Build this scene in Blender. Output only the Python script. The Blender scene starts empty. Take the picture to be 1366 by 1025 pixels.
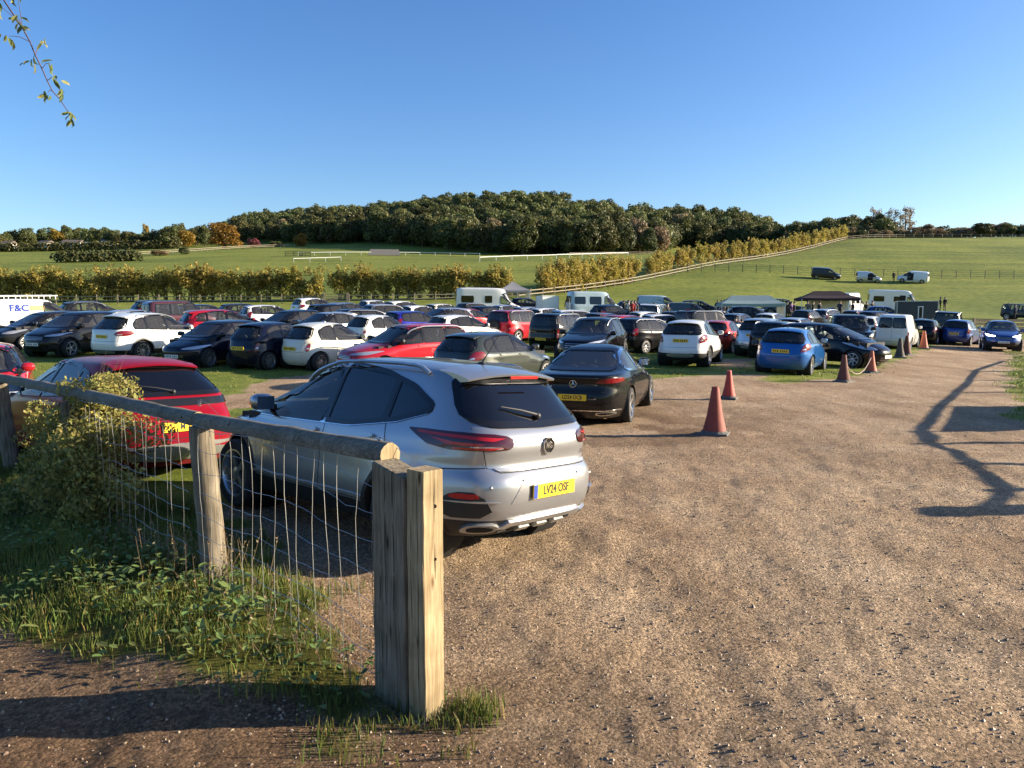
import bpy, bmesh, math, random
import numpy as np
from mathutils import Vector, Matrix
from mathutils.bvhtree import BVHTree
from mathutils.geometry import delaunay_2d_cdt

# ------------------------------------------------------------------ camera, sky, sun, exposure
S = bpy.context.scene
COL = S.collection
FPX, HOR, CAMZ = 1016.0, 424.0, 1.96
PITCH = math.atan((512.5 - HOR) / FPX)
cam_d = bpy.data.cameras.new('camera')
cam = bpy.data.objects.new('camera', cam_d); COL.objects.link(cam)
cam.location = (0, 0, CAMZ)
cam.rotation_euler = (math.pi / 2 - PITCH, 0, 0)
cam_d.sensor_fit = 'HORIZONTAL'; cam_d.sensor_width = 36.0
cam_d.lens = 36.0 * FPX / 1366.0
cam_d.clip_start = 0.05; cam_d.clip_end = 6000
S.camera = cam

SUN_EL, SUN_AZ = math.radians(16.0), math.radians(85.0)     # azimuth clockwise from +Y
world = bpy.data.worlds.new('World'); S.world = world; world.use_nodes = True
wn = world.node_tree.nodes; wl = world.node_tree.links
bg = wn['Background']
sky = wn.new('ShaderNodeTexSky'); sky.sky_type = 'NISHITA'; sky.sun_disc = False
sky.sun_elevation = SUN_EL; sky.sun_rotation = SUN_AZ
sky.air_density = 1.0; sky.dust_density = 0.9; sky.ozone_density = 3.0; sky.altitude = 60
hsv = wn.new('ShaderNodeHueSaturation'); hsv.inputs['Saturation'].default_value = 1.22; hsv.inputs['Hue'].default_value = .511
wl.new(sky.outputs[0], hsv.inputs['Color']); wl.new(hsv.outputs[0], bg.inputs[0]); bg.inputs[1].default_value = 0.088
sd = bpy.data.lights.new('sun', 'SUN'); sd.energy = 5.0; sd.angle = math.radians(0.53); sd.color = (1.0, 0.86, 0.66)
sun = bpy.data.objects.new('sun', sd); COL.objects.link(sun)
sv = Vector((math.sin(SUN_AZ) * math.cos(SUN_EL), math.cos(SUN_AZ) * math.cos(SUN_EL), math.sin(SUN_EL)))
sun.rotation_euler = (-sv).to_track_quat('-Z', 'Y').to_euler(); sun.location = sv * 60
S.view_settings.view_transform = 'Standard'; S.view_settings.look = 'None'
S.view_settings.exposure = 1.42; S.view_settings.gamma = 1.0; S.view_settings.use_curve_mapping = False
S.cycles.max_bounces = 6; S.cycles.transparent_max_bounces = 12; S.cycles.diffuse_bounces = 2
S.cycles.glossy_bounces = 3; S.cycles.use_denoising = True; S.cycles.caustics_reflective = False; S.cycles.caustics_refractive = False

rng = np.random.default_rng(7); random.seed(7)
def R(a): return math.radians(a)

# ------------------------------------------------------------------ helpers
def unproj(px, py, dep):
    c, s = math.cos(PITCH), math.sin(PITCH)
    x = (px - 683) / FPX * dep; up = (512.5 - py) / FPX * dep
    return Vector((x, dep * c + up * s, CAMZ - dep * s + up * c))
def chaikin(p, n=2, closed=False):
    p = [tuple(q) for q in p]
    for _ in range(n):
        o = []
        m = len(p)
        rngi = range(m) if closed else range(m - 1)
        if not closed: o.append(p[0])
        for i in rngi:
            a, b = p[i], p[(i + 1) % m]
            o.append(tuple(.75 * u + .25 * v for u, v in zip(a, b))); o.append(tuple(.25 * u + .75 * v for u, v in zip(a, b)))
        if not closed: o.append(p[-1])
        p = o
    return p
def mesh(name, V, F, mats, mi=None, smooth=True, sharp=None):
    me = bpy.data.meshes.new(name)
    me.from_pydata([tuple(v) for v in V], [], [tuple(f) for f in F])
    for m in mats: me.materials.append(m)
    if mi is not None: me.polygons.foreach_set('material_index', np.asarray(mi, dtype=np.int32))
    if smooth: me.polygons.foreach_set('use_smooth', np.ones(len(me.polygons), dtype=bool))
    me.update()
    if sharp: me.set_sharp_from_angle(angle=R(sharp))
    return me
def quads_mesh(name, V, k, mats, mi=None, smooth=False):
    """V: (n*k,3) vertices, each consecutive k make one face"""
    n = len(V) // k
    me = bpy.data.meshes.new(name)
    me.vertices.add(len(V)); me.vertices.foreach_set('co', np.ascontiguousarray(V, dtype=np.float32).ravel())
    me.loops.add(n * k); me.loops.foreach_set('vertex_index', np.arange(n * k, dtype=np.int32))
    me.polygons.add(n); me.polygons.foreach_set('loop_start', np.arange(0, n * k, k, dtype=np.int32))
    for m in mats: me.materials.append(m)
    if mi is not None: me.polygons.foreach_set('material_index', np.asarray(mi, dtype=np.int32))
    if smooth: me.polygons.foreach_set('use_smooth', np.ones(n, dtype=bool))
    me.update(calc_edges=True)
    return me
def color_attr(me, cols):
    """per-vertex hue variation of the material itself"""
    a = me.color_attributes.new('tint', 'FLOAT_COLOR', 'POINT')
    c = np.ones((len(me.vertices), 4), dtype=np.float32); c[:, :3] = cols
    a.data.foreach_set('color', c.ravel())
def add(name, me, parent=None, loc=(0, 0, 0), rot=(0, 0, 0), **kw):
    o = bpy.data.objects.new(name, me); COL.objects.link(o)
    o.location = loc; o.rotation_euler = rot
    if parent: o.parent = parent
    for k, v in kw.items():
        if v is not None: o[k] = v
    return o
def thing(name, label, cat, loc=(0, 0, 0), rot=(0, 0, 0), group=None):
    return add(name, None, None, loc, rot, label=label, category=cat, group=group)
class MB:
    def __init__(s): s.V = []; s.F = []; s.M = []
    def box(s, c, d, m=0, rz=0.0, taper=1.0, mat=None):
        b = len(s.V); cx, cy, cz = c; hx, hy, hz = d[0] / 2, d[1] / 2, d[2] / 2
        cr, sr = math.cos(rz), math.sin(rz)
        for z, t in ((-hz, 1.0), (hz, taper)):
            for x, y in ((-hx, -hy), (hx, -hy), (hx, hy), (-hx, hy)):
                x2, y2 = x * t, y * t
                v = (cx + x2 * cr - y2 * sr, cy + x2 * sr + y2 * cr, cz + z)
                s.V.append(v)
        for f in ((0, 3, 2, 1), (4, 5, 6, 7), (0, 1, 5, 4), (1, 2, 6, 5), (2, 3, 7, 6), (3, 0, 4, 7)):
            s.F.append(tuple(b + i for i in f)); s.M.append(m)
        return s
    def tube(s, pts, r, n=6, m=0, cap=True):
        pts = [Vector(p) for p in pts]; rs = r if hasattr(r, '__len__') else [r] * len(pts)
        b0 = len(s.V)
        prevu = None
        for i, p in enumerate(pts):
            t = (pts[min(i + 1, len(pts) - 1)] - pts[max(i - 1, 0)]).normalized()
            ref = Vector((0, 0, 1)) if abs(t.z) < .9 else Vector((1, 0, 0))
            if prevu is None: u = t.cross(ref).normalized()
            else:
                u = (prevu - t * prevu.dot(t)).normalized()
            prevu = u; w = t.cross(u)
            for k in range(n):
                a = 2 * math.pi * k / n
                s.V.append(tuple(p + (u * math.cos(a) + w * math.sin(a)) * rs[i]))
        for i in range(len(pts) - 1):
            for k in range(n):
                a = b0 + i * n + k; c = b0 + i * n + (k + 1) % n
                s.F.append((a, c, c + n, a + n)); s.M.append(m)
        if cap:
            s.F.append(tuple(b0 + k for k in reversed(range(n)))); s.M.append(m)
            e = b0 + (len(pts) - 1) * n
            s.F.append(tuple(e + k for k in range(n))); s.M.append(m)
        return s
    def lathe(s, prof, n=24, m=0, c=(0, 0, 0), axis='y'):
        """prof: (radius, offset along axis)"""
        b0 = len(s.V)
        for r, h in prof:
            for k in range(n):
                a = 2 * math.pi * k / n
                if axis == 'y': s.V.append((c[0] + r * math.cos(a), c[1] + h, c[2] + r * math.sin(a)))
                else: s.V.append((c[0] + r * math.cos(a), c[1] + r * math.sin(a), c[2] + h))
        for i in range(len(prof) - 1):
            mm = m[i] if hasattr(m, '__len__') else m
            for k in range(n):
                a = b0 + i * n + k; d = b0 + i * n + (k + 1) % n
                s.F.append((a, d, d + n, a + n)); s.M.append(mm)
        return s
    def ell(s, c, r, m=0, nu=12, nv=8, p=2.0):
        b0 = len(s.V)
        def f(v): return math.copysign(abs(v) ** (2.0 / p), v)
        for j in range(nv + 1):
            th = -math.pi / 2 + math.pi * j / nv
            for i in range(nu):
                ph = 2 * math.pi * i / nu
                s.V.append((c[0] + r[0] * f(math.cos(th)) * f(math.cos(ph)), c[1] + r[1] * f(math.cos(th)) * f(math.sin(ph)), c[2] + r[2] * f(math.sin(th))))
        for j in range(nv):
            for i in range(nu):
                a = b0 + j * nu + i; d = b0 + j * nu + (i + 1) % nu
                s.F.append((a, d, d + nu, a + nu)); s.M.append(m)
        return s
    def poly(s, pts, m=0):
        b = len(s.V); s.V += [tuple(p) for p in pts]; s.F.append(tuple(range(b, b + len(pts)))); s.M.append(m); return s
    def prism(s, pts, off, m=0):
        b = len(s.V); n = len(pts); off = Vector(off)
        s.V += [tuple(p) for p in pts] + [tuple(Vector(p) + off) for p in pts]
        s.F.append(tuple(range(b, b + n))); s.F.append(tuple(reversed(range(b + n, b + 2 * n)))); s.M += [m, m]
        for i in range(n):
            j = (i + 1) % n; s.F.append((b + i, b + i + n, b + j + n, b + j)); s.M.append(m)
        return s
    def me(s, name, mats, smooth=True, sharp=40): return mesh(name, s.V, s.F, mats, s.M, smooth, sharp if smooth else None)

# ------------------------------------------------------------------ materials
def newmat(name):
    m = bpy.data.materials.new(name); m.use_nodes = True
    nt = m.node_tree; b = nt.nodes['Principled BSDF']
    return m, nt, b
def simple(name, col, rough=.6, metal=0.0, coat=0.0, spec=.5, noise=0.0, nscale=20.0, bump=0.0):
    m, nt, b = newmat(name)
    b.inputs['Base Color'].default_value = (*col, 1); b.inputs['Roughness'].default_value = rough
    b.inputs['Metallic'].default_value = metal; b.inputs['Coat Weight'].default_value = coat
    b.inputs['Coat Roughness'].default_value = .04; b.inputs['Specular IOR Level'].default_value = spec
    if noise or bump:
        tc = nt.nodes.new('ShaderNodeTexCoord'); n = nt.nodes.new('ShaderNodeTexNoise')
        n.inputs['Scale'].default_value = nscale; n.inputs['Detail'].default_value = 5
        nt.links.new(tc.outputs['Object'], n.inputs['Vector'])
        if noise:
            mx = nt.nodes.new('ShaderNodeMix'); mx.data_type = 'RGBA'
            mx.inputs[6].default_value = (*[c * (1 - noise) for c in col], 1); mx.inputs[7].default_value = (*[min(1, c * (1 + noise)) for c in col], 1)
            nt.links.new(n.outputs['Fac'], mx.inputs[0]); nt.links.new(mx.outputs[2], b.inputs['Base Color'])
        if bump:
            bp = nt.nodes.new('ShaderNodeBump'); bp.inputs['Strength'].default_value = bump; bp.inputs['Distance'].default_value = .01
            nt.links.new(n.outputs['Fac'], bp.inputs['Height']); nt.links.new(bp.outputs[0], b.inputs['Normal'])
    return m
def paint(name, col, metal=0.0, rough=.32, dirt=None, coat=1.0):
    dirt = dirt if dirt is not None else (.10 if max(col) < .12 else .22)
    """car paint with clear coat and a film of road dust towards the sills"""
    m, nt, b = newmat('paint_' + name)
    b.inputs['Metallic'].default_value = metal
    b.inputs['Coat Roughness'].default_value = .03; cw = .6 if max(col) < .03 else coat
    b.inputs['Specular IOR Level'].default_value = .08
    tc = nt.nodes.new('ShaderNodeTexCoord')
    sx = nt.nodes.new('ShaderNodeSeparateXYZ'); nt.links.new(tc.outputs['Object'], sx.inputs[0])
    n = nt.nodes.new('ShaderNodeTexNoise'); n.inputs['Scale'].default_value = 3.5; n.inputs['Detail'].default_value = 6
    nt.links.new(tc.outputs['Object'], n.inputs['Vector'])
    mr = nt.nodes.new('ShaderNodeMapRange'); mr.inputs[1].default_value = .60; mr.inputs[2].default_value = .15
    mr.inputs[3].default_value = .02; mr.inputs[4].default_value = 1.0
    nt.links.new(sx.outputs[2], mr.inputs[0])
    mu = nt.nodes.new('ShaderNodeMath'); mu.operation = 'MULTIPLY'; nt.links.new(mr.outputs[0], mu.inputs[0]); nt.links.new(n.outputs['Fac'], mu.inputs[1])
    m2 = nt.nodes.new('ShaderNodeMath'); m2.operation = 'MULTIPLY'; m2.inputs[1].default_value = dirt * 2; nt.links.new(mu.outputs[0], m2.inputs[0])
    mx = nt.nodes.new('ShaderNodeMix'); mx.data_type = 'RGBA'; mx.inputs[6].default_value = (*col, 1); mx.inputs[7].default_value = (.20, .165, .125, 1)
    nt.links.new(m2.outputs[0], mx.inputs[0]); nt.links.new(mx.outputs[2], b.inputs['Base Color'])
    ra = nt.nodes.new('ShaderNodeMapRange'); ra.inputs[3].default_value = rough; ra.inputs[4].default_value = .8
    nt.links.new(m2.outputs[0], ra.inputs[0]); nt.links.new(ra.outputs[0], b.inputs['Roughness'])
    rc = nt.nodes.new('ShaderNodeMapRange'); rc.inputs[3].default_value = cw; rc.inputs[4].default_value = 0.0
    nt.links.new(m2.outputs[0], rc.inputs[0]); nt.links.new(rc.outputs[0], b.inputs['Coat Weight'])
    return m
def glass(name, tint, ior=1.5, dust=.02):
    m = bpy.data.materials.new(name); m.use_nodes = True; nt = m.node_tree; nt.nodes.clear()
    o = nt.nodes.new('ShaderNodeOutputMaterial'); t = nt.nodes.new('ShaderNodeBsdfTransparent'); g = nt.nodes.new('ShaderNodeBsdfGlossy')
    g.inputs['Roughness'].default_value = .02; t.inputs[0].default_value = (*tint, 1)
    fr = nt.nodes.new('ShaderNodeFresnel'); fr.inputs[0].default_value = ior
    mx = nt.nodes.new('ShaderNodeMixShader')
    df = nt.nodes.new('ShaderNodeBsdfDiffuse'); df.inputs[0].default_value = (.45, .43, .40, 1); m0 = nt.nodes.new('ShaderNodeMixShader'); m0.inputs[0].default_value = dust
    nt.links.new(t.outputs[0], m0.inputs[1]); nt.links.new(df.outputs[0], m0.inputs[2])
    nt.links.new(fr.outputs[0], mx.inputs[0]); nt.links.new(m0.outputs[0], mx.inputs[1]); nt.links.new(g.outputs[0], mx.inputs[2]); nt.links.new(mx.outputs[0], o.inputs[0])
    return m
M = {}
M['PAINT'] = paint('placeholder', (.5, .5, .5))
PAINTS = {
 'silver': paint('silver', (.36, .37, .39), .7, .33, .10), 'red': paint('red', (.42, .012, .022), .1, .3, .2), 'cherry': paint('cherry', (.20, .005, .014), 0, .3, .08, .22),
 'black': paint('black', (.005, .005, .006), 0, .25, .05), 'navy': paint('navy', (.005, .008, .022), .1, .25, .06), 'blue': paint('blue', (.008, .10, .34), .2, .3),
 'deepblue': paint('deepblue', (.015, .05, .22), .3, .3), 'violet': paint('violet', (.02, .025, .30), .3, .3), 'white': paint('white', (.78, .77, .74), 0, .35),
 'cream': paint('cream', (.74, .70, .58), 0, .35), 'grey': paint('grey', (.10, .105, .11), .4, .3), 'darkgrey': paint('darkgrey', (.025, .026, .028), .2, .3),
 'greygreen': paint('greygreen', (.028, .034, .030), .1, .32), 'lightsilver': paint('lightsilver', (.5, .51, .52), .6, .3), 'maroon': paint('maroon', (.09, .03, .035), .3, .35),
 'slate': paint('slate', (.05, .075, .085), .2, .4), 'orange_red': paint('orange_red', (.5, .04, .015), .1, .3), 'bus': paint('bus', (.42, .52, .55), 0, .4),
}
M['glass'] = glass('window_glass', (.80, .86, .84), 1.55, .06); M['dark_glass'] = glass('privacy_glass', (.035, .04, .045), 1.75, .008); M['mid_glass'] = glass('tinted_glass', (.42, .48, .47), 1.55, .05)
M['plastic'] = simple('black_plastic', (.018, .018, .019), .55, noise=.3, nscale=6); M['trim'] = simple('gloss_black_trim', (.008, .008, .009), .2)
M['gap'] = simple('panel_gap_dark', (.006, .006, .006), .8); M['rubber'] = simple('tyre_rubber', (.022, .021, .02), .85, noise=.4, nscale=9)
M['alloy'] = simple('alloy', (.52, .52, .53), .3, .85); M['darkalloy'] = simple('dark_alloy', (.05, .05, .055), .35, .6)
M['chrome'] = simple('chrome', (.75, .75, .76), .12, 1.0); M['satin'] = simple('satin_silver', (.5, .5, .5), .35, .8)
M['interior'] = simple('cabin_dark', (.02, .02, .022), .8); M['seat'] = simple('seat_fabric', (.035, .034, .036), .9, noise=.3, nscale=30)
M['redlens'] = simple('red_lens', (.16, .003, .006), .15, 0, .5); M['brightred'] = simple('bright_red_lens', (.42, .008, .010), .2, 0, .4)
M['darklens'] = simple('smoked_lens', (.05, .003, .005), .15, 0, .5); M['clearlens'] = simple('clear_lens', (.55, .56, .57), .1, .6, 1.0)
M['plate_y'] = simple('yellow_plate', (.80, .52, .02), .4); M['plate_w'] = simple('white_plate', (.72, .72, .70), .4); M['ink'] = simple('black_ink', (.01, .01, .012), .5)
M['ukblue'] = simple('plate_blue', (.02, .06, .35), .4); M['white'] = simple('white_gloss', (.78, .78, .76), .4)
def emit(name, col, st):
    m, nt, b = newmat(name); b.inputs['Base Color'].default_value = (.8, .8, .8, 1); b.inputs['Emission Color'].default_value = (*col, 1); b.inputs['Emission Strength'].default_value = st; return m
M['drl'] = emit('lit_daytime_lamp', (1, .97, .92), 4.0)
def wood(name, a, b_, scale=(60, 60, 3.0), bump=.5, grey=0.0):
    m, nt, b = newmat(name)
    tc = nt.nodes.new('ShaderNodeTexCoord'); mp = nt.nodes.new('ShaderNodeMapping'); mp.inputs['Scale'].default_value = scale
    nt.links.new(tc.outputs['Object'], mp.inputs[0])
    n = nt.nodes.new('ShaderNodeTexNoise'); n.inputs['Scale'].default_value = 1.0; n.inputs['Detail'].default_value = 8; n.inputs['Distortion'].default_value = .6
    nt.links.new(mp.outputs[0], n.inputs['Vector'])
    n2 = nt.nodes.new('ShaderNodeTexNoise'); n2.inputs['Scale'].default_value = 5.0; n2.inputs['Detail'].default_value = 4; nt.links.new(tc.outputs['Object'], n2.inputs['Vector'])
    rp = nt.nodes.new('ShaderNodeValToRGB'); rp.color_ramp.elements[0].position = .36; rp.color_ramp.elements[1].position = .64
    rp.color_ramp.elements[0].color = (*a, 1); rp.color_ramp.elements[1].color = (*b_, 1)
    nt.links.new(n.outputs['Fac'], rp.inputs[0])
    mx = nt.nodes.new('ShaderNodeMix'); mx.data_type = 'RGBA'; mx.blend_type = 'MULTIPLY'; mx.inputs[0].default_value = .7
    r2 = nt.nodes.new('ShaderNodeValToRGB'); r2.color_ramp.elements[0].color = (.45, .45, .42, 1); r2.color_ramp.elements[0].position = .3; r2.color_ramp.elements[1].position = .6
    nt.links.new(n2.outputs['Fac'], r2.inputs[0]); nt.links.new(rp.outputs[0], mx.inputs[6]); nt.links.new(r2.outputs[0], mx.inputs[7])
    # knots
    v = nt.nodes.new('ShaderNodeTexVoronoi'); v.inputs['Scale'].default_value = 1.0
    mp2 = nt.nodes.new('ShaderNodeMapping'); mp2.inputs['Scale'].default_value = (9, 9, 2.6) if scale[2] < 10 else (2.6, 9, 9); nt.links.new(tc.outputs['Object'], mp2.inputs[0]); nt.links.new(mp2.outputs[0], v.inputs['Vector'])
    r3 = nt.nodes.new('ShaderNodeValToRGB'); r3.color_ramp.elements[0].position = .04; r3.color_ramp.elements[0].color = (.25, .16, .1, 1); r3.color_ramp.elements[1].position = .13; r3.color_ramp.elements[1].color = (1, 1, 1, 1)
    nt.links.new(v.outputs['Distance'], r3.inputs[0])
    m3 = nt.nodes.new('ShaderNodeMix'); m3.data_type = 'RGBA'; m3.blend_type = 'MULTIPLY'; m3.inputs[0].default_value = 1
    nt.links.new(mx.outputs[2], m3.inputs[6]); nt.links.new(r3.outputs[0], m3.inputs[7])
    nt.links.new(m3.outputs[2], b.inputs['Base Color']); b.inputs['Roughness'].default_value = .85; b.inputs['Specular IOR Level'].default_value = .25
    bp = nt.nodes.new('ShaderNodeBump'); bp.inputs['Strength'].default_value = bump; bp.inputs['Distance'].default_value = .004
    nt.links.new(n.outputs['Fac'], bp.inputs['Height']); nt.links.new(bp.outputs[0], b.inputs['Normal'])
    return m
M['newwood'] = wood('sawn_softwood', (.30, .215, .115), (.47, .36, .21))
M['oldwood'] = wood('weathered_wood', (.13, .105, .075), (.27, .225, .16))
M['railwood'] = wood('weathered_rail_wood', (.13, .115, .09), (.25, .225, .18), (3.0, 60, 60))
M['fencewood'] = simple('field_fence_wood', (.25, .21, .15), .9, noise=.35, nscale=8)
M['darkmetal'] = simple('dark_fence_metal', (.03, .03, .03), .7); M['wire'] = simple('galvanised_wire', (.38, .38, .37), .4, .8, noise=.3)
M['whitepaint'] = simple('white_painted_rail', (.7, .7, .68), .6)
def leafmat(name, base, var=.5, trans=.35, attr=True):
    m, nt, b = newmat(name)
    b.inputs['Roughness'].default_value = .55; b.inputs['Specular IOR Level'].default_value = .3
    at = nt.nodes.new('ShaderNodeAttribute'); at.attribute_name = 'tint'
    mx = nt.nodes.new('ShaderNodeMix'); mx.data_type = 'RGBA'; mx.blend_type = 'MULTIPLY'; mx.inputs[0].default_value = 1.0
    oi = nt.nodes.new('ShaderNodeObjectInfo')
    hs = nt.nodes.new('ShaderNodeHueSaturation'); hs.inputs['Color'].default_value = (*base, 1)
    mr = nt.nodes.new('ShaderNodeMapRange'); mr.inputs[3].default_value = .5 - .05 * var; mr.inputs[4].default_value = .5 + .05 * var
    nt.links.new(oi.outputs['Random'], mr.inputs[0]); nt.links.new(mr.outputs[0], hs.inputs['Hue'])
    m2 = nt.nodes.new('ShaderNodeMapRange'); m2.inputs[3].default_value = 1 - .45 * var; m2.inputs[4].default_value = 1 + .5 * var
    mm = nt.nodes.new('ShaderNodeMath'); mm.operation = 'FRACT'; mk = nt.nodes.new('ShaderNodeMath'); mk.operation = 'MULTIPLY'; mk.inputs[1].default_value = 7.31
    nt.links.new(oi.outputs['Random'], mk.inputs[0]); nt.links.new(mk.outputs[0], mm.inputs[0]); nt.links.new(mm.outputs[0], m2.inputs[0]); nt.links.new(m2.outputs[0], hs.inputs['Value'])
    nt.links.new(hs.outputs[0], mx.inputs[6]); nt.links.new(at.outputs['Color'], mx.inputs[7])
    nt.links.new(mx.outputs[2], b.inputs['Base Color'])
    tr = nt.nodes.new('ShaderNodeBsdfTranslucent'); nt.links.new(mx.outputs[2], tr.inputs[0])
    ms = nt.nodes.new('ShaderNodeMixShader'); ms.inputs[0].default_value = trans
    nt.links.new(b.outputs[0], ms.inputs[1]); nt.links.new(tr.outputs[0], ms.inputs[2]); nt.links.new(ms.outputs[0], nt.nodes['Material Output'].inputs[0])
    return m
M['wood_leaf'] = leafmat('woodland_foliage', (.090, .102, .036), .6, .3); M['hedge_leaf'] = leafmat('autumn_hedge_foliage', (.31, .262, .066), .22, .45)
M['bush_leaf'] = leafmat('bush_foliage', (.31, .30, .09), .1, .4); M['weed'] = leafmat('weed_leaf', (.15, .20, .06), .1, .35)
M['blade'] = leafmat('grass_blade', (.13, .17, .04), .1, .4); M['dry'] = leafmat('dry_stalk', (.28, .2, .11), .1, .3)
M['gold'] = leafmat('golden_foliage', (.26, .17, .03), .3, .4); M['purple'] = leafmat('purple_foliage', (.14, .045, .05), .3, .3); M['bare'] = leafmat('thin_pale_foliage', (.25, .20, .12), .4, .3)
M['bark'] = simple('bark', (.07, .055, .04), .9, noise=.4, nscale=15, bump=.5); M['twig'] = simple('twig_bark', (.10, .05, .04), .7)

# ------------------------------------------------------------------ terrain
TC = {   # image column -> (depth m, height m): a flat yard that climbs into the fields and wooded hill behind
 -400: [(0, 0), (14, 0), (25, .42), (38, .95), (60, 1.95), (92, 3.5), (130, 7.5), (200, 15.5), (330, 30), (450, 43), (600, 55), (1800, 70)],
 0: [(0, 0), (14, 0), (25, .42), (38, .95), (60, 1.95), (92, 3.5), (130, 7.5), (200, 15.5), (330, 30), (450, 43), (600, 55), (1800, 70)],
 400: [(0, 0), (14, 0), (25, .36), (38, .9), (60, 1.9), (94, 3.6), (130, 8), (200, 16), (300, 28), (380, 38), (450, 51), (520, 61), (700, 66), (1800, 70)],
 700: [(0, 0), (14, 0), (25, .24), (41, .78), (60, 1.5), (80, 2.4), (99, 4.2), (130, 8), (200, 17), (300, 26.5), (360, 40), (450, 61), (600, 66), (1800, 70)],
 950: [(0, 0), (14, 0), (26, .25), (45, .6), (70, 1.65), (90, 2.8), (105, 4.4), (120, 6.7), (160, 13.2), (240, 21.5), (330, 29), (400, 40), (470, 54), (700, 60), (1800, 66)],
 1160: [(0, 0), (14, 0), (26, .15), (45, .48), (70, 1.5), (90, 2.45), (101, 3.3), (118, 5.6), (135, 8.3), (180, 17), (250, 27.6), (330, 31.5), (500, 34), (1800, 50)],
 1366: [(0, 0), (14, 0), (30, .05), (45, .22), (70, 1.1), (90, 1.95), (101, 2.8), (118, 5.5), (135, 8.2), (180, 16.7), (240, 26.6), (330, 36), (400, 40), (1800, 60)],
 1800: [(0, 0), (14, 0), (30, .05), (45, .22), (70, 1.1), (90, 1.95), (101, 2.8), (118, 5.5), (135, 8.2), (180, 16.7), (240, 26.6), (330, 36), (400, 40), (1800, 60)],
}
def pchip(x, y):
    x = np.array(x, float); y = np.array(y, float); h = np.diff(x); dl = np.diff(y) / h
    m = np.zeros(len(x)); m[0], m[-1] = dl[0], dl[-1]
    for i in range(1, len(x) - 1):
        m[i] = 0 if dl[i - 1] * dl[i] <= 0 else 2 * dl[i - 1] * dl[i] / (dl[i - 1] + dl[i])
    def f(q):
        q = np.clip(q, x[0], x[-1]); k = np.clip(np.searchsorted(x, q, 'right') - 1, 0, len(h) - 1)
        t = (q - x[k]) / h[k]; t2, t3 = t * t, t * t * t
        return (2 * t3 - 3 * t2 + 1) * y[k] + (t3 - 2 * t2 + t) * h[k] * m[k] + (-2 * t3 + 3 * t2) * y[k + 1] + (t3 - t2) * h[k] * m[k + 1]
    return f
TPX = np.array(sorted(TC)); TF = [pchip(*zip(*TC[p])) for p in TPX]
def hashn(ix, iy, seed):
    h = (ix.astype(np.int64) * 374761393 + iy.astype(np.int64) * 668265263 + seed * 982451653) & 0x7fffffff
    h = ((h ^ (h >> 13)) * 1274126177) & 0x7fffffff
    return ((h ^ (h >> 16)) & 0xffff) / 65535.0
def vnoise(x, y, s, seed=1):
    x, y = np.asarray(x) / s, np.asarray(y) / s
    ix, iy = np.floor(x).astype(np.int64), np.floor(y).astype(np.int64); fx, fy = x - ix, y - iy
    fx = fx * fx * (3 - 2 * fx); fy = fy * fy * (3 - 2 * fy)
    a, b, c, d = hashn(ix, iy, seed), hashn(ix + 1, iy, seed), hashn(ix, iy + 1, seed), hashn(ix + 1, iy + 1, seed)
    return (a * (1 - fx) + b * fx) * (1 - fy) + (c * (1 - fx) + d * fx) * fy
FA, FD = np.array([-.52, 3.76]), np.array([-.716, .698])         # roadside fence line: start and direction
def terrain(x, y):
    x = np.asarray(x, float); y = np.asarray(y, float)
    r = np.hypot(x, y); d = np.maximum(y, r * .6)
    px = np.clip(683 + FPX * x / np.maximum(d, .1), -399, 1799)
    k = np.clip(np.searchsorted(TPX, px, 'right') - 1, 0, len(TPX) - 2)
    t = (px - TPX[k]) / (TPX[k + 1] - TPX[k]); t = t * t * (3 - 2 * t)
    vals = np.stack([f(d) for f in TF], 0)
    ii = np.indices(k.shape) if k.ndim else ()
    z = vals[(k, *ii)] * (1 - t) + vals[(k + 1, *ii)] * t
    # low bank under the roadside fence
    s = (x - FA[0]) * FD[0] + (y - FA[1]) * FD[1]; n = (x - FA[0]) * FD[1] - (y - FA[1]) * FD[0]
    z = z + .10 * np.exp(-(np.maximum(np.abs(n + .2) - .3, 0) / .5) ** 2) / (1 + np.exp(-(s - .6) * 4)) / (1 + np.exp((s - 9) * 1.5))
    return z
def tz(x, y): return float(terrain(np.array([x]), np.array([y]))[0])
def at(px, d, dz=0.0):
    z = 0.0
    for _ in range(3):
        dep = d * math.cos(PITCH) - (z - CAMZ) * math.sin(PITCH)
        x = (px - 683) / FPX * dep; z = tz(x, d)
    return Vector((x, d, z + dz))
def ground_px(px, py):
    """point of the ground seen at a place of the photograph"""
    lo = .5
    p0 = unproj(px, py, 1.0) - Vector((0, 0, CAMZ))
    t = .5
    while t < 800:
        q = Vector((0, 0, CAMZ)) + p0 * t
        if q.z < tz(q.x, q.y): return q
        t += .05 + t * .004
    return q
def inpoly(x, y, poly):
    ins = np.zeros(np.shape(x), bool); n = len(poly)
    for i in range(n):
        x1, y1 = poly[i][0], poly[i][1]; x2, y2 = poly[(i + 1) % n][0], poly[(i + 1) % n][1]
        if y1 == y2: continue
        ins ^= ((y1 > y) != (y2 > y)) & (x < (x2 - x1) * (y - y1) / (y2 - y1) + x1)
    return ins
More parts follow.
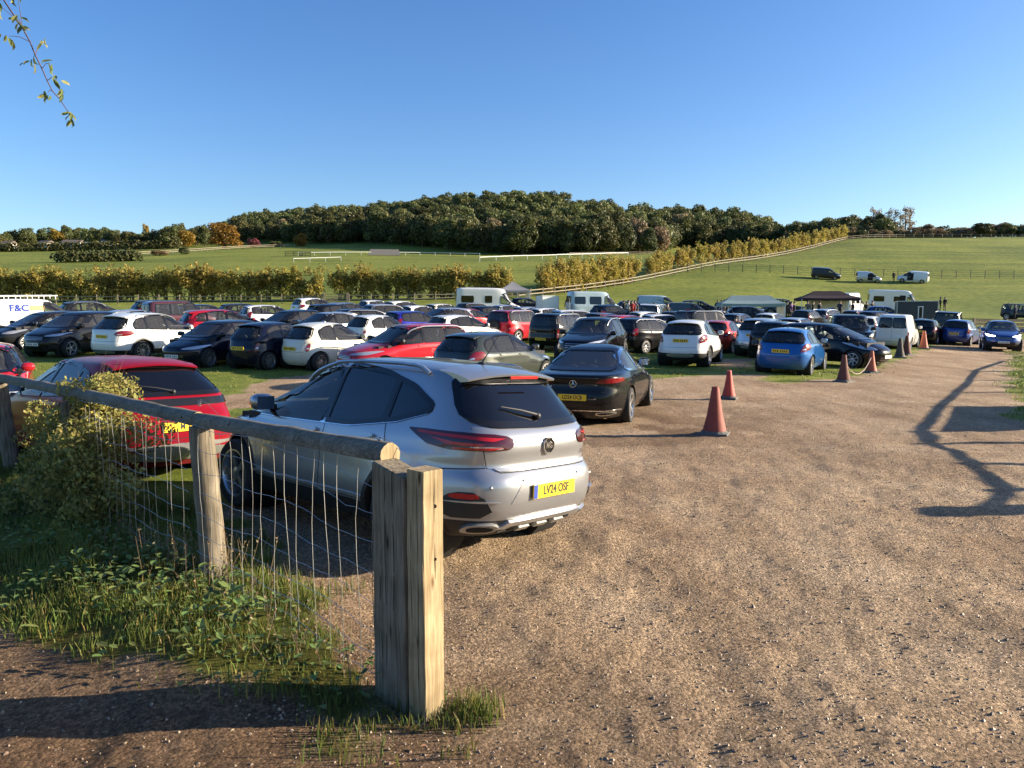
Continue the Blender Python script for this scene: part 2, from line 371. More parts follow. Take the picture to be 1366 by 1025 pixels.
def bdist(x, y, poly):
    """distance to the outline and nearest point"""
    best = np.full(np.shape(x), 1e9); bx = np.array(x, float); by = np.array(y, float); n = len(poly)
    for i in range(n):
        x1, y1 = poly[i][0], poly[i][1]; x2, y2 = poly[(i + 1) % n][0], poly[(i + 1) % n][1]
        dx, dy = x2 - x1, y2 - y1; L2 = dx * dx + dy * dy + 1e-12
        t = np.clip(((x - x1) * dx + (y - y1) * dy) / L2, 0, 1); qx, qy = x1 + t * dx, y1 + t * dy
        dd = np.hypot(x - qx, y - qy); mm = dd < best
        best = np.where(mm, dd, best); bx = np.where(mm, qx, bx); by = np.where(mm, qy, by)
    return best, bx, by
def gp(px, py): q = ground_px(px, py); return (q.x, q.y)
TRACK = [(-.42, -14), (-.42, 2.2), (-.5, 3.6), (-.75, 4.3), (-1.7, 5.4), (-2.8, 7.6), (-1.2, 10.5), gp(690, 548), gp(735, 520), gp(880, 506), gp(1000, 507), gp(1030, 513), gp(1100, 508), gp(1165, 497), gp(1205, 476),
         gp(1250, 461), gp(1300, 455), (32, 62), (38, 62), (33, 44), gp(1352, 476), gp(1349, 500), (9.6, 14.5), (9.0, 10.2), (7.5, 5), (7, 0), (7, -14)]
PATH = [(-9, 1.0), (-7.2, 4.2), (-4.4, 4.9), (-3.1, 4.55), (-1.9, 4.05), (-1.05, 3.4), (-.42, 3.15), (-.2, 2), (-.2, -14), (-9, -14)]
CROSS = [gp(860, 521), gp(870, 505), gp(960, 501), gp(1030, 500), gp(1010, 513)]
AISLE = [gp(955, 492), gp(958, 480), gp(1006, 479), gp(1004, 490)]
PATCH = [gp(255, 548), gp(330, 515), gp(430, 500), gp(420, 540)]
def dirt_mask(x, y):
    m = np.zeros(np.shape(x))
    for p, e in ((TRACK, .35), (PATH, .28), (CROSS, .3), (AISLE, .4), (PATCH, .5)):
        d, _, _ = bdist(x, y, p); sd_ = np.where(inpoly(x, y, p), d, -d)
        sd_ = sd_ + (vnoise(x, y, .9, 3) - .5) * e * 2.0 + (vnoise(x, y, .22, 4) - .5) * e
        m = np.maximum(m, 1 / (1 + np.exp(-sd_ / (.09 + .008 * np.hypot(x, y)))))
    return m
def ground_mat():
    m, nt, b = newmat('field_and_track_ground')
    N = nt.nodes.new; Lk = nt.links.new
    tc = N('ShaderNodeTexCoord'); at_ = N('ShaderNodeAttribute'); at_.attribute_name = 'dirt'
    ab = N('ShaderNodeAttribute'); ab.attribute_name = 'field'
    def noise(scale, det=6, rough=.6, vec=None):
        n = N('ShaderNodeTexNoise'); n.inputs['Scale'].default_value = scale; n.inputs['Detail'].default_value = det; n.inputs['Roughness'].default_value = rough
        Lk(vec or tc.outputs['Object'], n.inputs['Vector']); return n
    def ramp(src, stops):
        r = N('ShaderNodeValToRGB'); el = r.color_ramp.elements
        el[0].position, el[0].color = stops[0][0], (*stops[0][1], 1); el[1].position, el[1].color = stops[-1][0], (*stops[-1][1], 1)
        for p, c in stops[1:-1]: e = el.new(p); e.color = (*c, 1)
        Lk(src, r.inputs[0]); return r
    def mix(fac, a, c, bt='MIX'):
        x = N('ShaderNodeMix'); x.data_type = 'RGBA'; x.blend_type = bt
        if isinstance(fac, float): x.inputs[0].default_value = fac
        else: Lk(fac, x.inputs[0])
        for s, v in ((6, a), (7, c)):
            if isinstance(v, tuple): x.inputs[s].default_value = (*v, 1)
            else: Lk(v, x.inputs[s])
        return x.outputs[2]
    # dirt
    big = noise(.55, 5); mid = noise(5.0, 10, .78); fine = noise(45, 8, .85)
    c1 = ramp(big.outputs['Fac'], [(.3, (.31, .215, .135)), (.5, (.43, .315, .205)), (.68, (.51, .39, .265))])
    c2 = ramp(mid.outputs['Fac'], [(.30, (.72, .70, .68)), (.6, (1.08, 1.07, 1.06))])
    c3 = ramp(fine.outputs['Fac'], [(.36, (.34, .32, .31)), (.5, (1, 1, 1)), (.66, (1.65, 1.62, 1.58))])
    dcol = mix(.75, c1.outputs[0], c2.outputs[0], 'MULTIPLY'); dcol = mix(.85, dcol, c3.outputs[0], 'MULTIPLY')
    vo = N('ShaderNodeTexVoronoi'); vo.inputs['Scale'].default_value = 55; Lk(tc.outputs['Object'], vo.inputs['Vector'])
    vs = ramp(vo.outputs['Color'], [(.2, (.42, .40, .38)), (.55, (.95, .95, .95)), (.9, (1.6, 1.58, 1.55))])
    v2 = N('ShaderNodeTexVoronoi'); v2.inputs['Scale'].default_value = 115; Lk(tc.outputs['Object'], v2.inputs['Vector'])
    vs2 = ramp(v2.outputs['Color'], [(.2, (.50, .48, .46)), (.9, (1.5, 1.48, 1.45))])
    dcol = mix(.65, dcol, vs.outputs[0], 'MULTIPLY'); dcol = mix(.5, dcol, vs2.outputs[0], 'MULTIPLY')
    mpt = N('ShaderNodeMapping'); mpt.inputs['Rotation'].default_value = (0, 0, math.radians(-38)); mpt.inputs['Scale'].default_value = (1.5, .16, 1); Lk(tc.outputs['Object'], mpt.inputs[0])
    rut = noise(1.0, 5, .6, mpt.outputs[0]); rt_ = ramp(rut.outputs['Fac'], [(.36, (.70, .67, .64)), (.52, (1.0, 1.0, 1.0)), (.66, (1.16, 1.16, 1.16))]); dcol = mix(.55, dcol, rt_.outputs[0], 'MULTIPLY')
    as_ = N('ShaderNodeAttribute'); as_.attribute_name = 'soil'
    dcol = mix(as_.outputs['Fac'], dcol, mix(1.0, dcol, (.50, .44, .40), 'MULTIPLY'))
    # grass
    g0 = noise(.035, 4); g1 = noise(1.1, 7, .65); g2 = noise(14, 8, .8)
    gc = ramp(g1.outputs['Fac'], [(.32, (.105, .135, .022)), (.5, (.175, .21, .040)), (.66, (.25, .255, .068))])
    gl = ramp(g0.outputs['Fac'], [(.36, (.62, .70, .6)), (.6, (1.16, 1.12, 1.0))])
    gf = ramp(g2.outputs['Fac'], [(.33, (.45, .5, .4)), (.6, (1.25, 1.2, 1.1))])
    gcol = mix(.9, gc.outputs[0], gl.outputs[0], 'MULTIPLY'); gcol = mix(.8, gcol, gf.outputs[0], 'MULTIPLY')
    # mowing / grazing stripes far up the slope
    mp = N('ShaderNodeMapping'); mp.inputs['Scale'].default_value = (.012, .22, .1); Lk(tc.outputs['Object'], mp.inputs[0])
    g3 = noise(1.0, 5, .6, mp.outputs[0]); gs = ramp(g3.outputs['Fac'], [(.38, (.80, .84, .8)), (.6, (1.15, 1.1, 1.0))])
    gcol = mix(ab.outputs['Fac'], gcol, mix(1.0, gcol, gs.outputs[0], 'MULTIPLY'))
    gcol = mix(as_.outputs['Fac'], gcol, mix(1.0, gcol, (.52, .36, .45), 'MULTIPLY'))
    # dirt edge broken by grass texture
    ad = N('ShaderNodeMath'); ad.operation = 'ADD'; sb = N('ShaderNodeMath'); sb.operation = 'MULTIPLY_ADD'; sb.inputs[1].default_value = .9; sb.inputs[2].default_value = -.45
    Lk(mid.outputs['Fac'], sb.inputs[0]); Lk(sb.outputs[0], ad.inputs[0]); Lk(at_.outputs['Fac'], ad.inputs[1])
    st = N('ShaderNodeMapRange'); st.inputs[1].default_value = .38; st.inputs[2].default_value = .62; Lk(ad.outputs[0], st.inputs[0])
    col = mix(st.outputs[0], gcol, dcol); Lk(col, b.inputs['Base Color'])
    b.inputs['Roughness'].default_value = .92; b.inputs['Specular IOR Level'].default_value = .15
    # relief
    h1 = N('ShaderNodeMath'); h1.operation = 'MULTIPLY_ADD'; h1.inputs[1].default_value = .55
    hm = N('ShaderNodeMath'); hm.operation = 'MULTIPLY'; hm.inputs[1].default_value = .4; Lk(mid.outputs['Fac'], hm.inputs[0])
    Lk(fine.outputs['Fac'], h1.inputs[0]); Lk(hm.outputs[0], h1.inputs[2])
    pb = N('ShaderNodeMath'); pb.operation = 'MULTIPLY_ADD'; pb.inputs[1].default_value = -.40; Lk(vo.outputs['Distance'], pb.inputs[0]); Lk(h1.outputs[0], pb.inputs[2]); h1 = pb
    h2 = N('ShaderNodeMath'); h2.operation = 'MULTIPLY_ADD'; h2.inputs[1].default_value = .6; Lk(g2.outputs['Fac'], h2.inputs[0]); Lk(g1.outputs['Fac'], h2.inputs[2])
    bp = N('ShaderNodeBump'); bp.inputs['Strength'].default_value = 1.0; bp.inputs['Distance'].default_value = .05; Lk(h1.outputs[0], bp.inputs['Height'])
    bp2 = N('ShaderNodeBump'); bp2.inputs['Strength'].default_value = .6; bp2.inputs['Distance'].default_value = .12; Lk(h2.outputs[0], bp2.inputs['Height'])
    mn = N('ShaderNodeMix'); mn.data_type = 'VECTOR'; Lk(st.outputs[0], mn.inputs[0]); Lk(bp2.outputs[0], mn.inputs[4]); Lk(bp.outputs[0], mn.inputs[5])
    Lk(mn.outputs[1], b.inputs['Normal'])
    return m
M['ground'] = ground_mat()
def relief(x, y, dm):
    r = np.hypot(x, y); f = np.clip(1 - (r - 10) / 25, 0, 1)
    z = ((vnoise(x, y, .9, 11) - .5) * .05 + (vnoise(x, y, .28, 12) - .5) * .028 + (vnoise(x, y, .1, 13) - .5) * .016 + (vnoise(x, y, .045, 14) - .5) * .008)
    f = f * np.clip(np.hypot(x + .45, y - 3.65) / 1.0 - .1, 0, 1)
    return z * f * (.55 + .45 * dm)
def build_ground():
    ang = np.radians(np.concatenate([np.arange(-180, -50, 5), np.arange(-50, 50, .25), np.arange(50, 180, 5)]))
    rad = [.03, .12, .25, .4, .5]
    while rad[-1] < 1700: rad.append(rad[-1] * 1.0155 + .001)
    rad = np.array(rad)
    A, Rr = np.meshgrid(ang, rad); X, Y = Rr * np.sin(A), Rr * np.cos(A)
    dm = dirt_mask(X.ravel(), Y.ravel()); Z = terrain(X.ravel(), Y.ravel()) + relief(X.ravel(), Y.ravel(), dm)
    V = np.stack([X.ravel(), Y.ravel(), Z], 1); na, nr = len(ang), len(rad)
    i, j = np.meshgrid(np.arange(nr - 1), np.arange(na), indexing='ij'); i, j = i.ravel(), j.ravel(); j2 = (j + 1) % na
    F = np.stack([i * na + j, i * na + j2, (i + 1) * na + j2, (i + 1) * na + j], 1)[:, ::-1]
    fd = dm[F].mean(1); sel = fd > .5
    field = np.clip((V[:, 1] - 95) / 40, 0, 1)
    pd, _, _ = bdist(V[:, 0], V[:, 1], PATH); pd = np.where(inpoly(V[:, 0], V[:, 1], PATH), pd, -pd) + (vnoise(V[:, 0], V[:, 1], .5, 71) - .5) * .8
    soil = 1 / (1 + np.exp(-(pd + .15) / .15)); 
    fs = (V[:, 0] - FA[0]) * FD[0] + (V[:, 1] - FA[1]) * FD[1]; fn = (V[:, 0] - FA[0]) * FD[1] - (V[:, 1] - FA[1]) * FD[0]
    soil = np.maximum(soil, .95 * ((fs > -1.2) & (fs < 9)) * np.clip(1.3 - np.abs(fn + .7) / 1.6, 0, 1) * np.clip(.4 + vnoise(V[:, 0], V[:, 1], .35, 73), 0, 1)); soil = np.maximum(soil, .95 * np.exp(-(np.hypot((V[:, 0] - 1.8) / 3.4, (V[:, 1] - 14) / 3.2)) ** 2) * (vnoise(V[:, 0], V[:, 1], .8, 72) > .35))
    for nm, mask in (('gravel_track', sel), ('grass_field', ~sel)):
        f = F[mask]; used, inv = np.unique(f.ravel(), return_inverse=True); v = V[used]; f = inv.reshape(-1, 4)
        me = mesh(nm, v, f, [M['ground']], None, True)
        for an, dat in (('dirt', dm[used]), ('field', field[used]), ('soil', soil[used])):
            a = me.attributes.new(an, 'FLOAT', 'POINT'); a.data.foreach_set('value', dat.astype(np.float32))
        add(nm, me, kind='structure')
build_ground()

# ------------------------------------------------------------------ vehicles: a shell of stacked plan outlines, then fitted parts
def spec(L, W, H, wb, ra, Rw, z0, hf, hr, xc, xt, zt, rb, rt, wr, belt, dlo, tail, clad=0, xp=None, rear=None, front=None, w=None, nf=(3.0, 4.2), nr=(4.5, 5.0), mids=None, dark=False, **kw):
    hw = W / 2; xp = xp or (rt[0] + xt) / 2
    rear = rear or [(z0, .16), (z0 + .12, .04), (.48, 0), (.66, .0), (.75, .03), (rb[1] - .14, max(.03, rb[0] - .06)), (rb[1], rb[0]), (rt[1], rt[0]), (H - .03, rt[0] + .22), (H, xp)]
    front = front or [(z0, L - .22), (z0 + .1, L - .06), (.45, L), (.6, L - .01), (hf - .03, L - .07), (hf + .02, L - .17)] + (mids or [(hf + (hr - hf) * .55, L - .17 - (L - .17 - xc) * .42)]) + [(hr, xc), (zt, xt), (H - .025, xt - .24), (H, xp)]
    w = w or [(z0, .88 * hw), (z0 + .13, .965 * hw), (.5, .995 * hw), (.62, hw), (.76, .985 * hw), (belt - .08, .98 * hw), (belt, .95 * hw), (zt - .03, wr + .015), (zt + .02, wr - .04), (H - .02, wr * .55), (H, .02)]
    if kw.get('boxy'): w = w[:-4] + [(H - .20, wr + .012), (H - .10, wr - .01), (H - .05, wr - .05), (H - .02, wr * .82), (H - .006, wr * .5), (H, .02)]
    d = dict(L=L, W=W, H=H, wb=wb, ra=ra, Rw=Rw, z0=z0, rear=rear, front=front, w=w, nf=nf, nr=nr, hf=hf, hr=hr, xc=xc, xt=xt, zt=zt, rb=rb, rt=rt, wr=wr, belt=belt, dlo=dlo, tail=tail, clad=clad, dark=dark)
    d.update(kw); return d
def prof(pts, n=2):
    pts = chaikin(sorted(pts), n); z = np.array([p[0] for p in pts]); x = np.array([p[1] for p in pts])
    return lambda q: np.interp(q, z, x)
class Shell:
    def __init__(s, sp, nlev=46, q=40):
        s.sp = sp; fr, ff, fw = prof(sp['rear']), prof(sp['front']), prof(sp['w'])
        H, z0 = sp['H'], sp['z0']
        zz = np.linspace(z0, H, 1500)
        ds = np.sqrt(np.diff(zz) ** 2 + np.maximum(np.abs(np.diff(fr(zz))), np.abs(np.diff(ff(zz)))) ** 2 * .8 + np.diff(fw(zz)) ** 2)
        cum = np.concatenate([[0], np.cumsum(ds)]); lev = np.interp(np.linspace(0, cum[-1], nlev), cum, zz)
        if sp['clad']:
            k = np.argmin(np.abs(lev - sp['clad'])); lev[k] = sp['clad']
        off = sp['L'] / 2; th = np.linspace(0, math.pi / 2, 240)
        rows = []
        for z in lev:
            xr, xf, w = fr(z) - off, ff(z) - off, fw(z)
            t = np.clip((z - sp['belt']) / .15 + .5, 0, 1)
            nf = sp['nf'][0] * (1 - t) + sp['nf'][1] * t; nr = sp['nr'][0] * (1 - t) + sp['nr'][1] * t
            xm = .5 * (xr + xf); a = max(.5 * (xf - xr), .01)
            def quarter(n):
                x = a * np.cos(th) ** (2 / n); y = w * np.sin(th) ** (2 / n)
                c = np.concatenate([[0], np.cumsum(np.hypot(np.diff(x), np.diff(y)))]); u = np.linspace(0, c[-1], q + 1)
                return np.interp(u, c, x), np.interp(u, c, y)
            x1, y1 = quarter(nf); x2, y2 = quarter(nr)
            X = np.concatenate([xm + x1[:-1], xm - x2[::-1][:-1], xm - x2[:-1], xm + x1[::-1][:-1]])
            Y = np.concatenate([y1[:-1], y2[::-1][:-1], -y2[:-1], -y1[::-1][:-1]])
            rows.append(np.stack([X, Y, np.full(len(X), z)], 1))
        n = 4 * q; V = np.concatenate(rows)
        i, j = np.meshgrid(np.arange(nlev - 1), np.arange(n), indexing='ij'); i, j = i.ravel(), j.ravel(); j2 = (j + 1) % n
        F = np.stack([i * n + j, i * n + j2, (i + 1) * n + j2, (i + 1) * n + j], 1)
        s.wx = (sp['ra'] - off, sp['ra'] + sp['wb'] - off); s.Ra = sp['Rw'] + sp.get('gap', .055)
        # flared arches
        side = np.abs(V[:, 1]) > .7 * sp['W'] / 2
        for wx in s.wx:
            r = np.hypot(V[:, 0] - wx, V[:, 2] - sp['Rw'])
            V[:, 1] += np.sign(V[:, 1]) * side * (V[:, 2] < sp['belt']) * sp.get('flare', .018) * np.exp(-(np.maximum(r - s.Ra, 0) / .13) ** 2) * (V[:, 2] > .1)
        if 'sculpt' in sp: V = sp['sculpt'](V, off)
        s.V, s.F, s.n = V, F, n; s.off = off; s.lev = lev; s.rows = V.reshape(nlev, n, 3)
        s.cache = {}
        s.bvh = BVHTree.FromPolygons([tuple(v) for v in V], [tuple(f) for f in F] + [tuple(range(len(V) - n, len(V)))])
    VIEWS = {'L': ((0, 5, 0), (0, -1, 0)), 'R': ((0, -5, 0), (0, 1, 0)), 'B': ((-9, 0, 0), (1, 0, 0)), 'F': ((9, 0, 0), (-1, 0, 0)), 'T': ((0, 0, 9), (0, 0, -1))}
    def wrap(s, a, b, front):
        """point at arc length a along the plan outline at height b, from the tail (or nose) centre, positive to the left"""
        k = int(np.clip(np.searchsorted(s.lev, b) - 1, 0, len(s.lev) - 2)); t = min(1, max(0, (b - s.lev[k]) / (s.lev[k + 1] - s.lev[k])))
        key = (round(b, 4), front)
        if key not in s.cache:
            row = s.rows[k] * (1 - t) + s.rows[k + 1] * t; q2 = s.n // 2
            row = row[:q2 + 1] if front else row[:q2 + 1][::-1]
            s.cache[key] = (np.concatenate([[0], np.cumsum(np.hypot(np.diff(row[:, 0]), np.diff(row[:, 1])))]), row)
        c, row = s.cache[key]; p = [np.interp(abs(a), c, row[:, i]) for i in range(3)]
        p = Vector((p[0], math.copysign(p[1], a), b)); h = s.bvh.find_nearest(p); n = h[1]
        if n.dot(Vector((p.x * .3, p.y, 0))) + (n.x * (1 if front else -1)) < 0: n = -n
        return p, n
    def hit(s, a, b, view):
        if view in 'WX': return s.wrap(a, b, view == 'X')
        if view in 'LR': o = Vector((a, 5 if view == 'L' else -5, b))
        elif view in 'BF': o = Vector((-9 if view == 'B' else 9, a, b))
        else: o = Vector((a, b, 9))
        d = Vector(s.VIEWS[view][1]); h = s.bvh.ray_cast(o, d)
        if h[0] is None:
            o2 = Vector((a, math.copysign(s.sp['W'] / 2, o.y) if view in 'LR' else b if view == 'T' else a, b))
            if view == 'B': o2 = Vector((-s.off, a, b))
            if view == 'F': o2 = Vector((s.off, a, b))
            h = s.bvh.find_nearest(o2)
        nrm = h[1]
        if nrm.dot(d) > 0: nrm = -nrm
        return h[0], nrm
    def panel(s, poly, view, off=.004, grid=.07, mb=None, m=0, thick=0.0, rnd=0):
        """sheet that follows the shell inside an outline given in a side, rear, front or top elevation"""
        if rnd: poly = chaikin(poly, rnd, True)
        out = []
        for i in range(len(poly)):
            a, b = Vector(poly[i][:2]), Vector(poly[(i + 1) % len(poly)][:2]); k = max(1, int((b - a).length / grid))
            out += [a.lerp(b, t / k) for t in range(k)]
        nb = len(out)
        P = np.array([p[:] for p in out]); mn, mx = P.min(0), P.max(0)
        gx = np.arange(mn[0] + grid / 2, mx[0], grid); gy = np.arange(mn[1] + grid / 2, mx[1], grid)
        ins = []
        if len(gx) and len(gy):
            X, Y = np.meshgrid(gx, gy); X, Y = X.ravel(), Y.ravel(); ok = inpoly(X, Y, P); X, Y = X[ok], Y[ok]
            if len(X): dd, _, _ = bdist(X, Y, P); ins = [Vector((x, y)) for x, y, d in zip(X, Y, dd) if d > grid * .35]
        r = delaunay_2d_cdt(out + ins, [], [list(range(nb))], 1, 1e-6)
        mb = mb or MB(); b0 = len(mb.V); nrm = []
        for p in r[0]:
            h, n = s.hit(p[0], p[1], view); nrm.append(n); mb.V.append(tuple(h + n * off))
        for f in r[2]:
            f = tuple(b0 + i for i in f); a, b, c = (Vector(mb.V[i]) for i in f[:3])
            if (b - a).cross(c - a).dot(nrm[f[0] - b0]) < 0: f = f[::-1]
            mb.F.append(f); mb.M.append(m)
        if thick:
            b1 = len(mb.V)
            for i in range(nb): mb.V.append(tuple(Vector(mb.V[b0 + i]) - nrm[i] * thick))
            for i in range(nb):
                j = (i + 1) % nb; mb.F.append((b0 + i, b0 + j, b1 + j, b1 + i)); mb.M.append(m)
        return mb
    def strip(s, A, B, view, off=.006, mb=None, m=0, closed=True, edge=0.0):
        """ribbon between two matching outlines; edge turns its inner rim inwards"""
        mb = mb or MB(); b0 = len(mb.V); n = len(A)
        for P in (A, B):
            for p in P:
                h, nn = s.hit(p[0], p[1], view); mb.V.append(tuple(h + nn * off))
        for i in range(n if closed else n - 1):
            j = (i + 1) % n; mb.F.append((b0 + i, b0 + j, b0 + n + j, b0 + n + i)); mb.M.append(m)
        if edge:
            d = Vector(s.VIEWS[view][1]) * edge; b1 = len(mb.V)
            for i in range(n): mb.V.append(tuple(Vector(mb.V[b0 + n + i]) + d))
            for i in range(n if closed else n - 1):
                j = (i + 1) % n; mb.F.append((b0 + n + i, b0 + n + j, b1 + j, b1 + i)); mb.M.append(m)
        return mb
    def line(s, pts, view, width=.007, off=.0015, mb=None, m=0, step=.06):
        P = []
        for a, b in zip(pts[:-1], pts[1:]):
            a, b = Vector(a), Vector(b); k = max(1, int((b - a).length / step)); P += [a.lerp(b, t / k) for t in range(k)]
        P.append(Vector(pts[-1])); A, B = [], []
        for i, p in enumerate(P):
            t = (P[min(i + 1, len(P) - 1)] - P[max(i - 1, 0)]).normalized(); nn = Vector((-t.y, t.x)) * width / 2
            A.append(p + nn); B.append(p - nn)
        return s.strip(A, B, view, off, mb, m, False)
    def path3(s, pts, view, off, step=.08):
        P = []
        for a, b in zip(pts[:-1], pts[1:]):
            a, b = Vector(a), Vector(b); k = max(1, int((b - a).length / step)); P += [a.lerp(b, t / k) for t in range(k)]
        P.append(Vector(pts[-1])); r = []
        for p in P: h, n = s.hit(p[0], p[1], view); r.append(h + n * off)
        return r
    def body(s, cut_side, cut_rear, cut_front, name):
        V, F, sp = s.V.copy(), s.F, s.sp
        P = V[F]; nrm = np.cross(P[:, 1] - P[:, 0], P[:, 3] - P[:, 0]); nrm /= (np.linalg.norm(nrm, axis=1)[:, None] + 1e-12)
        c = P.mean(1); kill = np.zeros(len(F), bool)
        isside = (np.abs(nrm[:, 1]) > .5); isrear = (c[:, 0] < s.sp['xt'] - s.off - .2) & (np.abs(nrm[:, 0]) > .12) & ~(np.abs(nrm[:, 1]) > .8); isfr = (c[:, 0] > 0) & (c[:, 2] > sp['hr'] - .05) & (np.abs(nrm[:, 0]) > .12) & ~(np.abs(nrm[:, 1]) > .8)
        def cut(poly, ax, fm):
            a, b = V[:, ax], V[:, 2]; ins = inpoly(a, b, poly); allin = ins[F].all(1) & fm; kill[allin] = True
            keepv = np.zeros(len(V), bool); keepv[F[fm & ~allin].ravel()] = True
            kv = np.zeros(len(V), bool); kv[F[allin].ravel()] = True
            mv = ins & keepv & kv
            if mv.any():
                _, nx, nz = bdist(a[mv], b[mv], poly); V[np.where(mv)[0], ax] = nx; V[np.where(mv)[0], 2] = nz
        for p in cut_side: cut(p, 0, isside)
        for p in cut_rear: cut(p, 1, isrear)
        for p in cut_front: cut(p, 1, isfr)
        for wx in s.wx:
            circ = [(wx + s.Ra * math.cos(t), sp['Rw'] + s.Ra * math.sin(t)) for t in np.linspace(0, 2 * math.pi, 48, endpoint=False)]
            cut(circ, 0, (np.abs(c[:, 1]) > .6 * sp['W'] / 2) & (np.abs(nrm[:, 0]) < .8))
        keep = F[~kill]; mi = (V[keep][:, :, 2].max(1) <= sp['clad'] + 1e-4).astype(int) if sp['clad'] else np.zeros(len(keep), int)
        fl = [tuple(f) for f in keep] + [tuple(range(len(V) - s.n, len(V)))]
        return mesh(name, V, fl, [M['PAINT'], M['plastic']], list(mi) + [0])
def grow(poly, d):
    """outline moved outwards by d"""
    n = len(poly); ar = sum(poly[i][0] * poly[(i + 1) % n][1] - poly[(i + 1) % n][0] * poly[i][1] for i in range(n)); sg = 1 if ar > 0 else -1
    r = []
    for i in range(n):
        p0, p1, p2 = Vector(poly[i - 1]), Vector(poly[i]), Vector(poly[(i + 1) % n]); e1, e2 = (p1 - p0).normalized(), (p2 - p1).normalized()
        n1, n2 = Vector((e1.y, -e1.x)) * sg, Vector((e2.y, -e2.x)) * sg; b = n1 + n2
        if b.length < 1e-5: b = n1
        b.normalize(); r.append(tuple(p1 + b * d / max(.5, b.dot(n1))))
    return r
def roundc(poly, r):
    o = []; n = len(poly)
    for i in range(n):
        a, b, c = Vector(poly[i - 1]), Vector(poly[i]), Vector(poly[(i + 1) % n]); u, v = a - b, c - b
        k1, k2 = min(r, u.length * .4), min(r, v.length * .4); p, q = b + u.normalized() * k1, b + v.normalized() * k2
        o += [tuple(p), tuple(p * .25 + b * .5 + q * .25), tuple(q)]
    return o
def dense(poly, step=.035):
    o = []
    for i in range(len(poly)):
        a, b = Vector(poly[i]), Vector(poly[(i + 1) % len(poly)]); k = max(1, int((b - a).length / step)); o += [tuple(a.lerp(b, t / k)) for t in range(k)]
    return o
def mirror_mb(mb):
    b = MB(); b.V = [(v[0], -v[1], v[2]) for v in mb.V]; b.F = [tuple(reversed(f)) for f in mb.F]; b.M = list(mb.M); return b
def wheel_meshes(Rw, wid, spokes, style):
    t = MB(); h = wid / 2; rr = Rw * .70
    t.lathe([(rr, -h * .95), (rr + .015, -h), (Rw - .02, -h), (Rw - .006, -h + .015), (Rw, -h * .55), (Rw, h * .55), (Rw - .006, h - .015), (Rw - .02, h), (rr + .015, h), (rr, h * .95)], 32)
    r = MB(); ms = [M['alloy'], M['darkalloy']]
    r.lathe([(rr, -h * .95), (rr + .004, h * .97), (rr - .012, h * .98), (rr - .022, h * .80), (rr - .03, -h * .9)], 32, 0)
    r.lathe([(rr - .02, -h * .2), (.01, -h * .2)], 24, 1)
    r.lathe([(.06, h * .1), (.062, h * .72), (.045, h * .78), (.002, h * .80)], 16, 0)
    for k in range(spokes):
        a = 2 * math.pi * k / spokes
        for dd in ((-.09, .09) if style == 'split' else (0,)):
            w0, w1 = (.018, .014) if style == 'split' else ((.032, .026) if spokes < 8 else (.017, .014))
            b0 = len(r.V)
            for rad, ww, y in ((.045, w0, h * .74), (rr - .015, w1, h * .86)):
                aa = a + dd * (rad / rr) * 1.6
                ca, sa = math.cos(aa), math.sin(aa)
                for q, yy in ((-1, y), (1, y), (1, y - .035), (-1, y - .035)):
                    r.V.append((rad * ca - q * ww * sa, yy, rad * sa + q * ww * ca))
            for f in ((0, 1, 5, 4), (1, 2, 6, 5), (2, 3, 7, 6), (3, 0, 4, 7)): r.F.append(tuple(b0 + i for i in f)); r.M.append(1 if style == 'dark' else 0)
    return t.me('tyre', [M['rubber']]), r.me('rim', ms, True, 35)
def cabin(sp, off):
    """seats, dashboard, steering wheel and floor seen through the glass"""
    mb = MB(); hw = sp['W'] / 2; b = sp['belt']; xc = sp['xc'] - off; xr = sp['rb'][0] - off
    x0, x1 = xr + .12, xc + .15
    mb.box(((x0 + .3 + x1) / 2, 0, .42), (x1 - x0 - .3, hw * 1.5, .08))
    xs0 = x0 + .55
    for sy in (-1, 1): mb.box(((xs0 + x1) / 2, sy * hw * .84, (b - .03 + .4) / 2), (x1 - xs0 - .1, .03, b - .03 - .4))
    mb.box((x0 + .30, 0, (b + .3) / 2 - .1), (.04, hw * 1.4, b - .4)); mb.box((xc + .12, 0, (b + .3) / 2), (.5, hw * 1.55, b - .42))
    dx = sp['xt'] - off
    rows = [x - off for x in sp['seats']] if 'seats' in sp else [dx - .42, dx - 1.25]
    for k, sx in enumerate(rows):
        hs = sp['H'] - .40
        ys = (-.36, .36) if k == 0 else (-.4, 0, .4)
        for y in ys:
            wd = .25 if k == 0 else .2
            mb.ell((sx + .22, y, .62), (.28, wd, .11), 1, 10, 6, 3.0)
            n0 = len(mb.V); mb.ell((0, 0, 0), (.085, wd, (hs - .62) / 2 + .06), 1, 10, 6, 3.2)
            for i in range(n0, len(mb.V)):
                v = mb.V[i]; z = v[2] + (hs + .62) / 2 - .05; mb.V[i] = (v[0] + sx - (z - .6) * .22, v[1] + y, z)
            mb.ell((sx - (hs - .6) * .22 + .0, y, hs + .10), (.05, .12, .085), 1, 10, 6, 3.0)
    st = MB(); pts = []
    for i in range(17):
        a = 2 * math.pi * i / 16; pts.append((dx + .18 + .09 * math.sin(a) * .9, -.36 + .18 * math.cos(a), b + .02 + .16 * math.sin(a)))
    mb.tube(pts, .014, 5, 0, False)
    return mb.me('interior', [M['interior'], M['seat']])
def hull(P):
    P = sorted(set((round(a, 4), round(b, 4)) for a, b in P)); h = []
    for seq in (P, P[::-1]):
        n0 = len(h)
        for p in seq:
            while len(h) >= n0 + 2 and (h[-1][0] - h[-2][0]) * (p[1] - h[-2][1]) - (h[-1][1] - h[-2][1]) * (p[0] - h[-2][0]) <= 0: h.pop()
            h.append(p)
        h.pop()
    return h
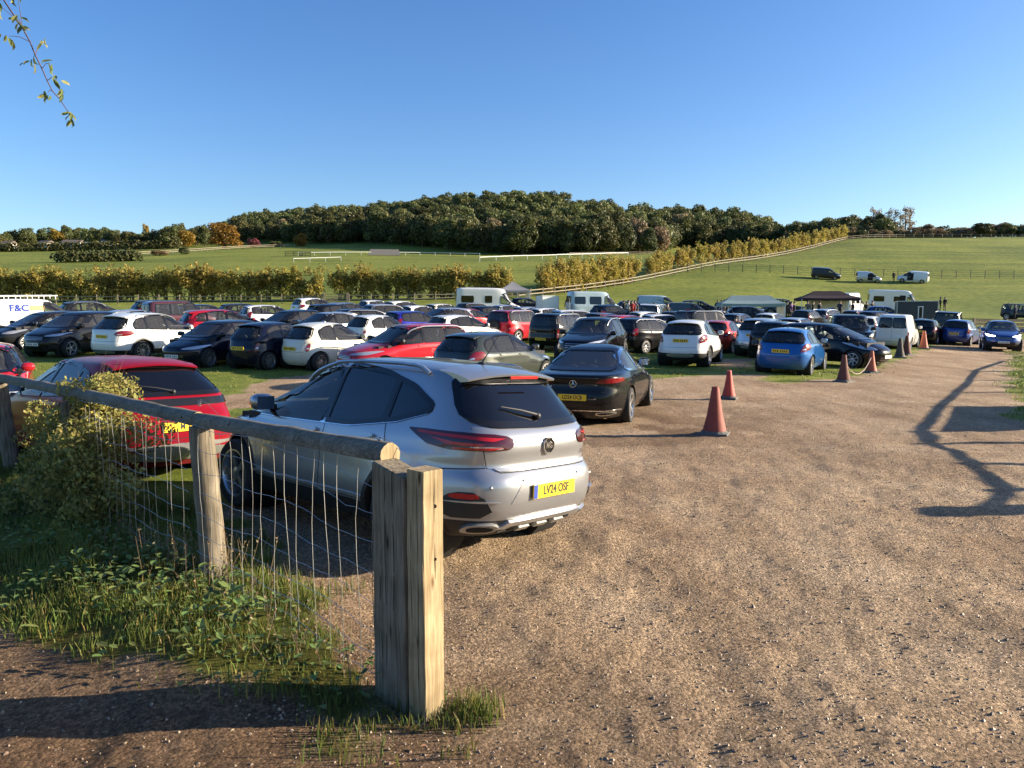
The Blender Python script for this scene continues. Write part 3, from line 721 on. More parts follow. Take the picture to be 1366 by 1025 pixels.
def wrapped(rear, side, hw, L=None):
    """lamp outline on the wrapped corner from its rear (or front) and side elevations"""
    P = [(y, z) for y, z in rear if not side or y < .80]
    for x, z in side or []: P.append((hw * .93 + (x if L is None else L - x) * .80, z))
    return hull(P)
def build_kind(name, sp, nlev=46, q=40):
    """returns the part tree of one kind of vehicle: (name, mesh, location, rotation, children)"""
    s = Shell(sp, nlev, q); off = s.off; T = []; hw = sp['W'] / 2
    X = lambda pts: [(x - off, z) for x, z in pts]
    bot = np.array(sp['dlo']['bot']); top = np.array(sp['dlo']['top'])
    wins = []
    for k, (a, b) in enumerate(sp['dlo']['win']):
        xs = np.linspace(a, b, 9); lo = [(x, np.interp(x, bot[:, 0], bot[:, 1])) for x in xs]; hi = [(x, np.interp(x, top[:, 0], top[:, 1])) for x in xs[::-1]]
        hi = [(x, max(z, np.interp(x, bot[:, 0], bot[:, 1]) + .012)) for x, z in hi]
        wins.append(X(chaikin(lo + hi, 1, True)))
    zl = sp['rb'][1]; rz0, rz1 = zl + .05, sp['rt'][1] - .05
    rw0, rw1 = sp.get('rw', (hw * .80, sp['wr'] * .93))
    rearw = sp.get('rearwin', [(-rw0, rz0 + .05), (-rw0 * .9, rz0), (rw0 * .9, rz0), (rw0, rz0 + .05), (rw1, rz1 - .03), (rw1 * .92, rz1), (-rw1 * .92, rz1), (-rw1, rz1 - .03)])
    rears = [] if rearw is None else rearw if isinstance(rearw[0], list) else [rearw]
    rears = [roundc(p, .05) for p in rears]
    ws0, ws1 = hw * .82, sp['wr'] * .95
    wind = chaikin([(-ws0, sp['hr'] + .045), (0, sp['hr'] + .03), (ws0, sp['hr'] + .045), (ws1, sp['zt'] - .05), (0, sp['zt'] - .03), (-ws1, sp['zt'] - .05)], 1, True)
    G = .028
    body = s.body([grow(p, G) for p in wins], [[s.wrap(a, b, False)[0].yz[:] for a, b in dense(grow(p, G), .06)] for p in rears], [grow(wind, G)], 'body')
    T.append(('body', body, (0, 0, 0), (0, 0, 0), []))
    gl = M['dark_glass'] if sp.get('privacy') else M['glass']
    for v in 'LR':
        for k, p in enumerate(wins):
            g = s.panel(p, v, .002, .12); mat = gl if (k < len(wins) - 1) else M['glass']
            dn = dense(p); fr = s.strip(grow(dn, .042), dn, v, .010, edge=.02)
            T.append(('window', g.me('window', [mat]), (0, 0, 0), (0, 0, 0), [('window_frame', fr.me('window_frame', [M['chrome'] if sp.get('chrome_dlo') else M['trim']]), (0, 0, 0), (0, 0, 0), [])]))
    for p in rears:
        g = s.panel(p, 'W', .002, .12); dn = dense(p); fr = s.strip(grow(dn, .05), dn, 'W', .011)
        T.append(('rear_window', g.me('rear_window', [gl if sp.get('privacy') else M['mid_glass']]), (0, 0, 0), (0, 0, 0), [('window_frame', fr.me('window_frame', [M['trim']]), (0, 0, 0), (0, 0, 0), [])]))
    g = s.panel(wind, 'F', .002, .12); dn = dense(wind); fr = s.strip(grow(dn, .045), dn, 'F', .010, edge=.02)
    T.append(('windscreen', g.me('windscreen', [M['glass']]), (0, 0, 0), (0, 0, 0), [('window_frame', fr.me('window_frame', [M['trim']]), (0, 0, 0), (0, 0, 0), [])]))
    # pillars between side windows in gloss black
    if not sp.get('body_pillars'):
        for v in 'LR':
            for (a, b), (c, d) in zip(sp['dlo']['win'][:-1], sp['dlo']['win'][1:]):
                if c - b > .3: continue
                xa, xb = b - .02, c + .02
                s.panel(X([(xa, np.interp(xa, bot[:, 0], bot[:, 1])), (xb, np.interp(xb, bot[:, 0], bot[:, 1])), (xb, np.interp(xb, top[:, 0], top[:, 1])), (xa, np.interp(xa, top[:, 0], top[:, 1]))]), v, .008, .1, mb := MB())
                T.append(('pillar', mb.me('pillar', [M['trim']]), (0, 0, 0), (0, 0, 0), []))
    # arches
    ln = MB(); aw = sp.get('archw', .045 if sp['clad'] else .012)
    for wx in s.wx:
        for v, sy in (('L', 1), ('R', -1)):
            a0 = math.asin(max(-1, min(1, (sp['z0'] + .03 - sp['Rw']) / s.Ra))); ts = np.linspace(a0, math.pi - a0, 36)
            A = [(wx + (s.Ra + aw) * math.cos(t), sp['Rw'] + (s.Ra + aw) * math.sin(t)) for t in ts]; B = [(wx + (s.Ra - .004) * math.cos(t), sp['Rw'] + (s.Ra - .004) * math.sin(t)) for t in ts]
            mb = s.strip(A, B, v, .008, None, 0, False, .15)
            T.append(('wheel_arch_trim', mb.me('wheel_arch_trim', [M['plastic'] if sp['clad'] else M['PAINT']]), (0, 0, 0), (0, 0, 0), []))
            prof_ = [(s.Ra + .004, sy * (hw - .15)), (s.Ra + .004, sy * (hw - .42)), (.02, sy * (hw - .42))]
            ln.lathe(prof_, 28, 0, (wx, 0, sp['Rw']))
    ln.box((0, 0, sp['z0'] + .14), (sp['wb'] - 2 * s.Ra - .02, hw * 1.7, .26)); ln.box((0, 0, sp['z0'] + .16), (sp['L'] - .35, hw * 1.0, .24))
    T.append(('underbody', ln.me('underbody', [M['gap']]), (0, 0, 0), (0, 0, 0), []))
    if not sp.get('no_cabin'): T.append(('interior', cabin(sp, off), (0, 0, 0), (0, 0, 0), []))
    ty, ri = wheel_meshes(sp['Rw'], sp.get('tw', .205), sp.get('spokes', 5), sp.get('rim', 'plain'))
    for wx in s.wx:
        for sy in (1, -1):
            T.append(('wheel', ty, (wx, sy * (hw - .115), sp['Rw']), (0, 0, 0 if sy > 0 else math.pi), [('rim', ri, (0, 0, 0), (0, 0, 0), [])]))
    # lights
    t = sp['tail']
    for sy in (1, -1):
        mb = s.panel([(sy * a, z) for a, z in wrapped(t['rear'], t.get('side'), hw)], 'W', .010, .045, None, 0, .025, 1); pl = [(sy * y, z) for y, z in t['rear']]
        inner = MB()
        cy = sum(p[0] for p in pl) / len(pl); cz = sum(p[1] for p in pl) / len(pl)
        s.panel([(cy + (y - cy) * .55, cz + (z - cz) * .16 - .03) for y, z in pl], 'W', .0125, .05, inner, 0)
        T.append(('tail_light', mb.me('tail_light', [M['redlens']]), (0, 0, 0), (0, 0, 0), [('reversing_lens', inner.me('reversing_lens', [M['clearlens']]), (0, 0, 0), (0, 0, 0), [])] if t.get('lens', True) else []))
        hl = sp['head']; mb = s.panel([(sy * a, z) for a, z in wrapped(hl['front'], hl.get('side'), hw, sp['L'])], 'X', .009, .045, None, 0, .025, 1)
        T.append(('headlight', mb.me('headlight', [M['clearlens']]), (0, 0, 0), (0, 0, 0), []))
    mb = MB()
    for gpoly in sp['grille']: s.panel(gpoly, 'F', .005, .07, mb, 0, .01, 1)
    n0 = len(mb.F)
    for gpoly in sp['grille'][:1]:
        ys = [p[0] for p in gpoly]; zs = [p[1] for p in gpoly]
        for k in range(3):
            z = min(zs) + (max(zs) - min(zs)) * (k + .5) / 3; s.line([(min(ys) * .85, z), (max(ys) * .85, z)], 'F', .012, .010, mb, 1)
    T.append(('grille', mb.me('grille', [M['trim'], M['satin']]), (0, 0, 0), (0, 0, 0), []))
    # mirrors
    mx, mz = sp.get('mirror', (sp['xc'] - off - .32, sp['belt'] + .06))
    for sy in (1, -1):
        mb = MB(); h, _ = s.hit(mx, mz - .02, 'L' if sy > 0 else 'R'); y0 = abs(h.y)
        mb.ell((mx, sy * (y0 + .14), mz + .03), (.075, .115, .08), 0, 12, 8, 2.8); mb.box((mx + .02, sy * (y0 + .025), mz - .02), (.06, .09, .05), 1)
        gm = MB().poly([(mx - .079, sy * (y0 + .05), mz - .035), (mx - .079, sy * (y0 + .23), mz - .035), (mx - .079, sy * (y0 + .23), mz + .09), (mx - .079, sy * (y0 + .05), mz + .09)])
        T.append(('mirror', mb.me('mirror', [M['plastic'] if sp.get('black_mirrors') else M['PAINT'], M['plastic']]), (0, 0, 0), (0, 0, 0), [('mirror_glass', gm.me('mirror_glass', [M['chrome']]), (0, 0, 0), (0, 0, 0), [])]))
    # door gaps and handles
    gp_ = MB()
    for v in 'LR':
        for ln_ in sp.get('gaps', []): s.line(X(ln_), v, .008, .0015, gp_)
        for (hx, hz) in sp.get('handles', []):
            mb = MB(); s.panel(X([(hx - .10, hz - .018), (hx + .10, hz - .022), (hx + .10, hz + .018), (hx - .10, hz + .02)]), v, .028, .06, mb, 0, .03, 1)
            T.append(('door_handle', mb.me('door_handle', [M['PAINT']]), (0, 0, 0), (0, 0, 0), []))
    for ln_ in sp.get('rgaps', []): s.line(ln_, 'W', .008, .0015, gp_)
    for ln_ in sp.get('fgaps', []): s.line(ln_, 'F', .008, .0015, gp_)
    if gp_.V: T.append(('panel_gap', gp_.me('panel_gap', [M['gap']]), (0, 0, 0), (0, 0, 0), []))
    # number plates
    for nm, v, mat, z in (('rear_plate', 'B', 'plate_y', sp['plate'][0]), ('front_plate', 'F', 'plate_w', sp['plate'][1])):
        if z is None: continue
        h, n = s.hit(0, z, v); sg = -1 if v == 'B' else 1
        mb = MB(); mb.box((h.x + sg * .02, 0, z), (.012, .52, .112), 0)
        if not (v == 'B' and sp.get('own_plate')):
            for k in range(7):      # worn unreadable characters
                y = -.2 + .062 * k + (.03 if k > 3 else 0)
                mb.box((h.x + sg * .0265, y, z + random.uniform(-.004, .004)), (.001, .030, .065), 1)
        T.append((nm, mb.me(nm, [M[mat], M['ink']]), (0, 0, 0), (0, 0, 0), []))
    # dark lower panel on plain bumpers, wiper, aerial
    if sp.get('wiper', True) and rears:
        p0, n0 = s.hit(0, rz0 - .01, 'B'); p1, n1 = s.hit(.36, rz0 + .07, 'B')
        mb = MB().tube([p0 + n0 * .03, p0.lerp(p1, .5) + n0 * .035, p1 + n1 * .02], [.014, .01, .006], 6); mb.ell(tuple(p0 + n0 * .02), (.03, .03, .03))
        T.append(('rear_wiper', mb.me('rear_wiper', [M['plastic']]), (0, 0, 0), (0, 0, 0), []))
    if sp.get('aerial'):
        ax = sp['aerial'] - off; h, n = s.hit(ax, 0, 'T')
        mb = MB().tube([h, h + Vector((-.10, 0, .12)), h + Vector((-.2, 0, .26))], [.008, .004, .003], 5); mb.ell(tuple(h), (.05, .025, .02))
        T.append(('aerial', mb.me('aerial', [M['plastic']]), (0, 0, 0), (0, 0, 0), []))
    if sp.get('rails'):
        for sy in (1, -1):
            xa, xb = sp['rails']; y = sy * (sp['wr'] - .03)
            pts = s.path3([(xa - off, y), (xb - off, y)], 'T', .045); pts[0] -= Vector((0, 0, .05)); pts[-1] -= Vector((0, 0, .05)); pts[1] -= Vector((0, 0, .012)); pts[-2] -= Vector((0, 0, .012))
            T.append(('roof_rail', MB().tube(pts, .018, 6).me('roof_rail', [M['satin'] if sp.get('railmat') != 'black' else M['trim']]), (0, 0, 0), (0, 0, 0), []))
    if sp.get('skid'):
        mb = s.panel(sp['skid'], 'B', .012, .06, None, 0, .02, 1); T.append(('skid_plate', mb.me('skid_plate', [M['satin']]), (0, 0, 0), (0, 0, 0), []))
    if sp.get('spoiler'):
        w = sp['wr'] * .90; mb = MB(); a = []
        ux, zz = sp['rt'][0] - off, sp['rt'][1]; h0, _ = s.hit(ux + .22, 0, 'T'); hs = h0.z
        for y in np.linspace(-w, w, 9):
            e = 1 - .45 * (abs(y) / w) ** 3; dz = -.045 * (y / w) ** 2
            h, n = s.hit(ux + .30, y, 'T'); x1 = ux - sp['spoiler'] * e
            a.append([(h.x, y, h.z + .004), (ux + .12, y, min(h.z, hs + dz) - .004), (x1 + .02, y, hs + dz - .040), (x1, y, hs + dz - .050), (x1 + .01, y, hs + dz - .066), (ux + .06, y, hs + dz - .075)])
        b0 = len(mb.V)
        for r_ in a: mb.V += r_
        for i in range(8):
            for k in range(5): mb.F.append((b0 + i * 6 + k, b0 + (i + 1) * 6 + k, b0 + (i + 1) * 6 + k + 1, b0 + i * 6 + k + 1)); mb.M.append(0)
        for i in (0, 8): mb.F.append(tuple(b0 + i * 6 + k for k in range(6))); mb.M.append(0)
        T.append(('rear_spoiler', mb.me('rear_spoiler', [M['PAINT']], True, 50), (0, 0, 0), (0, 0, 0), []))
    return dict(tree=T, shell=s, sp=sp)
def inst(node, parent, mat):
    nm, me, loc, rot, ch = node
    o = add(nm, me, parent, loc, rot)
    if nm in ('panel_gap', 'underbody'): o['kind'] = 'stuff'
    for k, sl in enumerate(o.material_slots):
        if sl.material == M['PAINT']: sl.link = 'OBJECT'; sl.material = mat
    for c in ch: inst(c, o, mat)
    return o
CAT = {}
def sedan_lights(z1, z2, hw): pass
def HEAD(hw, z, L, a=.34, b=.86, h=.13, sx=.5): return dict(front=[(a * hw, z - h * .35), (b * hw, z - h * .3), (b * hw + .05, z + h * .55), (a * hw + .1, z + h * .1)], side=[(L - .10, z - h * .2), (L - sx, z + h * .45), (L - sx + .05, z + h * .62), (L - .1, z + h * .35)])
KS = {}
hw = .87
KS['hatchback'] = spec(4.05, 1.74, 1.48, 2.52, .74, .31, .19, .70, .97, 3.02, 2.2, 1.39, (.13, 1.0), (.48, 1.38), .58, .95,
    dict(bot=[(.7, 1.04), (2.0, .99), (2.95, .95)], top=[(.62, 1.10), (.85, 1.27), (1.3, 1.36), (1.9, 1.375), (2.3, 1.30), (2.95, .97)], win=[(.72, 1.08), (1.14, 1.86), (1.93, 2.9)]),
    dict(rear=[(.58, .72), (.84, .74), (.84, 1.02), (.72, 1.0), (.62, .86)], side=[(.1, .80), (.34, .86), (.36, .96), (.16, 1.02)]),
    head=HEAD(hw, .66, 4.05), grille=[[(-.38, .30), (.38, .30), (.46, .45), (-.46, .45)], [(-.3, .58), (.3, .58), (.32, .63), (-.32, .63)]], plate=(.76, .40),
    gaps=[[(1.9, 1.35), (1.9, .3)], [(1.1, 1.3), (1.1, .75), (1.02, .6)], [(3.02, .93), (3.02, .33)], [(1.1, .3), (2.95, .3)]], handles=[(2.08, .88), (1.25, .90)], rgaps=[[(-.62, .98), (-.58, .68), (.58, .68), (.62, .98)]],
    fgaps=[[(-.62, .93), (-.6, .74), (-.2, .69), (.2, .69), (.6, .74), (.62, .93)]], spoiler=.06, aerial=1.0, spokes=10)
KS['supermini'] = spec(3.92, 1.70, 1.53, 2.48, .66, .30, .2, .74, 1.0, 3.02, 2.12, 1.43, (.08, 1.02), (.34, 1.43), .60, .98,
    dict(bot=[(.5, 1.08), (1.9, 1.02), (2.95, .98)], top=[(.46, 1.22), (.62, 1.38), (1.2, 1.42), (1.8, 1.425), (2.25, 1.34), (2.95, 1.0)], win=[(.56, 1.0), (1.06, 1.78), (1.86, 2.9)]),
    dict(rear=[(.66, .70), (.82, .70), (.82, 1.16), (.74, 1.16)], side=[(.06, .76), (.18, .76), (.22, 1.1), (.10, 1.16)]),
    head=HEAD(.85, .72, 3.92, .42, .86, .18, .42), grille=[[(-.36, .50), (.36, .50), (.42, .62), (-.42, .62)], [(-.42, .28), (.42, .28), (.46, .40), (-.46, .40)]], plate=(.70, .42), body_pillars=True,
    gaps=[[(1.82, 1.4), (1.82, .32)], [(1.03, 1.36), (1.03, .75)], [(3.0, .96), (3.0, .36)]], handles=[(1.98, .92), (1.15, .94)], rgaps=[[(-.6, 1.0), (-.58, .60), (.58, .60), (.6, 1.0)]], nf=(3.2, 4.4), nr=(4.5, 5.5), spokes=9, spoiler=.05)
hw = .815
KS['city_car'] = spec(3.57, 1.63, 1.49, 2.3, .58, .29, .18, .72, .98, 2.78, 2.0, 1.40, (.12, .98), (.55, 1.40), .54, .93,
    dict(bot=[(.6, 1.0), (1.4, .97), (2.7, .93)], top=[(.55, 1.08), (.72, 1.24), (1.0, 1.35), (1.6, 1.385), (2.05, 1.33), (2.7, .96)], win=[(.68, 1.25), (1.33, 2.68)]),
    dict(rear=[(.56, .62), (.70, .62), (.72, .86), (.62, .88)], lens=True, side=None),
    head=HEAD(hw, .66, 3.57, .45, .85, .16, .35), grille=[[(-.35, .30), (.35, .30), (.4, .42), (-.4, .42)]], plate=(.70, .40), body_pillars=True,
    gaps=[[(1.29, 1.36), (1.27, .35), (2.5, .32)], [(2.75, .92), (2.72, .4)]], handles=[(1.45, .80)], rgaps=[[(-.52, .96), (-.54, .60), (.54, .60), (.52, .96)]],
    nf=(2.5, 3.6), nr=(3.2, 4.0), spokes=12, spoiler=.08, rw=(.60, .46))
hw = .895
KS['crossover'] = spec(4.2, 1.79, 1.64, 2.55, .82, .345, .24, .86, 1.10, 3.2, 2.3, 1.54, (.14, 1.12), (.46, 1.52), .60, 1.04,
    dict(bot=[(.7, 1.18), (1.9, 1.09), (3.1, 1.04)], top=[(.62, 1.24), (.9, 1.42), (1.4, 1.515), (2.0, 1.525), (2.4, 1.44), (3.1, 1.06)], win=[(.74, 1.12), (1.18, 1.92), (1.99, 3.05)]),
    dict(rear=[(.58, .84), (.84, .82), (.86, 1.14), (.72, 1.12)], side=[(.1, .88), (.36, .98), (.38, 1.10), (.16, 1.15)]),
    clad=.50, head=HEAD(hw, .84, 4.2, .4, .88, .14), grille=[[(-.36, .66), (.36, .66), (.42, .80), (-.42, .80)], [(-.5, .36), (.5, .36), (.55, .52), (-.55, .52)]], plate=(.93, .52),
    gaps=[[(1.96, 1.5), (1.96, .4)], [(1.14, 1.4), (1.14, .85), (1.08, .72)], [(3.16, 1.02), (3.16, .4)], [(1.2, .42), (3.1, .42)]], handles=[(2.12, .97), (1.3, 1.0)], rgaps=[[(-.66, 1.08), (-.64, .70), (.64, .70), (.66, 1.08)]],
    spoiler=.07, aerial=1.2, spokes=5, skid=[(-.42, .36), (.42, .36), (.5, .50), (-.5, .50)], flare=.03)
hw = .94
KS['large_suv'] = spec(4.6, 1.88, 1.67, 2.78, .92, .36, .24, .88, 1.10, 3.32, 2.45, 1.57, (.12, 1.12), (.58, 1.54), .64, 1.03,
    dict(bot=[(.72, 1.16), (2.0, 1.09), (3.25, 1.03)], top=[(.66, 1.22), (.9, 1.44), (1.4, 1.54), (2.1, 1.555), (2.55, 1.47), (3.25, 1.05)], win=[(.72, 1.2), (1.26, 2.02), (2.1, 3.2)]),
    dict(rear=[(.5, .92), (.86, .88), (.88, 1.07), (.66, 1.09)], side=[(.12, .90), (.46, .98), (.48, 1.05), (.16, 1.08)]),
    clad=.42, head=HEAD(hw, .84, 4.6, .45, .88, .13), grille=[[(-.40, .62), (.40, .62), (.42, .82), (-.42, .82)], [(-.55, .34), (.55, .34), (.6, .5), (-.6, .5)]], plate=(.88, .52), chrome_dlo=False,
    gaps=[[(2.06, 1.52), (2.06, .4)], [(1.22, 1.45), (1.22, .9), (1.2, .74)], [(3.3, 1.02), (3.3, .4)], [(1.3, .4), (3.25, .4)]], handles=[(2.22, .98), (1.4, 1.0)], rgaps=[[(-.7, 1.08), (-.68, .72), (.68, .72), (.7, 1.08)]],
    spoiler=.08, aerial=1.3, spokes=10, skid=[(-.5, .30), (.5, .30), (.56, .40), (-.56, .40)], rails=(.9, 2.6), flare=.022)
hw = .905
def mg_sculpt(V, off):
    sgn = np.sign(V[:, 1]); y = np.abs(V[:, 1]); m = (y > .6)
    z, x = V[:, 2], V[:, 0] + off
    # shoulder crease over the rear arch and a hollow in the doors
    V[:, 1] -= sgn * m * .008 * np.exp(-((z - .66) / .09) ** 2) * np.clip((x - .7) / .4, 0, 1) * np.clip((3.6 - x) / .4, 0, 1)
    V[:, 1] += sgn * m * .007 * np.exp(-((z - .86) / .04) ** 2)
    return V
KS['silver_suv'] = spec(4.32, 1.81, 1.61, 2.585, .87, .345, .24, .86, 1.07, 3.28, 2.4, 1.51, (.17, 1.12), (.50, 1.49), .60, 1.02,
    dict(bot=[(.70, 1.22), (1.02, 1.13), (1.6, 1.05), (3.2, 1.02)], top=[(.70, 1.235), (.95, 1.36), (1.35, 1.455), (1.8, 1.49), (2.2, 1.48), (2.6, 1.37), (3.2, 1.04)], win=[(.71, 1.14), (1.18, 1.93), (2.01, 3.16)]),
    dict(rear=[(.40, .965), (.46, .93), (.80, .90), (.86, .93), (.86, 1.05), (.60, 1.06), (.40, 1.03)], side=[(.08, .93), (.30, .93), (.58, 1.045), (.56, 1.07), (.10, 1.06)]),
    clad=.40, head=HEAD(hw, .82, 4.32, .42, .88, .13), grille=[[(-.5, .5), (.5, .5), (.5, .80), (-.5, .80)]], plate=(.605, .5), own_plate=True, privacy=True,
    rear=[(.24, .26), (.30, .14), (.40, .045), (.50, .01), (.60, .0), (.70, .005), (.755, .045), (.78, .085), (.84, .085), (.95, .06), (1.03, .085), (1.12, .17), (1.49, .48), (1.575, .78), (1.61, 1.6)],
    w=[(.24, .80), (.34, .865), (.42, .895), (.54, .907), (.66, .903), (.78, .890), (.90, .870), (.97, .85), (1.03, .825), (1.1, .79), (1.48, .615), (1.53, .56), (1.59, .33), (1.61, .02)],
    gaps=[[(1.97, 1.46), (1.94, .95), (1.95, .42)], [(1.16, 1.14), (1.05, .85), (1.22, .62), (1.26, .42)], [(3.25, 1.0), (3.22, .45)], [(1.26, .42), (3.22, .42)]], handles=[(2.12, .93), (1.32, .955)],
    rgaps=[[(-.70, 1.10), (-.66, .96), (-.62, .80), (-.52, .765), (.52, .765), (.62, .80), (.66, .96), (.70, 1.10)], [(-1.0, .78), (-.63, .80)], [(1.0, .78), (.63, .80)]],
    rearwin=[(-.70, 1.20), (-.52, 1.145), (0, 1.13), (.52, 1.145), (.70, 1.20), (.60, 1.40), (.52, 1.415), (-.52, 1.415), (-.60, 1.40)],
    spoiler=.08, aerial=.85, spokes=5, rim='split', rails=(.85, 2.55), nr=(4.6, 5.0), sculpt=mg_sculpt, flare=.02, archw=.04, tw=.215)
hw = .915
KS['saloon_coupe'] = spec(4.69, 1.83, 1.44, 2.73, 1.0, .335, .17, .70, .93, 3.38, 2.55, 1.35, (.62, 1.0), (1.65, 1.36), .55, .90,
    dict(bot=[(1.05, 1.02), (2.1, .95), (3.3, .90)], top=[(1.02, 1.04), (1.35, 1.20), (1.8, 1.31), (2.3, 1.335), (2.75, 1.23), (3.3, .92)], win=[(1.1, 2.08), (2.16, 3.25)]),
    dict(rear=[(.36, .80), (.84, .80), (.86, .90), (.52, .90)], side=[(.1, .82), (.34, .84), (.34, .89), (.14, .90)], lens=False),
    head=HEAD(hw, .66, 4.69), grille=[[(-.5, .42), (.5, .42), (.42, .64), (-.42, .64)], [(-.6, .22), (.6, .22), (.6, .34), (-.6, .34)]], plate=(.56, .40), own_plate=True, privacy=False,
    rear=[(.17, .18), (.28, .05), (.45, 0), (.62, .02), (.70, .05), (.80, .07), (.93, .05), (.955, .10), (.985, .35), (1.0, .62), (1.355, 1.62), (1.41, 1.95), (1.44, 2.3)], rw=(.66, .50), wiper=False, seats=[2.2, 1.6],
    gaps=[[(2.12, 1.32), (2.12, .32)], [(1.42, 1.1), (1.36, .75), (1.46, .55)], [(3.36, .88), (3.36, .35)], [(1.5, .30), (3.3, .30)]], handles=[(2.26, .83), (1.5, .86)], rgaps=[[(-.8, .94), (-.62, .93), (-.6, .66), (.6, .66), (.62, .93), (.8, .94)]],
    spokes=5, rim='split', chrome_dlo=True, mirror=(.78, .99), tw=.235)
hw = .87
KS['estate'] = spec(4.5, 1.75, 1.55, 2.63, .92, .315, .2, .76, 1.0, 3.3, 2.5, 1.44, (.08, 1.03), (.32, 1.42), .60, .98,
    dict(bot=[(.4, 1.07), (2.2, 1.03), (3.25, .98)], top=[(.36, 1.18), (.6, 1.37), (1.4, 1.425), (2.2, 1.435), (2.6, 1.35), (3.25, 1.0)], win=[(.46, 1.18), (1.26, 2.1), (2.17, 3.2)]),
    dict(rear=[(.66, .76), (.84, .76), (.84, 1.08), (.72, 1.1)], side=[(.06, .8), (.18, .8), (.2, 1.06), (.08, 1.1)]),
    head=HEAD(hw, .72, 4.5), grille=[[(-.4, .56), (.4, .56), (.42, .68), (-.42, .68)], [(-.45, .28), (.45, .28), (.5, .42), (-.5, .42)]], plate=(.78, .46), black_mirrors=True,
    gaps=[[(2.13, 1.4), (2.13, .34)], [(1.22, 1.38), (1.22, .8)], [(3.28, .96), (3.28, .36)]], handles=[(2.28, .92), (1.36, .94)], rgaps=[[(-.62, 1.0), (-.6, .66), (.6, .66), (.62, 1.0)]], rails=(.5, 2.6), railmat='satin', spokes=8, fgaps=[[(-.66, .96), (-.6, .78), (.6, .78), (.66, .96)]])
hw = .885
KS['mpv'] = spec(4.3, 1.77, 1.56, 2.65, .78, .315, .19, .74, 1.02, 3.48, 2.4, 1.45, (.12, 1.02), (.42, 1.44), .60, .98,
    dict(bot=[(.58, 1.08), (2.0, 1.03), (3.4, .98)], top=[(.54, 1.14), (.8, 1.36), (1.4, 1.44), (2.1, 1.45), (2.6, 1.35), (3.4, 1.0)], win=[(.62, 1.08), (1.14, 1.94), (2.02, 3.32)]),
    dict(rear=[(.64, .70), (.85, .70), (.84, 1.22), (.76, 1.2)], side=[(.08, .76), (.2, .78), (.26, 1.15), (.16, 1.2)]),
    head=dict(front=[(.42, .66), (.76, .68), (.84, .86), (.6, .82)], side=[(4.1, .68), (3.66, .86), (3.7, .92), (4.08, .80)]), grille=[[(-.4, .3), (.4, .3), (.45, .44), (-.45, .44)]], plate=(.80, .44),
    gaps=[[(1.98, 1.4), (1.98, .33)], [(1.1, 1.35), (1.1, .8)], [(3.4, .96), (3.3, .36)]], handles=[(2.14, .92), (1.26, .95)], rgaps=[[(-.62, 1.0), (-.62, .64), (.62, .64), (.62, 1.0)]], spoiler=.06, spokes=7, fgaps=[[(-.7, .98), (-.6, .76), (0, .72), (.6, .76), (.7, .98)]])
hw = .93
KS['boxy_4x4'] = spec(4.5, 1.86, 1.82, 2.62, .85, .38, .3, 1.02, 1.16, 3.1, 2.75, 1.70, (.06, 1.14), (.14, 1.72), .72, 1.08,
    dict(bot=[(.2, 1.14), (3.05, 1.12)], top=[(.22, 1.62), (.4, 1.70), (2.5, 1.70), (2.75, 1.62), (3.05, 1.15)], win=[(.26, 1.1), (1.2, 1.98), (2.07, 2.98)]),
    dict(rear=[(.74, .78), (.88, .78), (.88, 1.06), (.76, 1.06)], side=None), clad=.5, head=HEAD(hw, .90, 4.5, .5, .84, .16, .2), grille=[[(-.45, .80), (.45, .80), (.45, .98), (-.45, .98)]], plate=(.62, .6),
    gaps=[[(2.03, 1.68), (2.03, .5)], [(1.16, 1.68), (1.16, .8)], [(3.06, 1.1), (3.06, .5)]], handles=[(2.15, 1.02), (1.3, 1.02)], rgaps=[[(-.66, 1.7), (-.68, .6), (.68, .6), (.66, 1.7)]], boxy=True, nf=(5, 6.5), nr=(7, 8), spokes=5, flare=.04, rails=(.4, 2.6), archw=.07)
hw = .875
KS['small_4x4'] = spec(4.3, 1.75, 1.68, 2.6, .78, .355, .26, .92, 1.10, 3.15, 2.55, 1.58, (.06, 1.10), (.2, 1.58), .64, 1.04,
    dict(bot=[(.3, 1.12), (3.1, 1.06)], top=[(.32, 1.5), (.5, 1.57), (2.3, 1.585), (2.6, 1.5), (3.1, 1.08)], win=[(.34, 1.0), (1.08, 1.86), (1.94, 3.02)]),
    dict(rear=[(.74, .62), (.85, .62), (.85, 1.0), (.76, 1.0)], side=None), head=HEAD(hw, .84, 4.3, .45, .86, .16, .3), grille=[[(-.4, .68), (.4, .68), (.42, .84), (-.42, .84)]], plate=(.55, .5), black_mirrors=True,
    gaps=[[(1.9, 1.56), (1.9, .4)], [(1.04, 1.55), (1.04, .8)], [(3.1, 1.02), (3.1, .4)]], handles=[(2.04, .96), (1.16, .98)], nf=(4, 5), nr=(5.5, 6), spokes=5, flare=.03, rails=(.5, 2.4), wiper=False)
hw = .88
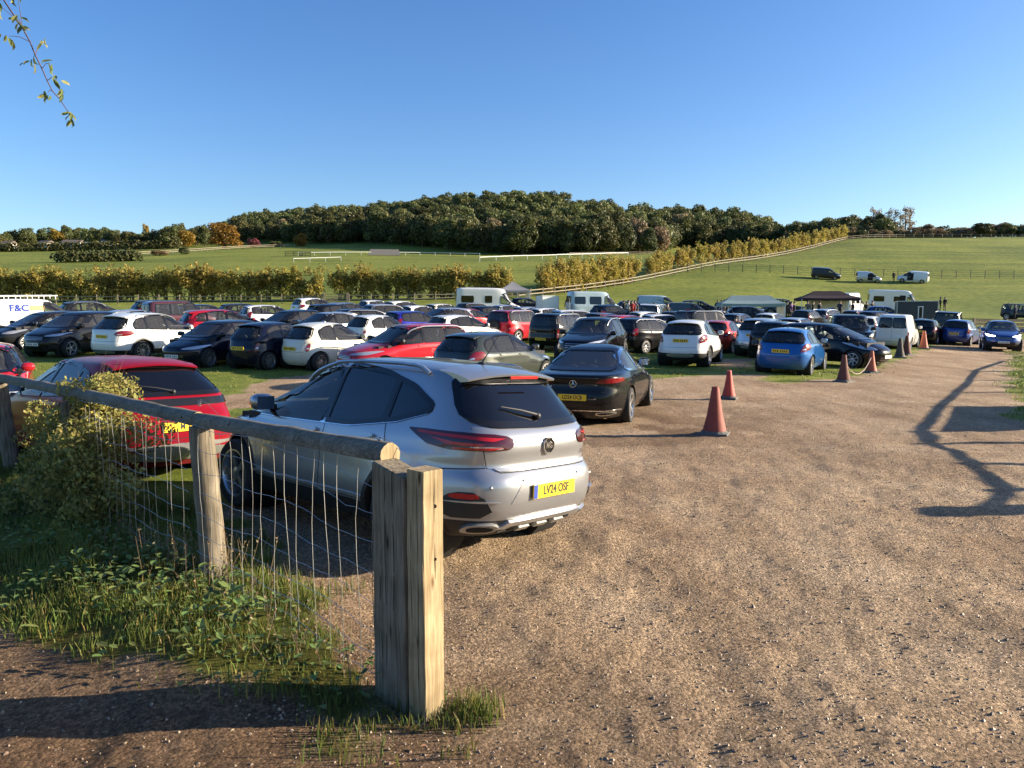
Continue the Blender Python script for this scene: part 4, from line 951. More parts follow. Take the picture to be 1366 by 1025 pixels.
KS['small_van'] = spec(4.15, 1.76, 1.81, 2.69, .68, .31, .2, .82, 1.1, 3.35, 2.5, 1.68, (.04, 1.1), (.1, 1.70), .68, 1.02,
    dict(bot=[(.3, 1.12), (3.25, 1.02)], top=[(.3, 1.6), (2.4, 1.66), (2.7, 1.52), (3.25, 1.04)], win=[(2.0, 3.18)]),
    dict(rear=[(.76, .55), (.87, .55), (.87, .92), (.78, .92)], side=None), head=HEAD(hw, .76, 4.15, .45, .86, .18, .4), grille=[[(-.4, .4), (.4, .4), (.45, .58), (-.45, .58)]], plate=(None, .5),
    gaps=[[(1.96, 1.62), (1.96, .34)], [(3.28, 1.0), (3.28, .36)]], handles=[(2.1, .95)], rgaps=[[(0, 1.76), (0, .4)], [(-.72, 1.7), (-.76, .42), (.76, .42), (.72, 1.7)]],
    rearwin=[[(-.62, 1.14), (-.06, 1.14), (-.06, 1.58), (-.57, 1.58)], [(.06, 1.14), (.62, 1.14), (.57, 1.58), (.06, 1.58)]], boxy=True, nf=(4, 5), nr=(8, 8), spokes=12, wiper=False)
hw = .95
KS['panel_van'] = spec(5.0, 1.92, 1.96, 3.1, .9, .335, .22, .92, 1.16, 4.15, 3.2, 1.82, (.05, 1.2), (.12, 1.84), .74, 1.08,
    dict(bot=[(.3, 1.16), (4.05, 1.1)], top=[(.3, 1.72), (3.0, 1.78), (3.35, 1.66), (4.05, 1.14)], win=[(2.85, 3.98)]),
    dict(rear=[(.84, .7), (.94, .7), (.94, 1.15), (.85, 1.15)], side=None), head=HEAD(hw, .84, 5.0, .5, .88, .2, .45), grille=[[(-.5, .6), (.5, .6), (.5, .76), (-.5, .76)]], plate=(.6, .48),
    gaps=[[(2.8, 1.75), (2.8, .36)], [(4.1, 1.05), (4.1, .4)], [(1.7, 1.75), (1.7, .4)], [(.4, 1.18), (2.75, 1.16)]], handles=[(2.95, 1.0)], rgaps=[[(0, 1.85), (0, .4)]], rearwin=[[(-.7, 1.25), (-.1, 1.25), (-.1, 1.68), (-.62, 1.68)], [(.1, 1.25), (.7, 1.25), (.62, 1.68), (.1, 1.68)]], boxy=True, nf=(4, 5), nr=(9, 9), spokes=6, wiper=False, seats=[2.9])
KS['camper_van'] = spec(5.6, 2.0, 2.5, 3.5, 1.0, .34, .25, 1.0, 1.28, 4.75, 3.95, 2.3, (.04, 1.3), (.14, 2.36), .78, 1.2,
    dict(bot=[(.4, 1.35), (3.3, 1.3), (4.65, 1.2)], top=[(.4, 1.95), (3.4, 1.98), (3.9, 1.92), (4.65, 1.26)], win=[(.5, 1.5), (2.0, 3.1), (3.5, 4.58)]),
    dict(rear=[(.88, .8), (.98, .8), (.98, 1.3), (.88, 1.3)], side=None), head=HEAD(1.0, .92, 5.6, .5, .88, .2, .4), grille=[[(-.5, .66), (.5, .66), (.5, .84), (-.5, .84)]], plate=(.7, .55), privacy=True,
    gaps=[[(3.42, 2.1), (3.42, .4)], [(4.7, 1.15), (4.7, .45)], [(1.8, 2.1), (1.8, .4)]], handles=[(3.55, 1.1)], rgaps=[[(0, 2.3), (0, .4)]], rearwin=[[(-.72, 1.45), (-.12, 1.45), (-.12, 2.0), (-.68, 2.0)], [(.12, 1.45), (.72, 1.45), (.68, 2.0), (.12, 2.0)]], boxy=True, nf=(4, 5), nr=(9, 9), spokes=6, wiper=False, seats=[3.6], body_pillars=True)
KS['motorhome'] = spec(6.3, 2.15, 2.75, 3.7, 1.3, .34, .25, 1.0, 1.28, 5.35, 4.6, 2.5, (.03, 1.4), (.08, 2.6), .98, 1.2,
    dict(bot=[(.4, 1.4), (3.6, 1.4), (5.25, 1.2)], top=[(.4, 1.95), (4.1, 1.98), (4.5, 1.92), (5.25, 1.26)], win=[(.5, 1.6), (2.7, 3.3), (4.15, 5.18)]),
    dict(rear=[(.92, .8), (1.05, .8), (1.05, 1.1), (.92, 1.1)], side=None), head=HEAD(1.05, .92, 6.3, .5, .88, .2, .4), grille=[[(-.5, .66), (.5, .66), (.5, .84), (-.5, .84)]], plate=(.7, .55), privacy=True,
    gaps=[[(4.05, 2.1), (4.05, .4)], [(2.4, 2.2), (2.4, .5)], [(1.75, 2.2), (1.75, .5)]], handles=[(4.2, 1.1)], rearwin=[[(-.6, 1.5), (.6, 1.5), (.6, 2.1), (-.6, 2.1)]], boxy=True, nf=(4, 6), nr=(12, 12), spokes=6, wiper=False, seats=[4.2], body_pillars=True)
KS['glazed_van'] = dict(KS['small_van'], dlo=dict(KS['small_van']['dlo'], win=[(.42, 1.12), (1.2, 1.9), (2.0, 3.18)]))
PROTO = {}
def proto(k):
    if k not in PROTO: PROTO[k] = build_kind(k, KS[k], *((86, 84) if k == 'silver_suv' else (64, 60) if k in ('saloon_coupe', 'red_estate') else (44, 36)))
    return PROTO[k]
PLACED = []
NAMES = {'hatchback': 'hatchback', 'supermini': 'hatchback', 'city_car': 'city_car', 'crossover': 'crossover', 'large_suv': 'large_suv', 'silver_suv': 'family_suv', 'red_suv': 'family_suv', 'red_estate': 'estate_car', 'saloon_coupe': 'saloon_car', 'estate': 'estate_car', 'mpv': 'people_carrier', 'boxy_4x4': 'off_roader', 'small_4x4': 'off_roader', 'small_van': 'small_van', 'glazed_van': 'small_van', 'panel_van': 'panel_van', 'camper_van': 'camper_van', 'motorhome': 'motorhome'}
VAN = ('small_van', 'glazed_van', 'panel_van', 'camper_van')
def park(kind, colour, px, d, head, label, group='cars parked in the grass car park', roll=0.0, pos=None, roof=None, dz=0.0):
    p = proto(kind); sp = p['sp']
    loc = Vector(pos) if pos else at(px, d)
    th = R(head); fw = Vector((math.sin(th), math.cos(th), 0)); lf = Vector((-fw.y, fw.x, 0))
    a, b = sp['wb'] / 2, sp['W'] / 2 - .12
    mid = p['shell'].wx[0] + a
    Z = lambda u, v: tz(*(loc + fw * (mid + u) + lf * v).xy)
    zf, zb, zl, zr = (Z(a, b) + Z(a, -b)) / 2, (Z(-a, b) + Z(-a, -b)) / 2, (Z(a, b) + Z(-a, b)) / 2, (Z(a, -b) + Z(-a, -b)) / 2
    xax = (fw + Vector((0, 0, (zf - zb) / (2 * a)))).normalized(); yax = (lf + Vector((0, 0, (zl - zr) / (2 * b) + math.tan(R(roll))))).normalized()
    zax = xax.cross(yax).normalized(); yax = zax.cross(xax)
    z = (zf + zb) / 2 - (zf - zb) / (2 * a) * mid - .012 + dz
    nm = NAMES[kind]
    root = thing(nm, label, 'van' if kind in VAN else 'motorhome' if kind == 'motorhome' else 'car', group=group)
    root.matrix_world = Matrix(((xax.x, yax.x, zax.x, loc.x), (xax.y, yax.y, zax.y, loc.y), (xax.z, yax.z, zax.z, z), (0, 0, 0, 1)))
    for n in p['tree']: inst(n, root, PAINTS[colour])
    PLACED.append((label, px, d, roof, Vector((loc.x, loc.y, z + sp['H'] * .985))))
    return root, p
hw = .90
KS['red_estate'] = spec(4.58, 1.80, 1.46, 2.73, .92, .32, .18, .74, .96, 3.35, 2.5, 1.37, (.22, 1.0), (.72, 1.37), .58, .93,
    dict(bot=[(.9, 1.06), (2.0, .98), (3.25, .93)], top=[(.88, 1.10), (1.1, 1.24), (1.5, 1.33), (2.1, 1.36), (2.6, 1.27), (3.25, .95)], win=[(.92, 1.28), (1.34, 2.02), (2.1, 3.2)]),
    dict(rear=[(.02, .885), (.86, .87), (.86, .96), (.02, .97)], side=[(.10, .88), (.36, .91), (.34, .95), (.16, .96)], lens=False),
    head=HEAD(hw, .70, 4.58), grille=[[(-.5, .42), (.5, .42), (.46, .66), (-.46, .66)]], plate=(.66, .42), own_plate=True, privacy=True,
    gaps=[[(2.06, 1.34), (2.06, .35)], [(1.3, 1.25), (1.28, .75)], [(3.3, .92), (3.3, .36)]], handles=[(2.2, .86), (1.44, .88)], rgaps=[[(-.72, .98), (-.66, .52), (.66, .52), (.72, .98)]], spoiler=.08, spokes=5, rw=(.72, .54), skid=[(-.55, .26), (.55, .26), (.66, .40), (-.66, .40)])

# ---- the three near cars
mg, mgp = park('silver_suv', 'silver', 560, 7.4, -48, 'silver SUV parked just behind the wire fence with its back to the track', roll=3.0, pos=(-1.30, 7.46, 0))
merc, mercp = park('saloon_coupe', 'black', 790, 15.8, 18, 'black four-door coupe with a star badge parked beyond the silver SUV', pos=(1.80, 15.8, 0), roof=458)
redc, redp = park('red_estate', 'cherry', 170, 10.4, -50, 'dark red estate car with tinted rear window behind the bush', pos=(-5.65, 10.44, 0), roof=478)

def text_mesh(s, size, depth=.001, bold=0.0, name='lettering', sx=1.0):
    c = bpy.data.curves.new(name, 'FONT'); c.body = s; c.size = size; c.extrude = depth; c.align_x = 'CENTER'; c.align_y = 'CENTER'; c.offset = bold; c.resolution_u = 3
    o = bpy.data.objects.new(name, c); COL.objects.link(o); dg = bpy.context.evaluated_depsgraph_get(); dg.update()
    me = bpy.data.meshes.new_from_object(o.evaluated_get(dg)); me.name = name; bpy.data.objects.remove(o)
    if sx != 1:
        for v in me.vertices: v.co.x *= sx
    return me
def rear_text(s, parent, shell, y, z, size, mat, off=.004, bold=0.0, sx=1.0, name='lettering', view='B', up=None):
    me = text_mesh(s, size, .0008, bold, name, sx); me.materials.append(mat)
    h, n = shell.hit(y, z, view)
    n = n.normalized(); u = Vector((0, 0, 1)); u = (u - n * u.dot(n)).normalized(); r = u.cross(n)
    o = add(name, me, parent); p = h + n * off
    o.matrix_local = Matrix(((r.x, u.x, n.x, p.x), (r.y, u.y, n.y, p.y), (r.z, u.z, n.z, p.z), (0, 0, 0, 1))); return o
def plate_text(s, root, shell, z, extra=.03):
    pl = [c for c in root.children if c.name.startswith('rear_plate')][0]
    me = text_mesh(s, .098, .0006, .0022, 'registration', .80); me.materials.append(M['ink'])
    h, n = shell.hit(0, z, 'B'); o = add('registration', me, pl)
    o.matrix_local = Matrix(((0, 0, -1, h.x - .0275), (-1, 0, 0, -.018 if extra else 0), (0, 1, 0, z), (0, 0, 0, 1)))
    if extra:
        mb = MB().box((h.x - .0268, .235, z), (.001, .045, .108)); add('country_band', mb.me('country_band', [M['ukblue']]), pl)
ms = mgp['shell']
plate_text('LV24 OSF', mg, ms, .605); plate_text('LD24 OCB', merc, mercp['shell'], .56, 0); plate_text('M T', redc, redp['shell'], .66, 0)
def local_panel(root, name, shell, poly, view, mat, off=.008, thick=.02, rnd=1, grid=.05, parent=None):
    mb = shell.panel(poly, view, off, grid, None, 0, thick, rnd); return add(name, mb.me(name, [mat]), parent or root)
# silver SUV: bumper furniture
for sy in (1, -1):
    o = local_panel(mg, 'fog_lamp_recess', ms, [(sy * .58, .43), (sy * 1.02, .42), (sy * 1.05, .55), (sy * .95, .62), (sy * .72, .625)], 'W', M['plastic'], .009)
    local_panel(mg, 'fog_lamp', ms, [(sy * .72, .57), (sy * .98, .575), (sy * .95, .612), (sy * .75, .615)], 'W', M['brightred'], .018, parent=o)
    local_panel(mg, 'bumper_blade', ms, [(sy * .52, .55), (sy * .68, .562), (sy * 1.0, .556), (sy * 1.0, .546), (sy * .68, .548)], 'W', M['satin'], .024)
    E_ = [(sy * .50, .315), (sy * .74, .305), (sy * .80, .34), (sy * .74, .385), (sy * .52, .38)]
    ob = local_panel(mg, 'exhaust_finisher', ms, E_, 'W', M['satin'], .03, .05, 1)
    local_panel(mg, 'exhaust_opening', ms, [(sy * .54, .328), (sy * .71, .322), (sy * .75, .343), (sy * .71, .367), (sy * .55, .365)], 'W', M['gap'], .034, .004, 1, parent=ob)
    # lamp internals: dark surround, brighter blades
    tl = [c for c in mg.children if c.name.startswith('tail_light')][0 if sy > 0 else 1]
    tl.material_slots[0].link = 'OBJECT'; tl.material_slots[0].material = M['darklens']
    for tri in ([(.47, 1.02), (.80, 1.04), (1.20, 1.052), (1.22, 1.035), (.80, 1.018), (.58, 1.0)], [(.50, .955), (.60, .938), (.90, .935), (.90, .952), (.62, .956)], [(.64, .985), (.88, .99), (1.12, 1.02), (.95, .97), (.66, .965)]):
        local_panel(mg, 'light_blade', ms, [(sy * a, z) for a, z in tri], 'W', M['brightred'], .0145, .002, 0, parent=tl)
local_panel(mg, 'skid_trim', ms, [(-.52, .335), (-.44, .395), (.44, .395), (.52, .335), (.44, .335), (.40, .36), (-.40, .36), (-.44, .335)], 'B', M['satin'], .028, .03, 0)
for y in (-.22, 0, .22): local_panel(mg, 'skid_fin', ms, [(y - .07, .30), (y + .07, .30), (y + .06, .33), (y - .06, .33)], 'B', M['satin'], .03, .03, 0)
local_panel(mg, 'plate_recess', ms, [(-.46, .53), (.46, .53), (.36, .685), (-.36, .685)], 'B', M['PAINT'], .004, .004, 0)
for o in mg.children:
    if o.name.startswith('plate_recess'): o.material_slots[0].link = 'OBJECT'; o.material_slots[0].material = PAINTS['silver']
local_panel(mg, 'tailgate_trim', ms, [(-.53, .772), (.53, .772), (.56, .80), (-.56, .80)], 'B', M['satin'], .012, .01, 0)
h, n = ms.hit(0, 1.49, 'B'); mb = MB().box((-ms.off + .345, 0, 1.478), (.012, .34, .022)); add('brake_light', mb.me('brake_light', [M['brightred']]), mg)
for y, z in ((-.34, .70), (.34, .70), (-.62, .66), (.62, .66)):
    h, n = ms.hit(y, z, 'B'); mb = MB().ell(tuple(h), (.012, .014, .014)); add('parking_sensor', mb.me('parking_sensor', [M['satin']]), mg)
h, n = ms.hit(0, .945, 'B')
bd = MB(); oc = [(.072 * math.cos(R(22.5 + 45 * k)), .072 * math.sin(R(22.5 + 45 * k))) for k in range(8)]; oi = [(.85 * a, .85 * b) for a, b in oc]
bx = h.x - .012
bd.prism([(bx, -a, .945 + b) for a, b in oi], (.012, 0, 0), 1)
for k in range(8):
    j = (k + 1) % 8; bd.prism([(bx - .006, -oc[k][0], .945 + oc[k][1]), (bx - .006, -oc[j][0], .945 + oc[j][1]), (bx - .006, -oi[j][0], .945 + oi[j][1]), (bx - .006, -oi[k][0], .945 + oi[k][1])], (.02, 0, 0), 0)
bo = add('badge', bd.me('badge', [M['chrome'], M['trim']], False), mg)
tm = text_mesh('MG', .066, .003, .002, 'badge_letters', .78); tm.materials.append(M['chrome']); o = add('badge_letters', tm, bo); o.matrix_local = Matrix(((0, 0, -1, bx - .004), (-1, 0, 0, 0), (0, 1, 0, .945), (0, 0, 0, 1)))
rear_text('ZS', mg, ms, -.52, .86, .045, M['chrome'], .004, .001, 1.3, 'model_lettering')
mb = ms.panel([(1.30 - ms.off, .43), (3.1 - ms.off, .43), (3.1 - ms.off, .455), (1.30 - ms.off, .455)], 'L', .016, .1, None, 0, .02); add('sill_strip', mb.me('sill_strip', [M['satin']]), mg)
mb = ms.line([(.70 - ms.off, 1.180), (1.02 - ms.off, 1.090), (1.6 - ms.off, 1.010), (3.2 - ms.off, .978)], 'L', .016, .008); add('waist_trim', mb.me('waist_trim', [M['chrome']]), mg)
# black coupe: star, model lettering, exhaust trims
mm = mercp['shell']; h, n = mm.hit(0, .80, 'B')
mb = MB(); pts = [(h.x - .012, .062 * math.cos(a), .80 + .062 * math.sin(a)) for a in np.linspace(0, 2 * math.pi, 25)]; mb.tube(pts, .007, 6, 0, False)
for a in (90, 210, 330): mb.tube([(h.x - .012, 0, .80), (h.x - .012, .058 * math.cos(R(a)), .80 + .058 * math.sin(R(a)))], [.013, .004], 5)
add('star_badge', mb.me('star_badge', [M['chrome']]), merc)
rear_text('CLA 200 d', merc, mm, .52, .735, .055, M['chrome'], .004, .001, 1.1, 'model_lettering')
for sy in (1, -1): local_panel(merc, 'exhaust_finisher', mm, [(sy * .40, .23), (sy * .72, .24), (sy * .74, .30), (sy * .42, .30)], 'B', M['chrome'], .015, .03); local_panel(merc, 'exhaust_opening', mm, [(sy * .43, .245), (sy * .69, .252), (sy * .70, .287), (sy * .45, .287)], 'B', M['gap'], .018, .01)
local_panel(merc, 'bumper_trim', mm, [(-.8, .318), (.8, .318), (.8, .334), (-.8, .334)], 'B', M['chrome'], .014, .01, 0)
# red estate: gloss black band and lion-free tailgate strip
rs = redp['shell']; local_panel(redc, 'tailgate_band', rs, [(-.82, .885), (.82, .885), (.82, .97), (-.82, .97)], 'B', M['trim'], .014, .01, 0)
local_panel(redc, 'bumper_insert', rs, [(-.62, .40), (.62, .40), (.66, .46), (-.66, .46)], 'B', M['satin'], .01, .01)

# ---- rows of parked cars: kind, colour, image column, depth, heading (0 away, 90 right, 180 towards), roof row, label
ROWS = [
 ('hatchback', 'red', -26, 14.5, 150, 455, 'bright red hatchback cut by the picture edge, its door mirror showing'),
 ('hatchback', 'greygreen', 662, 21.2, 38, 447, 'grey-green small hatchback between the red estate and the black coupe'),
 ('estate', 'red', 541, 23.5, -133, 434, 'red estate car with silver roof bars facing the silver SUV'),
 ('city_car', 'cream', 443, 25.2, 33, 431, 'cream white bubble-shaped city car in the front row'),
 ('city_car', 'navy', 371, 25.4, 25, 430, 'dark navy bubble-shaped city car in the front row'),
 ('hatchback', 'navy', 289, 26.0, -160, 429, 'navy hatchback with angular headlights facing the dark red estate'),
 ('large_suv', 'white', 210, 28.2, 24, 417, 'white SUV seen from its rear corner, red tail light towards us'),
 ('crossover', 'black', 104, 29.2, -168, 420, 'black crossover with round front lamps and bright spoked wheel'),
 ('hatchback', 'darkgrey', 58, 32.5, -152, 420, 'dark grey hatchback behind the black crossover in front of the lettered van'),
 ('large_suv', 'black', 790, 28.5, -158, 429, 'black sloping-roof SUV facing us behind the black coupe'),
 ('crossover', 'white', 922, 28.0, 24, 428, 'white crossover with black lower bumper behind the two nearest cones'),
 ('hatchback', 'blue', 1056, 25.6, 31, 440, 'bright blue hatchback parked with its back to the track'),
 ('mpv', 'black', 1106, 28.6, 140, 430, 'black people carrier turned towards the rope between two cones'),
 ('boxy_4x4', 'black', 1130, 36.5, 196, 417, 'black boxy off-roader facing us beside the small white van'),
 ('small_van', 'white', 1196, 41.0, 35, 423, 'small white van with twin rear windows'),
 ('hatchback', 'black', 1233, 46.5, 36, 424, 'black hatchback just right of the small white van'),
 ('boxy_4x4', 'darkgrey', 1263, 54.0, 34, 419, 'dark square-backed off-roader behind the deep blue hatchback'),
 ('hatchback', 'deepblue', 1280, 46.5, 41, 430, 'deep blue hatchback at the far end of the track'),
 ('crossover', 'deepblue', 1333, 42.0, 208, 430, 'dark blue SUV with lit headlamps driving towards us'),
 ('panel_van', 'white', 47, 38.5, 48, 401, 'white van with roof rack and blue lettering on its side'),
 ('large_suv', 'darkgrey', 131, 46.5, 46, 397, 'dark grey SUV with roof rails beside the lettered van'),
 ('glazed_van', 'maroon', 245, 42.5, 46, 402, 'dull maroon van-bodied car behind the white SUV'),
 ('crossover', 'darkgrey', 219, 52.0, 45, 399, 'dark crossover whose roof shows above the maroon van-bodied car'),
 ('hatchback', 'lightsilver', 192, 37.5, 40, 413, 'silver hatchback half hidden behind the white SUV'),
 ('mpv', 'red', 303, 36.0, 54, 408, 'bright red people carrier with rounded windows behind the navy hatchback'),
 ('hatchback', 'white', 366, 45.0, 55, 408, 'white hatchback right of the red people carrier'),
 ('hatchback', 'darkgrey', 331, 50.0, 50, 407, 'dark hatchback squeezed behind the red people carrier'),
 ('hatchback', 'black', 384, 36.0, -148, 417, 'black hatchback with bright windscreen behind the navy city car'),
 ('hatchback', 'lightsilver', 432, 35.0, -143, 412, 'silver hatchback facing left behind the cream city car'),
 ('crossover', 'white', 424, 60.0, 48, 404, 'white crossover alone near the field fence'),
 ('estate', 'navy', 497, 39.0, 50, 412, 'dark blue estate roof above the second white city car'),
 ('city_car', 'white', 510, 33.0, 38, 422, 'plain white bubble-shaped city car in the second row'),
 ('hatchback', 'violet', 558, 38.5, 48, 414, 'violet blue hatchback among white cars'),
 ('hatchback', 'white', 620, 36.0, 50, 413, 'white hatchback with dark rear window behind the red estate'),
 ('hatchback', 'white', 508, 61.0, 48, 404, 'white hatchback nearest the field fence, with dark rear window'),
 ('mpv', 'white', 543, 60.0, 48, 405, 'small white people carrier near the field fence'),
 ('hatchback', 'white', 566, 52.0, 48, 408, 'white hatchback parked behind the violet blue one'),
 ('hatchback', 'cream', 597, 57.0, 48, 407, 'off-white hatchback near the campervan end of the fence'),
 ('mpv', 'lightsilver', 590, 45.0, -135, 411, 'silver people carrier facing left behind the white hatchback row'),
 ('estate', 'lightsilver', 524, 50.0, 50, 411, 'silver estate car in the back rows'),
 ('hatchback', 'red', 629, 48.0, 48, 411, 'red hatchback roof between a white hatchback and the campervan'),
 ('small_4x4', 'red', 694, 39.5, 36, 413, 'red off-roader with spare wheel on its back door'),
 ('small_4x4', 'black', 752, 35.0, 32, 423, 'black square-backed off-roader next to the red one'),
 ('hatchback', 'lightsilver', 683, 58.0, 50, 410, 'silver hatchback behind the red off-roader'),
 ('hatchback', 'lightsilver', 712, 55.0, 52, 412, 'second silver hatchback behind the red off-roader, nearer the horse trailer'),
 ('hatchback', 'white', 737, 50.0, 52, 415, 'white hatchback with dark tailgate above the black off-roader'),
 ('estate', 'white', 775, 46.0, 62, 413, 'white saloon-shaped estate beyond the black SUV'),
 ('hatchback', 'maroon', 809, 45.0, 40, 416, 'dark maroon hatchback beyond the black sloping-roof SUV'),
 ('hatchback', 'red', 841, 40.0, 46, 420, 'red-roofed hatchback tail beside the black estate'),
 ('estate', 'black', 866, 34.5, 48, 424, 'black estate car with shining flank left of the white crossover'),
 ('hatchback', 'white', 869, 52.0, 62, 417, 'white hatchback above the black estate'),
 ('hatchback', 'white', 893, 44.5, 70, 417, 'white hatchback left of the round red sign'),
 ('boxy_4x4', 'white', 873, 60.0, 25, 407, 'white square off-roader near the stalls'),
 ('boxy_4x4', 'black', 945, 44.0, 60, 420, 'black off-roader behind the white crossover'),
 ('hatchback', 'orange_red', 962, 35.5, 30, 421, 'orange red hatchback behind the white crossover'),
 ('hatchback', 'cream', 962, 56.0, 72, 414, 'cream hatchback in front of the white marquee'),
 ('small_van', 'slate', 920, 66.0, 92, 401, 'slate blue van with raised tailgate by the stalls'),
 ('estate', 'black', 934, 82.0, 96, 396, 'long black estate near the crowd'),
 ('panel_van', 'bus', 879, 84.0, 92, 394, 'pale blue panel van at the foot of the slope'),
 ('hatchback', 'grey', 846, 80.0, 85, 402, 'grey hatchback left of the pale blue panel van'),
 ('crossover', 'lightsilver', 1021, 33.0, 34, 423, 'silver SUV tail just left of the bright blue hatchback'),
 ('estate', 'black', 1040, 32.0, 34, 424, 'black estate roof between the silver SUV and the black people carrier'),
 ('hatchback', 'lightsilver', 1065, 42.0, 42, 422, 'pale silver hatchback behind the black people carrier'),
 ('large_suv', 'black', 1004, 62.0, 96, 411, 'black SUV under the edge of the white marquee'),
 ('boxy_4x4', 'slate', 1044, 82.0, 100, 392, 'slate off-roader with open back beyond the white marquee'),
 ('hatchback', 'deepblue', 1182, 72.0, 106, 407, 'deep blue hatchback in front of the motorhome'),
 ('crossover', 'black', 705, 80.0, 78, 400, 'black crossover with raised tailgate beside the grey gazebo'),
 ('hatchback', 'white', 1162, 48.0, 42, 416, 'white hatchback roof between the black boxy off-roader and the small white van'),
]
ROWS += [
 ('hatchback', 'grey', 986, 52.0, 42, 415, 'mid grey hatchback left of the seated people'),
 ('hatchback', 'black', 1078, 60.0, 44, 414, 'black hatchback below the left corner of the black gazebo'),
 ('estate', 'lightsilver', 1105, 62.0, 46, 413, 'silver estate below the middle of the black gazebo'),
 ('hatchback', 'maroon', 1143, 62.0, 46, 413, 'dark maroon hatchback below the right corner of the black gazebo'),
 ('mpv', 'navy', 1172, 58.0, 60, 412, 'navy people carrier behind the small white van'),
 ('estate', 'darkgrey', 990, 80.0, 96, 399, 'dark grey estate at the back of the pale teal marquee'),
 ('hatchback', 'white', 1030, 52.0, 40, 414, 'white hatchback below the white end wall of the marquee'),
 ('hatchback', 'black', 908, 55.0, 52, 412, 'black hatchback below the slate blue van'),
 ('crossover', 'navy', 818, 60.0, 60, 405, 'navy crossover in front of the pale blue minibus bonnet'),
 ('hatchback', 'silver', 470, 52.0, 48, 407, 'bright silver hatchback right of the lone white crossover'),
 ('hatchback', 'navy', 655, 56.0, 50, 407, 'navy hatchback in front of the white motorhome at the field edge'),
 ('estate', 'darkgrey', 640, 62.0, 52, 405, 'dark grey estate under the tail of the white motorhome'),
 ('crossover', 'black', 452, 44.0, 46, 409, 'black crossover behind the silver hatchback facing left'),
 ('hatchback', 'greygreen', 280, 46.0, 46, 404, 'grey-green hatchback behind the maroon van-bodied car'),
]
ALT = 0
roots = {}
for k, c, px, d, hd, ry, lab in ROWS:
    if k == 'hatchback' and 27 < d:
        ALT += 1; k = 'supermini' if ALT % 2 else k
    roots[lab], _ = park(k, c, px, d, hd, lab, roof=ry)
VANS = [
 ('motorhome', 'white', 652, 72, 82, 392, 'white motorhome beside the grey gazebo at the field edge'),
 ('camper_van', 'bus', 793, 74, 76, 396, 'pale blue minibus with a row of dark windows'),
 ('motorhome', 'white', 1194, 92, 106, 388, 'white motorhome with open door behind the grey trailer'),
 ('camper_van', 'white', 1133, 88, 42, 388, 'tall white van behind the black gazebo'),
 ('panel_van', 'darkgrey', 1101, 137, 108, 362, 'dark grey van on the slope, farthest left of the three by the wire fence'),
 ('small_van', 'lightsilver', 1158, 134, 102, 361, 'silver people van with open side door on the slope'),
 ('panel_van', 'white', 1217, 134, -54, 361, 'white panel van with open side door on the slope'),
]
for k, c, px, d, hd, ry, lab in VANS:
    roots[lab], _ = park(k, c, px, d, hd, lab, 'vans and motorhomes of the stallholders', roof=ry)
# lit daytime lamps of the oncoming blue SUV
r = roots['dark blue SUV with lit headlamps driving towards us']
for o in r.children:
    if o.name.startswith('headlight'): o.material_slots[0].link = 'OBJECT'; o.material_slots[0].material = M['drl']
# spare wheel on the red off-roader
r = roots['red off-roader with spare wheel on its back door']; ps = PROTO['small_4x4']['shell']; h, n = ps.hit(.05, .88, 'B')
mb = MB().lathe([(.30, .02), (.34, .0), (.34, -.14), (.30, -.17), (.18, -.18), (.02, -.18)], 28, 0, (0, 0, 0)); o = add('spare_wheel', mb.me('spare_wheel', [M['rubber']]), r, (h.x - .02, .05, .88), (0, 0, R(-90)))
# lettered van: roof rack, panel lettering
r = roots['white van with roof rack and blue lettering on its side']; ps = PROTO['panel_van']['shell']
mb = MB()
for sy in (1, -1): mb.tube([(-2.2, sy * .62, 2.10), (1.0, sy * .62, 2.10)], .03, 6)
for x in np.linspace(-2.1, .9, 7): mb.tube([(x, -.62, 2.10), (x, .62, 2.10)], .02, 5); mb.tube([(x, -.62, 1.93), (x, -.62, 2.1)], .02, 5); mb.tube([(x, .62, 1.93), (x, .62, 2.1)], .02, 5)
add('roof_rack', mb.me('roof_rack', [M['white']]), r)
def side_text(s, root, shell, x, z, size, mat, bold=0, name='lettering'):
    me = text_mesh(s, size, .001, bold, name); me.materials.append(mat); h, n = shell.hit(x, z, 'R'); u = Vector((0, 0, 1)); u = (u - n * u.dot(n)).normalized(); rr = u.cross(n)
    o = add(name, me, root); p = h + n * .012; o.matrix_local = Matrix(((rr.x, u.x, n.x, p.x), (rr.y, u.y, n.y, p.y), (rr.z, u.z, n.z, p.z), (0, 0, 0, 1)))
side_text('F&C', r, ps, -.72, 1.50, .46, simple('sign_blue', (.01, .04, .32), .5), .012, 'side_lettering')
M['tan'] = simple('sign_tan', (.62, .45, .18), .5); M['greyprint'] = simple('sign_grey', (.35, .36, .38), .5)
mb = ps.panel([(-.28, 1.38), (.36, 1.38), (.36, 1.62), (-.28, 1.62)], 'R', .008, .2); add('tan_panel', mb.me('tan_panel', [M['tan']]), r)
mb = MB()
for z, xa, xb in ((1.24, -.7, .3), (1.14, -.6, .2)): ps.line([(xa, z), (xb, z)], 'R', .035, .008, mb)
for k in range(6): ps.line([(-1.9, 1.56 - .085 * k), (-1.25 + .1 * (k % 2), 1.56 - .085 * k)], 'R', .03, .008, mb)
add('small_print', mb.me('small_print', [M['greyprint']]), r)
